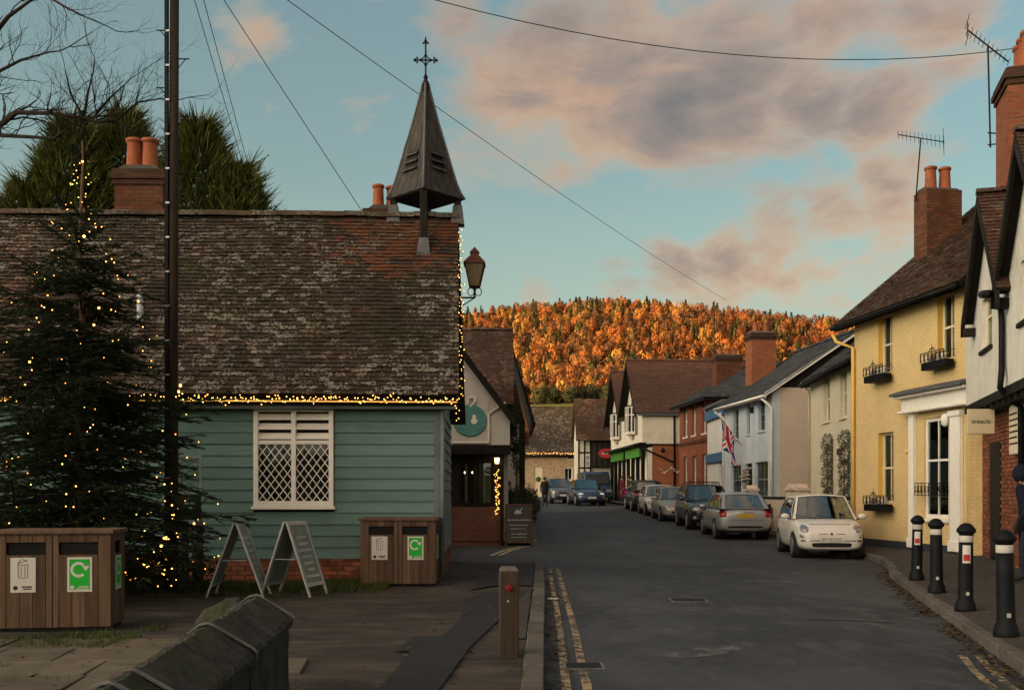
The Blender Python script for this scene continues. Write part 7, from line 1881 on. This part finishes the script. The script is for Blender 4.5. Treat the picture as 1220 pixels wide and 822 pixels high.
M['plate_white'] = mat('plate_white', (.62, .60, .52), None, 6, .5, 0, vary=0, dirt=.15); M['plate_yellow'] = mat('plate_yellow', (.55, .34, .03), None, 6, .5, 0, vary=0, dirt=.15)
M['lamp_on'] = glow('headlamp_on', (1., .90, .75), .22)
def car(style, label, loc, head, col, group='cars parked along the street'):
    S = style; L, w, hl = S['L'], S['W'] / 2, S['L'] / 2
    root = thing('parked_car', label, 'car', (loc[0], loc[1], roadz(loc[0], loc[1]) - .004), math.atan2(head[1], head[0]), group)
    root.rotation_euler[1] = -math.atan((gz(loc[1] + .5) - gz(loc[1] - .5)) * head[1])
    # lower body
    st = S['st']; frac = [(0., 0., 0), (.80, 0., 0), (.965, .16, 0), (1.0, .46, 0), (.985, .80, 0), (.93, 1.0, 0), (.72, 0., 1), (.38, .7, 1), (0., 1., 1)]
    q = MB(); n = len(frac); ring = 2 * n - 2
    for (x, ws, zb, zs, zt) in st:
        half = []
        for (fy, fz, top) in frac: half.append((fy * ws, lerp(zb, zs, fz) if not top else lerp(zs, zt, .55 + .45 * fz)))
        for (y, z) in half: q.v.append((x * hl, y, z))
        for (y, z) in half[-2:0:-1]: q.v.append((x * hl, -y, z))
    for i in range(len(st) - 1):
        for j in range(ring): q.f.append((i*ring + j, (i+1)*ring + j, (i+1)*ring + (j+1) % ring, i*ring + (j+1) % ring))
    q.f += [tuple(range(ring)), tuple((len(st)-1)*ring + j for j in range(ring - 1, -1, -1))]
    q.f = [f[::-1] for f in q.f]
    body = q.build('body', col, root, smooth=True)
    body.parent = None; body.matrix_world = Matrix.Identity(4)
    sub = body.modifiers.new('s', 'SUBSURF'); sub.levels = sub.render_levels = 2
    wr, wx = S['wr'], S['wx']; cut = MB()
    for xx in wx:
        for s_ in (-1, 1): cut.lathe([(wr * 1.16, 0), (wr * 1.16, .34)], 28, lambda a, b, c: (xx + a, s_ * (w + .06 - c), wr + b))
    co = cut.build('cutter', M['car_trim']); 
    # consistent outward normals for the cutter
    import bmesh
    for ob in (co, body):
        bm_ = bmesh.new(); bm_.from_mesh(ob.data); bmesh.ops.recalc_face_normals(bm_, faces=bm_.faces); bm_.to_mesh(ob.data); bm_.free()
    bo = body.modifiers.new('b', 'BOOLEAN'); bo.object = co; bo.operation = 'DIFFERENCE'; bo.solver = 'EXACT'
    apply_mods(body); bpy.data.objects.remove(co); body.parent = root
    body.data.materials.clear(); body.data.materials.append(col)
    bvh = BVHTree.FromPolygons([v.co.copy() for v in body.data.vertices], [tuple(p.vertices) for p in body.data.polygons])
    def hit(y, z, d):
        h = bvh.ray_cast(Vector((d * 5., y, z)), Vector((-d, 0, 0))); return h[0].x if h[0] is not None else d * hl * .98
    def hits(x, z, d):
        h = bvh.ray_cast(Vector((x, d * 3., z)), Vector((0, -d, 0))); return h[0].y if h[0] is not None else d * w
    def ell(name, m, yc, zc, a, b, d, off=.012, par=None, pw=2., dome=.02):
        q = MB(); nr, na = 4, 20; q.v.append((hit(yc, zc, d) + d * (off + dome), yc, zc))
        for r in range(1, nr + 1):
            for k in range(na):
                t = 6.2832 * k / na; c, s_ = math.cos(t), math.sin(t); cc = math.copysign(abs(c) ** (2 / pw), c); ss = math.copysign(abs(s_) ** (2 / pw), s_)
                y, z = yc + a * cc * r / nr, zc + b * ss * r / nr; q.v.append((hit(y, z, d) + d * (off + dome * (1 - (r / nr) ** 2)) - (d * off * 1.6 if r == nr else 0), y, z))
        for k in range(na): q.f.append((0, 1 + k, 1 + (k + 1) % na))
        for r in range(nr - 1):
            for k in range(na): q.f.append((1 + r*na + k, 1 + (r+1)*na + k, 1 + (r+1)*na + (k+1) % na, 1 + r*na + (k+1) % na))
        return q.build(name, m, par or root, smooth=True)
    def seam(pts, d, wd=.007):
        q = MB(); ps = [Vector((p[0], p[1])) for p in pts]
        for a, b in zip(ps, ps[1:]):
            dd = (b - a).normalized(); s_ = Vector((-dd.y, dd.x)) * wd / 2
            q.add([(p.x, hits(p.x, p.y, d) + d * .003, p.y) for p in (a - s_, b - s_, b + s_, a + s_)], [(0, 1, 2, 3)])
        q.build('door_seam', M['car_trim'], root)
    # cabin
    xa, za, xf, zf, xr, zr, xc, zc_ = [v * (hl if i % 2 == 0 else 1) for i, v in enumerate(S['gh'])]
    wb, wt, wc = S['wb'] * w, S['wt'] * w, S.get('wc', S['wb']) * w; bf, bb = S.get('bf', .16), S.get('bb', .08); cr_ = .045
    front = lambda u, v: Vector((lerp(xa, xf, v) + bf * (1 - u * u) * lerp(1, .55, v), u * lerp(wb, wt, v), lerp(za, zf, v) + cr_ * v * (1 - u * u)))
    rear = lambda u, v: Vector((lerp(xc, xr, v) - bb * (1 - u * u) * lerp(1, .55, v), -u * lerp(wc, wt, v), lerp(zc_, zr, v) + cr_ * v * (1 - u * u)))
    roof = lambda u, v: Vector((lerp(xf + bf * .55 * (1 - u * u), xr - bb * .55 * (1 - u * u), v), u * wt, lerp(zf, zr, v) + cr_ * (1 - u * u) + .03 * math.sin(math.pi * v)))
    side = lambda s_: (lambda u, v: Vector((lerp(lerp(xa, xc, u), lerp(xf, xr, u), v), s_ * (lerp(lerp(wb, wc, u), wt, v) + .035 * math.sin(math.pi * v)), lerp(lerp(za, zc_, u), lerp(zf, zr, u) + .03 * math.sin(math.pi * u), v))))
    def framed(fn, u0, u1, holes, v0, v1, name, flip=False, glass_m=M['car_glass']):
        q = MB(); us = [u0]
        for a, b in holes: us += [a, b]
        us.append(u1)
        for a, b in zip(us[::2], us[1::2]): q.grid(fn, max(2, int(abs(b - a) * 8)), 8, a, b, 0, 1)
        for a, b in holes: q.grid(fn, 8, 2, a, b, 0, v0); q.grid(fn, 8, 2, a, b, v1, 1)
        fr = q.build('pillar_frame', col, root, smooth=True)
        for a, b in holes:
            g = MB(); g.grid(fn, 10, 8, a, b, v0, v1); g.build(name, glass_m, root, smooth=True)
            t_ = MB(); c = [(a, v0), (b, v0), (b, v1), (a, v1), (a, v0)]
            for (p0, p1) in zip(c, c[1:]): t_.tube([fn(lerp(p0[0], p1[0], i / 6), lerp(p0[1], p1[1], i / 6)) for i in range(7)], .009, 4)
            t_.build('window_seal', M['car_trim'], fr)
    framed(front, -1, 1, [(-.90, .90)], .02, .94, 'windscreen'); framed(rear, -1, 1, [(-.80, .80)], S.get('rv', .12), .88, 'rear_window')
    for s_ in (-1, 1): framed(side(s_), 0, 1, S['sw'], .04, .88, 'side_window')
    q = MB(); q.grid(roof, 10, 12, -1, 1, 0, 1); q.build('roof', col, root, smooth=True)
    # cabin tub and seats
    q = MB(); q.box(xc * .96, xa * .97, -wb * .94, wb * .94, za - .25, za + .012); q.build('cabin_floor', M['cabin'], root)
    for sx, xx in ((-1, .02), (1, .02), (-1, -.36), (1, -.36)):
        q = MB(); x_ = xx * hl; q.box(x_ - .06, x_ + .06, sx * .34 - .21, sx * .34 + .21, za - .1, za + .17); q.box(x_ - .09, x_ + .0, sx * .34 - .11, sx * .34 + .11, za + .19, za + .34); q.build('seat', M['cabin'], root, bevel=.04, seg=3)
    q = MB(); q.tube([(xa * .62, .36 + .17 * math.cos(R(t)), za + .08 + .17 * math.sin(R(t))) for t in range(0, 361, 30)], .014, 5); q.build('steering_wheel', M['cabin'], root)
    # wheels
    tp = [(wr * .62, -.09), (wr * .94, -.095), (wr, -.07), (wr, .07), (wr * .94, .093), (wr * .70, .09)]
    for xx in wx:
        for s_ in (-1, 1):
            f = lambda a, b, c: (xx + a, s_ * (w - .11 + c), wr + b)
            q = MB(); q.lathe(tp, 26, f); wh = q.build('wheel', M['tyre'], root, smooth=True); q = MB(); q.lathe([(wr * .30, .02), (wr * .64, .05), (wr * .73, .088), (wr * .67, .099)], 24, f); q.build('rim', M['rim'], wh, smooth=True)
            for k in range(5):
                a = k * 1.2566; q = MB(); q.bar(f(wr * .06 * math.cos(a), wr * .06 * math.sin(a), .085), f(wr * .6 * math.cos(a), wr * .6 * math.sin(a), .088), .055, .03, (0, 1, 0)); q.build('spoke', M['rim'], wh)
            q = MB(); q.lathe([(wr * 1.12, -.22), (wr * 1.12, -.05)], 20, f); q.build('arch_liner', M['car_trim'], root)
    # mirrors
    for s_ in (-1, 1):
        q = MB(); c = Vector((xa - .16, s_ * (w + .07), za + .06)); q.sphere(c, .1, 10, 7, (.75, 1.05, .72)); q.build('door_mirror', S.get('mirror', col), root, smooth=True)
        q = MB(); q.bar((xa - .14, s_ * (w * .93), za - .01), (xa - .15, s_ * (w + .05), za + .03), .05, .03); q.build('mirror_arm', M['car_trim'], root)
        xd0, xd1 = xa - .12, S.get('door', -.1) * hl
        seam([(xd0 + .06, za - .03), (xd0 + .06, st[4][2] + .16), (xd1, st[4][2] + .14), (xd1 - .03, za - .02)], s_)
        if S.get('doors', 3) == 5: seam([(xd1, za - .03), (xd1, st[4][2] + .14), (wx[0] + wr * 1.2, st[4][2] + .2), (wx[0] + wr * .6, za - .05)], s_)
        q = MB(); hx = xd1 + .22; yy = hits(hx, za - .12, s_); q.box(hx - .09, hx + .09, min(yy, yy + s_ * .025), max(yy, yy + s_ * .025), za - .13, za - .10); q.build('door_handle', S.get('handle', col), root, bevel=.008)
    for args in S['lamps']:
        nm, m_, yc, zc2, a, b, d, pw = args
        for s_ in (-1, 1): ell(nm, M[m_], s_ * yc * w, zc2, a, b, d, pw=pw)
    for (nm, m_, yc, zc2, a, b, d, pw) in S.get('mid', ()): ell(nm, M[m_], yc, zc2, a, b, d, off=.008, pw=pw, dome=.004)
    for d, key in ((1, 'pf'), (-1, 'pr')):
        if key in S:
            z_, tx_ = S[key]; xh = max(hit(0, z_ + .05, d) * d, hit(0, z_ - .05, d) * d) * d
            q = MB(); x0, x1 = xh + d * .004, xh + d * .016; q.box(min(x0, x1), max(x0, x1), -.26, .26, z_ - .056, z_ + .056); pl = q.build('number_plate', M['plate_white'] if d > 0 else M['plate_yellow'], root)
            if tx_:
                mt = Matrix.Translation((xh + d * .0175, 0, z_)) @ Matrix.Rotation(R(90) * d, 4, 'Z') @ FRONT.to_4x4()
                text(pl, tx_, .092, Matrix.Translation((xh + d * .0175, 0, z_)) @ Matrix.Rotation(R(90 * d), 4, 'Z') @ FRONT, M['ink'], 'plate_lettering', .001)
    for s_ in (.28, -.32):
        q = MB(); p0, p1 = front(s_, .0), front(s_ - .62, .12); q.tube([p0 + Vector((.03, 0, .03)), p1 + Vector((.03, 0, .03))], .008, 4); q.build('wiper', M['car_trim'], root)
    return root, S, roof
FIAT = dict(L=3.55, W=1.63, wr=.292, wx=(-1.12, 1.16), wb=.90, wt=.70, wc=.86, bf=.20, bb=.10, gh=(.50, .90, .20, 1.43, -.62, 1.40, -.93, .96), sw=[(.10, .60), (.66, .90)], door=-.18, doors=3, handle=M['chrome'],
    st=[(-1., .50, .40, .72, .78), (-.975, .66, .30, .84, .93), (-.86, .765, .20, .90, .985), (-.5, .808, .17, .92, .99), (0, .815, .16, .91, .96), (.35, .812, .16, .90, .945), (.58, .80, .165, .86, .93), (.80, .765, .18, .78, .865), (.93, .70, .20, .69, .765), (.985, .60, .24, .60, .66), (1., .44, .30, .52, .56)],
    lamps=[('headlight', 'lamp_clear', .72, .70, .10, .10, 1, 2.), ('fog_lamp', 'lamp_clear', .79, .535, .048, .048, 1, 2.), ('tail_light', 'lamp_red', .80, .80, .06, .14, -1, 3.)],
    mid=[('bonnet_line', 'car_trim', 0, .80, .56, .006, 1, 12.), ('lower_grille', 'car_trim', 0, .335, .50, .055, 1, 6.), ('bumper_strip', 'chrome', .40, .435, .17, .012, 1, 6.), ('bumper_strip', 'chrome', -.40, .435, .17, .012, 1, 6.), ('badge', 'red_refl', 0, .585, .034, .034, 1, 2.), ('badge_wing', 'chrome', .19, .585, .12, .008, 1, 4.), ('badge_wing', 'chrome', -.19, .585, .12, .008, 1, 4.), ('bumper_insert', 'car_trim', .62, .43, .06, .018, 1, 4.), ('bumper_insert', 'car_trim', -.62, .43, .06, .018, 1, 4.)], pf=(.455, 'PO15 ZYS'))
HATCH = dict(L=4.18, W=1.71, wr=.31, wx=(-1.28, 1.32), wb=.90, wt=.70, wc=.86, bf=.18, bb=.06, gh=(.40, .93, .08, 1.42, -.62, 1.41, -.93, .98), sw=[(.10, .46), (.51, .84)], door=-.06, doors=5, rv=.06,
    st=[(-1., .64, .40, .70, .78), (-.985, .78, .30, .84, .95), (-.90, .835, .22, .93, 1.0), (-.5, .85, .18, .94, 1.0), (0, .855, .17, .93, .98), (.35, .85, .17, .92, .965), (.6, .83, .18, .86, .93), (.84, .78, .19, .74, .83), (.95, .68, .22, .62, .70), (1., .48, .30, .52, .57)],
    lamps=[('tail_light', 'lamp_red', .80, .83, .115, .125, -1, 3.), ('headlight', 'lamp_clear', .70, .66, .17, .08, 1, 2.6), ('fog_lamp', 'lamp_clear', .72, .36, .06, .045, 1, 2.)],
    mid=[('tailgate_line', 'car_trim', 0, .62, .62, .005, -1, 12.), ('rear_bumper_trim', 'car_trim', 0, .42, .60, .035, -1, 6.), ('grille', 'car_trim', 0, .42, .42, .06, 1, 5.), ('tailgate_handle', 'chrome', 0, .86, .26, .018, -1, 5.), ('tail_badge', 'chrome', 0, .93, .05, .02, -1, 2.)], pr=(.755, None), pf=(.44, None))
SUV = dict(L=4.5, W=1.78, wr=.345, wx=(-1.38, 1.40), wb=.91, wt=.74, wc=.88, bf=.16, bb=.06, gh=(.40, 1.07, .10, 1.62, -.72, 1.60, -.95, 1.10), sw=[(.09, .40), (.45, .70), (.75, .90)], door=-.04, doors=5,
    st=[(-1., .66, .48, .80, .88), (-.985, .80, .38, .96, 1.08), (-.90, .87, .28, 1.06, 1.13), (-.5, .885, .24, 1.07, 1.13), (0, .89, .24, 1.06, 1.11), (.35, .885, .24, 1.05, 1.10), (.6, .87, .24, 1.0, 1.07), (.85, .83, .26, .92, 1.0), (.96, .76, .30, .82, .90), (1., .60, .38, .70, .76)],
    lamps=[('headlight', 'lamp_clear', .72, .80, .18, .085, 1, 2.8), ('fog_lamp', 'lamp_clear', .76, .46, .075, .075, 1, 2.), ('tail_light', 'lamp_red', .82, 1.0, .09, .17, -1, 3.)],
    mid=[('grille', 'car_trim', 0, .74, .36, .08, 1, 5.), ('lower_grille', 'car_trim', 0, .44, .5, .07, 1, 5.), ('grille_bar', 'chrome', 0, .77, .34, .012, 1, 5.)], pf=(.56, None), pr=(.8, None))
EV = dict(HATCH, L=4.6, W=1.88, wr=.345, wx=(-1.42, 1.46), gh=(.46, 1.0, .02, 1.57, -.55, 1.54, -.92, 1.12), st=[(x, ws * 1.10, zb + .02, zs * 1.07, zt * 1.08) for x, ws, zb, zs, zt in HATCH['st']],
    lamps=[('headlight', 'lamp_on', .70, .74, .16, .05, 1, 2.6), ('tail_light', 'lamp_red', .78, .95, .16, .07, -1, 3.)], mid=[('lower_grille', 'car_trim', 0, .38, .5, .07, 1, 5.)], pf=(.50, None))
car(FIAT, 'small white bubble-shaped hatchback parked nearest, facing the camera', (7.47, 24.2), (-.125, -.992), M['car_white'])
car(HATCH, 'silver hatchback showing its red tail lights and yellow plate', (7.27, 32.5), (.045, .999), M['car_silver'])
sv, S_, rf = car(SUV, 'black estate car with roof bars parked behind silver hatchback', (7.42, 38.35), (-.03, -.999), M['car_black'])
for s_ in (-1, 1):
    q = MB(); q.tube([rf(s_ * .86, v) + Vector((0, 0, .05 if 0 < v < 1 else 0.)) for v in (.02, .1, .3, .5, .7, .9, .98)], .018, 6); q.build('roof_rail', M['car_trim'], sv)
for v in (.2, .62):
    q = MB(); q.bar(rf(-.95, v) + Vector((0, 0, .11)), rf(.95, v) + Vector((0, 0, .11)), .05, .03); q.build('roof_bar', M['car_trim'], sv)
car(dict(HATCH, L=4.0), 'beige hatchback facing the camera, parked beyond the black estate', (7.25, 44.3), (-.02, -1), M['car_beige'])
car(dict(HATCH, L=3.9, W=1.75), 'white hatchback facing the camera, fifth in the parked row', (7.28, 49.2), (-.02, -1), M['car_white'])
car(dict(SUV, L=4.2), 'dark grey car at the far end of the right-hand parked row', (7.2, 54.2), (0., 1.), M['car_dark'])
car(EV, 'navy car with lit headlamps standing further down the street', (4.62, 62.2), (.10, -.995), M['car_navy'])
car(SUV, 'grey four-wheel-drive car just behind the navy one', (3.15, 67.6), (.12, -.993), M['car_grey'])
# dark van behind
def van():
    x, y = 5.75, 69.6; v = thing('parked_van', 'tall dark van partly hidden behind the navy car', 'van', (x, y, gz(y) - .01), R(-86), 'cars parked along the street')
    q = MB(); pr2 = [(-2.3, .35), (-2.35, 1.2), (-2.2, 2.05), (-1.9, 2.15), (1.0, 2.15), (1.35, 2.0), (1.85, 1.25), (2.35, 1.02), (2.45, .7), (2.4, .35)]
    q.prism(pr2, lambda a, z, t: (a, t, z), -.9, .9); q.build('body', M['car_navy'], v, bevel=.08, seg=3)
    q = MB(); q.hexa([(1.84, -.78, 1.30), (1.84, .78, 1.30), (1.40, .7, 1.94), (1.40, -.7, 1.94), (1.87, -.78, 1.32), (1.87, .78, 1.32), (1.43, .7, 1.96), (1.43, -.7, 1.96)]); q.build('windscreen', M['cabin'], v)
    for xx in (-1.5, 1.55):
        for s_ in (-1, 1):
            q = MB(); q.lathe([(.2, -.1), (.33, -.1), (.35, 0), (.33, .1), (.2, .1)], 18, lambda a, b, c: (xx + a, s_ * (.84 + c * .6), .345 + b)); q.build('wheel', M['tyre'], v, smooth=True)
    for s_ in (-1, 1):
        q = MB(); q.box(2.40, 2.47, s_ * .65 - .15, s_ * .65 + .15, .72, .9); q.build('headlight', M['lamp_clear'], v, bevel=.02); q = MB(); q.box(.85, 1.25, s_ * .905 - .01, s_ * .905 + .01, 1.3, 1.85); q.build('side_window', M['cabin'], v)
van()

# ------------------------------------------------------------------ people
M['skin'] = mat('skin', (.42, .24, .17), (.36, .20, .14), 9, .6, .1, vary=0, dirt=0); M['hair'] = mat('hair', (.035, .022, .015), (.06, .035, .02), 30, .6, .3, dirt=0)
M['jeans'] = mat('dark_trousers', (.025, .03, .045), (.018, .02, .03), 20, .9, .2, dirt=0); M['shoe'] = mat('shoes', (.02, .018, .016), None, 9, .6, 0, dirt=0)
def cloth(n, c): M[n] = mat(n, c, tuple(x * .7 for x in c), 12, .9, .3, .006, vary=0, dirt=.1); return M[n]
def person(label, loc, rz, coatm, step=.12, long=.82, hood=False, h=1.72, scarf=None, lean=0., gloves=False):
    k = h / 1.72; p = thing('person', label, 'person', loc, rz); V = []; E = []; Rr = []
    def vtx(co, r, par=None):
        V.append(tuple(c * k for c in co)); Rr.append(r * k if isinstance(r, (int, float)) else (r[0] * k, r[1] * k))
        if par is not None: E.append((par, len(V) - 1))
        return len(V) - 1
    pel = vtx((0, 0, .95), (.15, .11)); sp_ = vtx((0, .0 + lean * .3, 1.13), (.135, .10), pel); chs = vtx((0, lean * .7, 1.34), (.155, .115), sp_); nk = vtx((0, lean, 1.475), .055, chs); hd_ = vtx((0, .02 + lean * 1.2, 1.56), (.075, .088), nk); ht = vtx((0, .02 + lean * 1.3, 1.65), (.07, .082), hd_)
    vtx((0, .125 + lean * 1.2, 1.565), .014, hd_)
    for s_ in (-1, 1): vtx((s_ * .085, .02 + lean * 1.2, 1.575), .014, hd_)
    for s_ in (-1, 1):
        sw_ = step * s_
        sh = vtx((s_ * .175, lean * .8, 1.41), .07, chs); el_ = vtx((s_ * .235, -.03 - sw_ * .5 + lean * .5, 1.14), .052, sh); wr_2 = vtx((s_ * .23, .07 - sw_ + lean * .4, .92), .036, el_); pm = vtx((s_ * .225, .085 - sw_ + lean * .4, .85), (.020, .036), wr_2)
        for fi, (dy, ln_) in enumerate(((-.028, .065), (-.01, .078), (.008, .082), (.026, .072))):
            f1 = vtx((s_ * .222, .09 - sw_ + dy + lean * .4, .80), .0095, pm); f2 = vtx((s_ * .21, .095 - sw_ + dy + lean * .4, .80 - ln_ * .5), .009, f1); vtx((s_ * .198, .098 - sw_ + dy + lean * .4, .80 - ln_), .008, f2)
        t1 = vtx((s_ * .205, .125 - sw_ + lean * .4, .845), .0105, pm); vtx((s_ * .198, .145 - sw_ + lean * .4, .80), .009, t1)
        hp = vtx((s_ * .095, 0, .88), .088, pel); kn = vtx((s_ * .10, .04 + sw_ * .55, .49), .058, hp); an = vtx((s_ * .10, -.03 + sw_, .085), .042, kn); vtx((s_ * .105, .14 + sw_, .035), .036, an)
    me = bpy.data.meshes.new('body'); me.from_pydata(V, E, []); me.update(); o = bpy.data.objects.new('body', me); COL.objects.link(o)
    sk = o.modifiers.new('skin', 'SKIN'); 
    if not me.skin_vertices:
        bpy.context.view_layer.objects.active = o
    for i, sv_ in enumerate(me.skin_vertices[0].data): sv_.radius = Rr[i] if isinstance(Rr[i], tuple) else (Rr[i], Rr[i]); sv_.use_root = (i == 0)
    su = o.modifiers.new('sub', 'SUBSURF'); su.levels = su.render_levels = 2
    apply_mods(o); o.parent = p; me = o.data; me.materials.clear()
    for m_ in (M['skin'], M['jeans'], M['shoe'], coatm): me.materials.append(m_)
    idx = []
    for pl in me.polygons:
        c = pl.center / k
        if c.z > 1.46: idx.append(0)
        elif abs(c.x) > .165 and c.z < .895 and c.z > .66: idx.append(2 if gloves else 0)
        elif c.z > .93 or abs(c.x) > .17 and c.z > .88: idx.append(3)
        elif c.z < .10: idx.append(2)
        else: idx.append(1)
    me.polygons.foreach_set('material_index', idx); me.polygons.foreach_set('use_smooth', [True] * len(idx))
    # coat
    q = MB(); zs_ = [(long, .215, .155), (long + .25, .20, .145), (1.02, .19, .14), (1.15, .178, .132), (1.30, .195, .142), (1.40, .185, .13), (1.455, .12, .10), (1.49, .075, .075)]
    q.lathe([(1, i) for i in range(len(zs_))], 18, lambda x, y, z: (x * zs_[int(z)][1] * k, (y * zs_[int(z)][2] + lean * max(0, (zs_[int(z)][0] - .95)) * 1.6) * k, zs_[int(z)][0] * k)); q.v = [tuple(Vector(v) + Vector((.008 * noise.noise(Vector(v) * 9), .008 * noise.noise(Vector(v) * 9 + Vector((4, 4, 4))), 0))) for v in q.v]
    ct = q.build('coat', coatm, p, smooth=True); su = ct.modifiers.new('sub', 'SUBSURF'); su.levels = su.render_levels = 1
    q = MB(); hc = Vector((0, .02 + lean * 1.25, 1.615)) * k
    if hood: q.sphere(hc + Vector((0, -.02, -.005)), .128 * k, 12, 8, (.9, 1., 1.12)); q.build('hood', coatm, p, smooth=True)
    else:
        q.sphere(hc + Vector((0, -.022, .025)), .105 * k, 14, 9, (.92, 1.02, 1.05)); q.build('hair', M['hair'], p, smooth=True)
    for s_ in (-1, 1):
        q = MB(); q.sphere((s_ * .032 * k, hc.y + .086 * k, 1.595 * k), .010 * k, 6, 4); q.build('eye', M['hair'], p)
    q = MB(); q.sphere((0, hc.y + .082 * k, 1.525 * k), .018 * k, 8, 5, (1.2, .5, .3)); q.build('mouth', cloth('lip', (.3, .12, .1)) if 'lip' not in M else M['lip'], p)
    if scarf: q = MB(); q.tube([(.09 * math.cos(R(t)) * k, (.01 + .09 * math.sin(R(t))) * k, 1.465 * k) for t in range(0, 361, 30)], .035 * k, 6); q.build('scarf', scarf, p, smooth=True)
    return p
pz = lambda y, a=.1: gz(y) + a
person('person in black coat walking away beyond the cafe', (1.92, 58., pz(58, .05)), R(0), cloth('coat_black', (.014, .014, .017)), .16, .70)
person('person in long maroon coat standing by the gabled shop', (6.42, 57.6, pz(57.6)), R(110), cloth('coat_maroon', (.10, .012, .018)), .05, .42)
person('person in olive jacket beside the far parked cars', (6.86, 57.9, pz(57.9)), R(80), cloth('coat_olive', (.075, .06, .035)), .06, .80)
person('child in pink coat between two adults near the shop', (6.66, 57.2, pz(57.3)), R(20), cloth('coat_pink', (.42, .04, .13)), .06, .75, h=1.22)
person('person in dark blue jacket by the cafe doorway', (-.12, 29.9, gz(29.9) + .09), R(-70), cloth('coat_navy', (.010, .013, .025)), .04, .80)
person('person in navy hooded coat cut off by the right edge', (7.62, 14.55, .17), R(75), M['coat_navy'], .10, .72, hood=True, lean=.10, gloves=True)
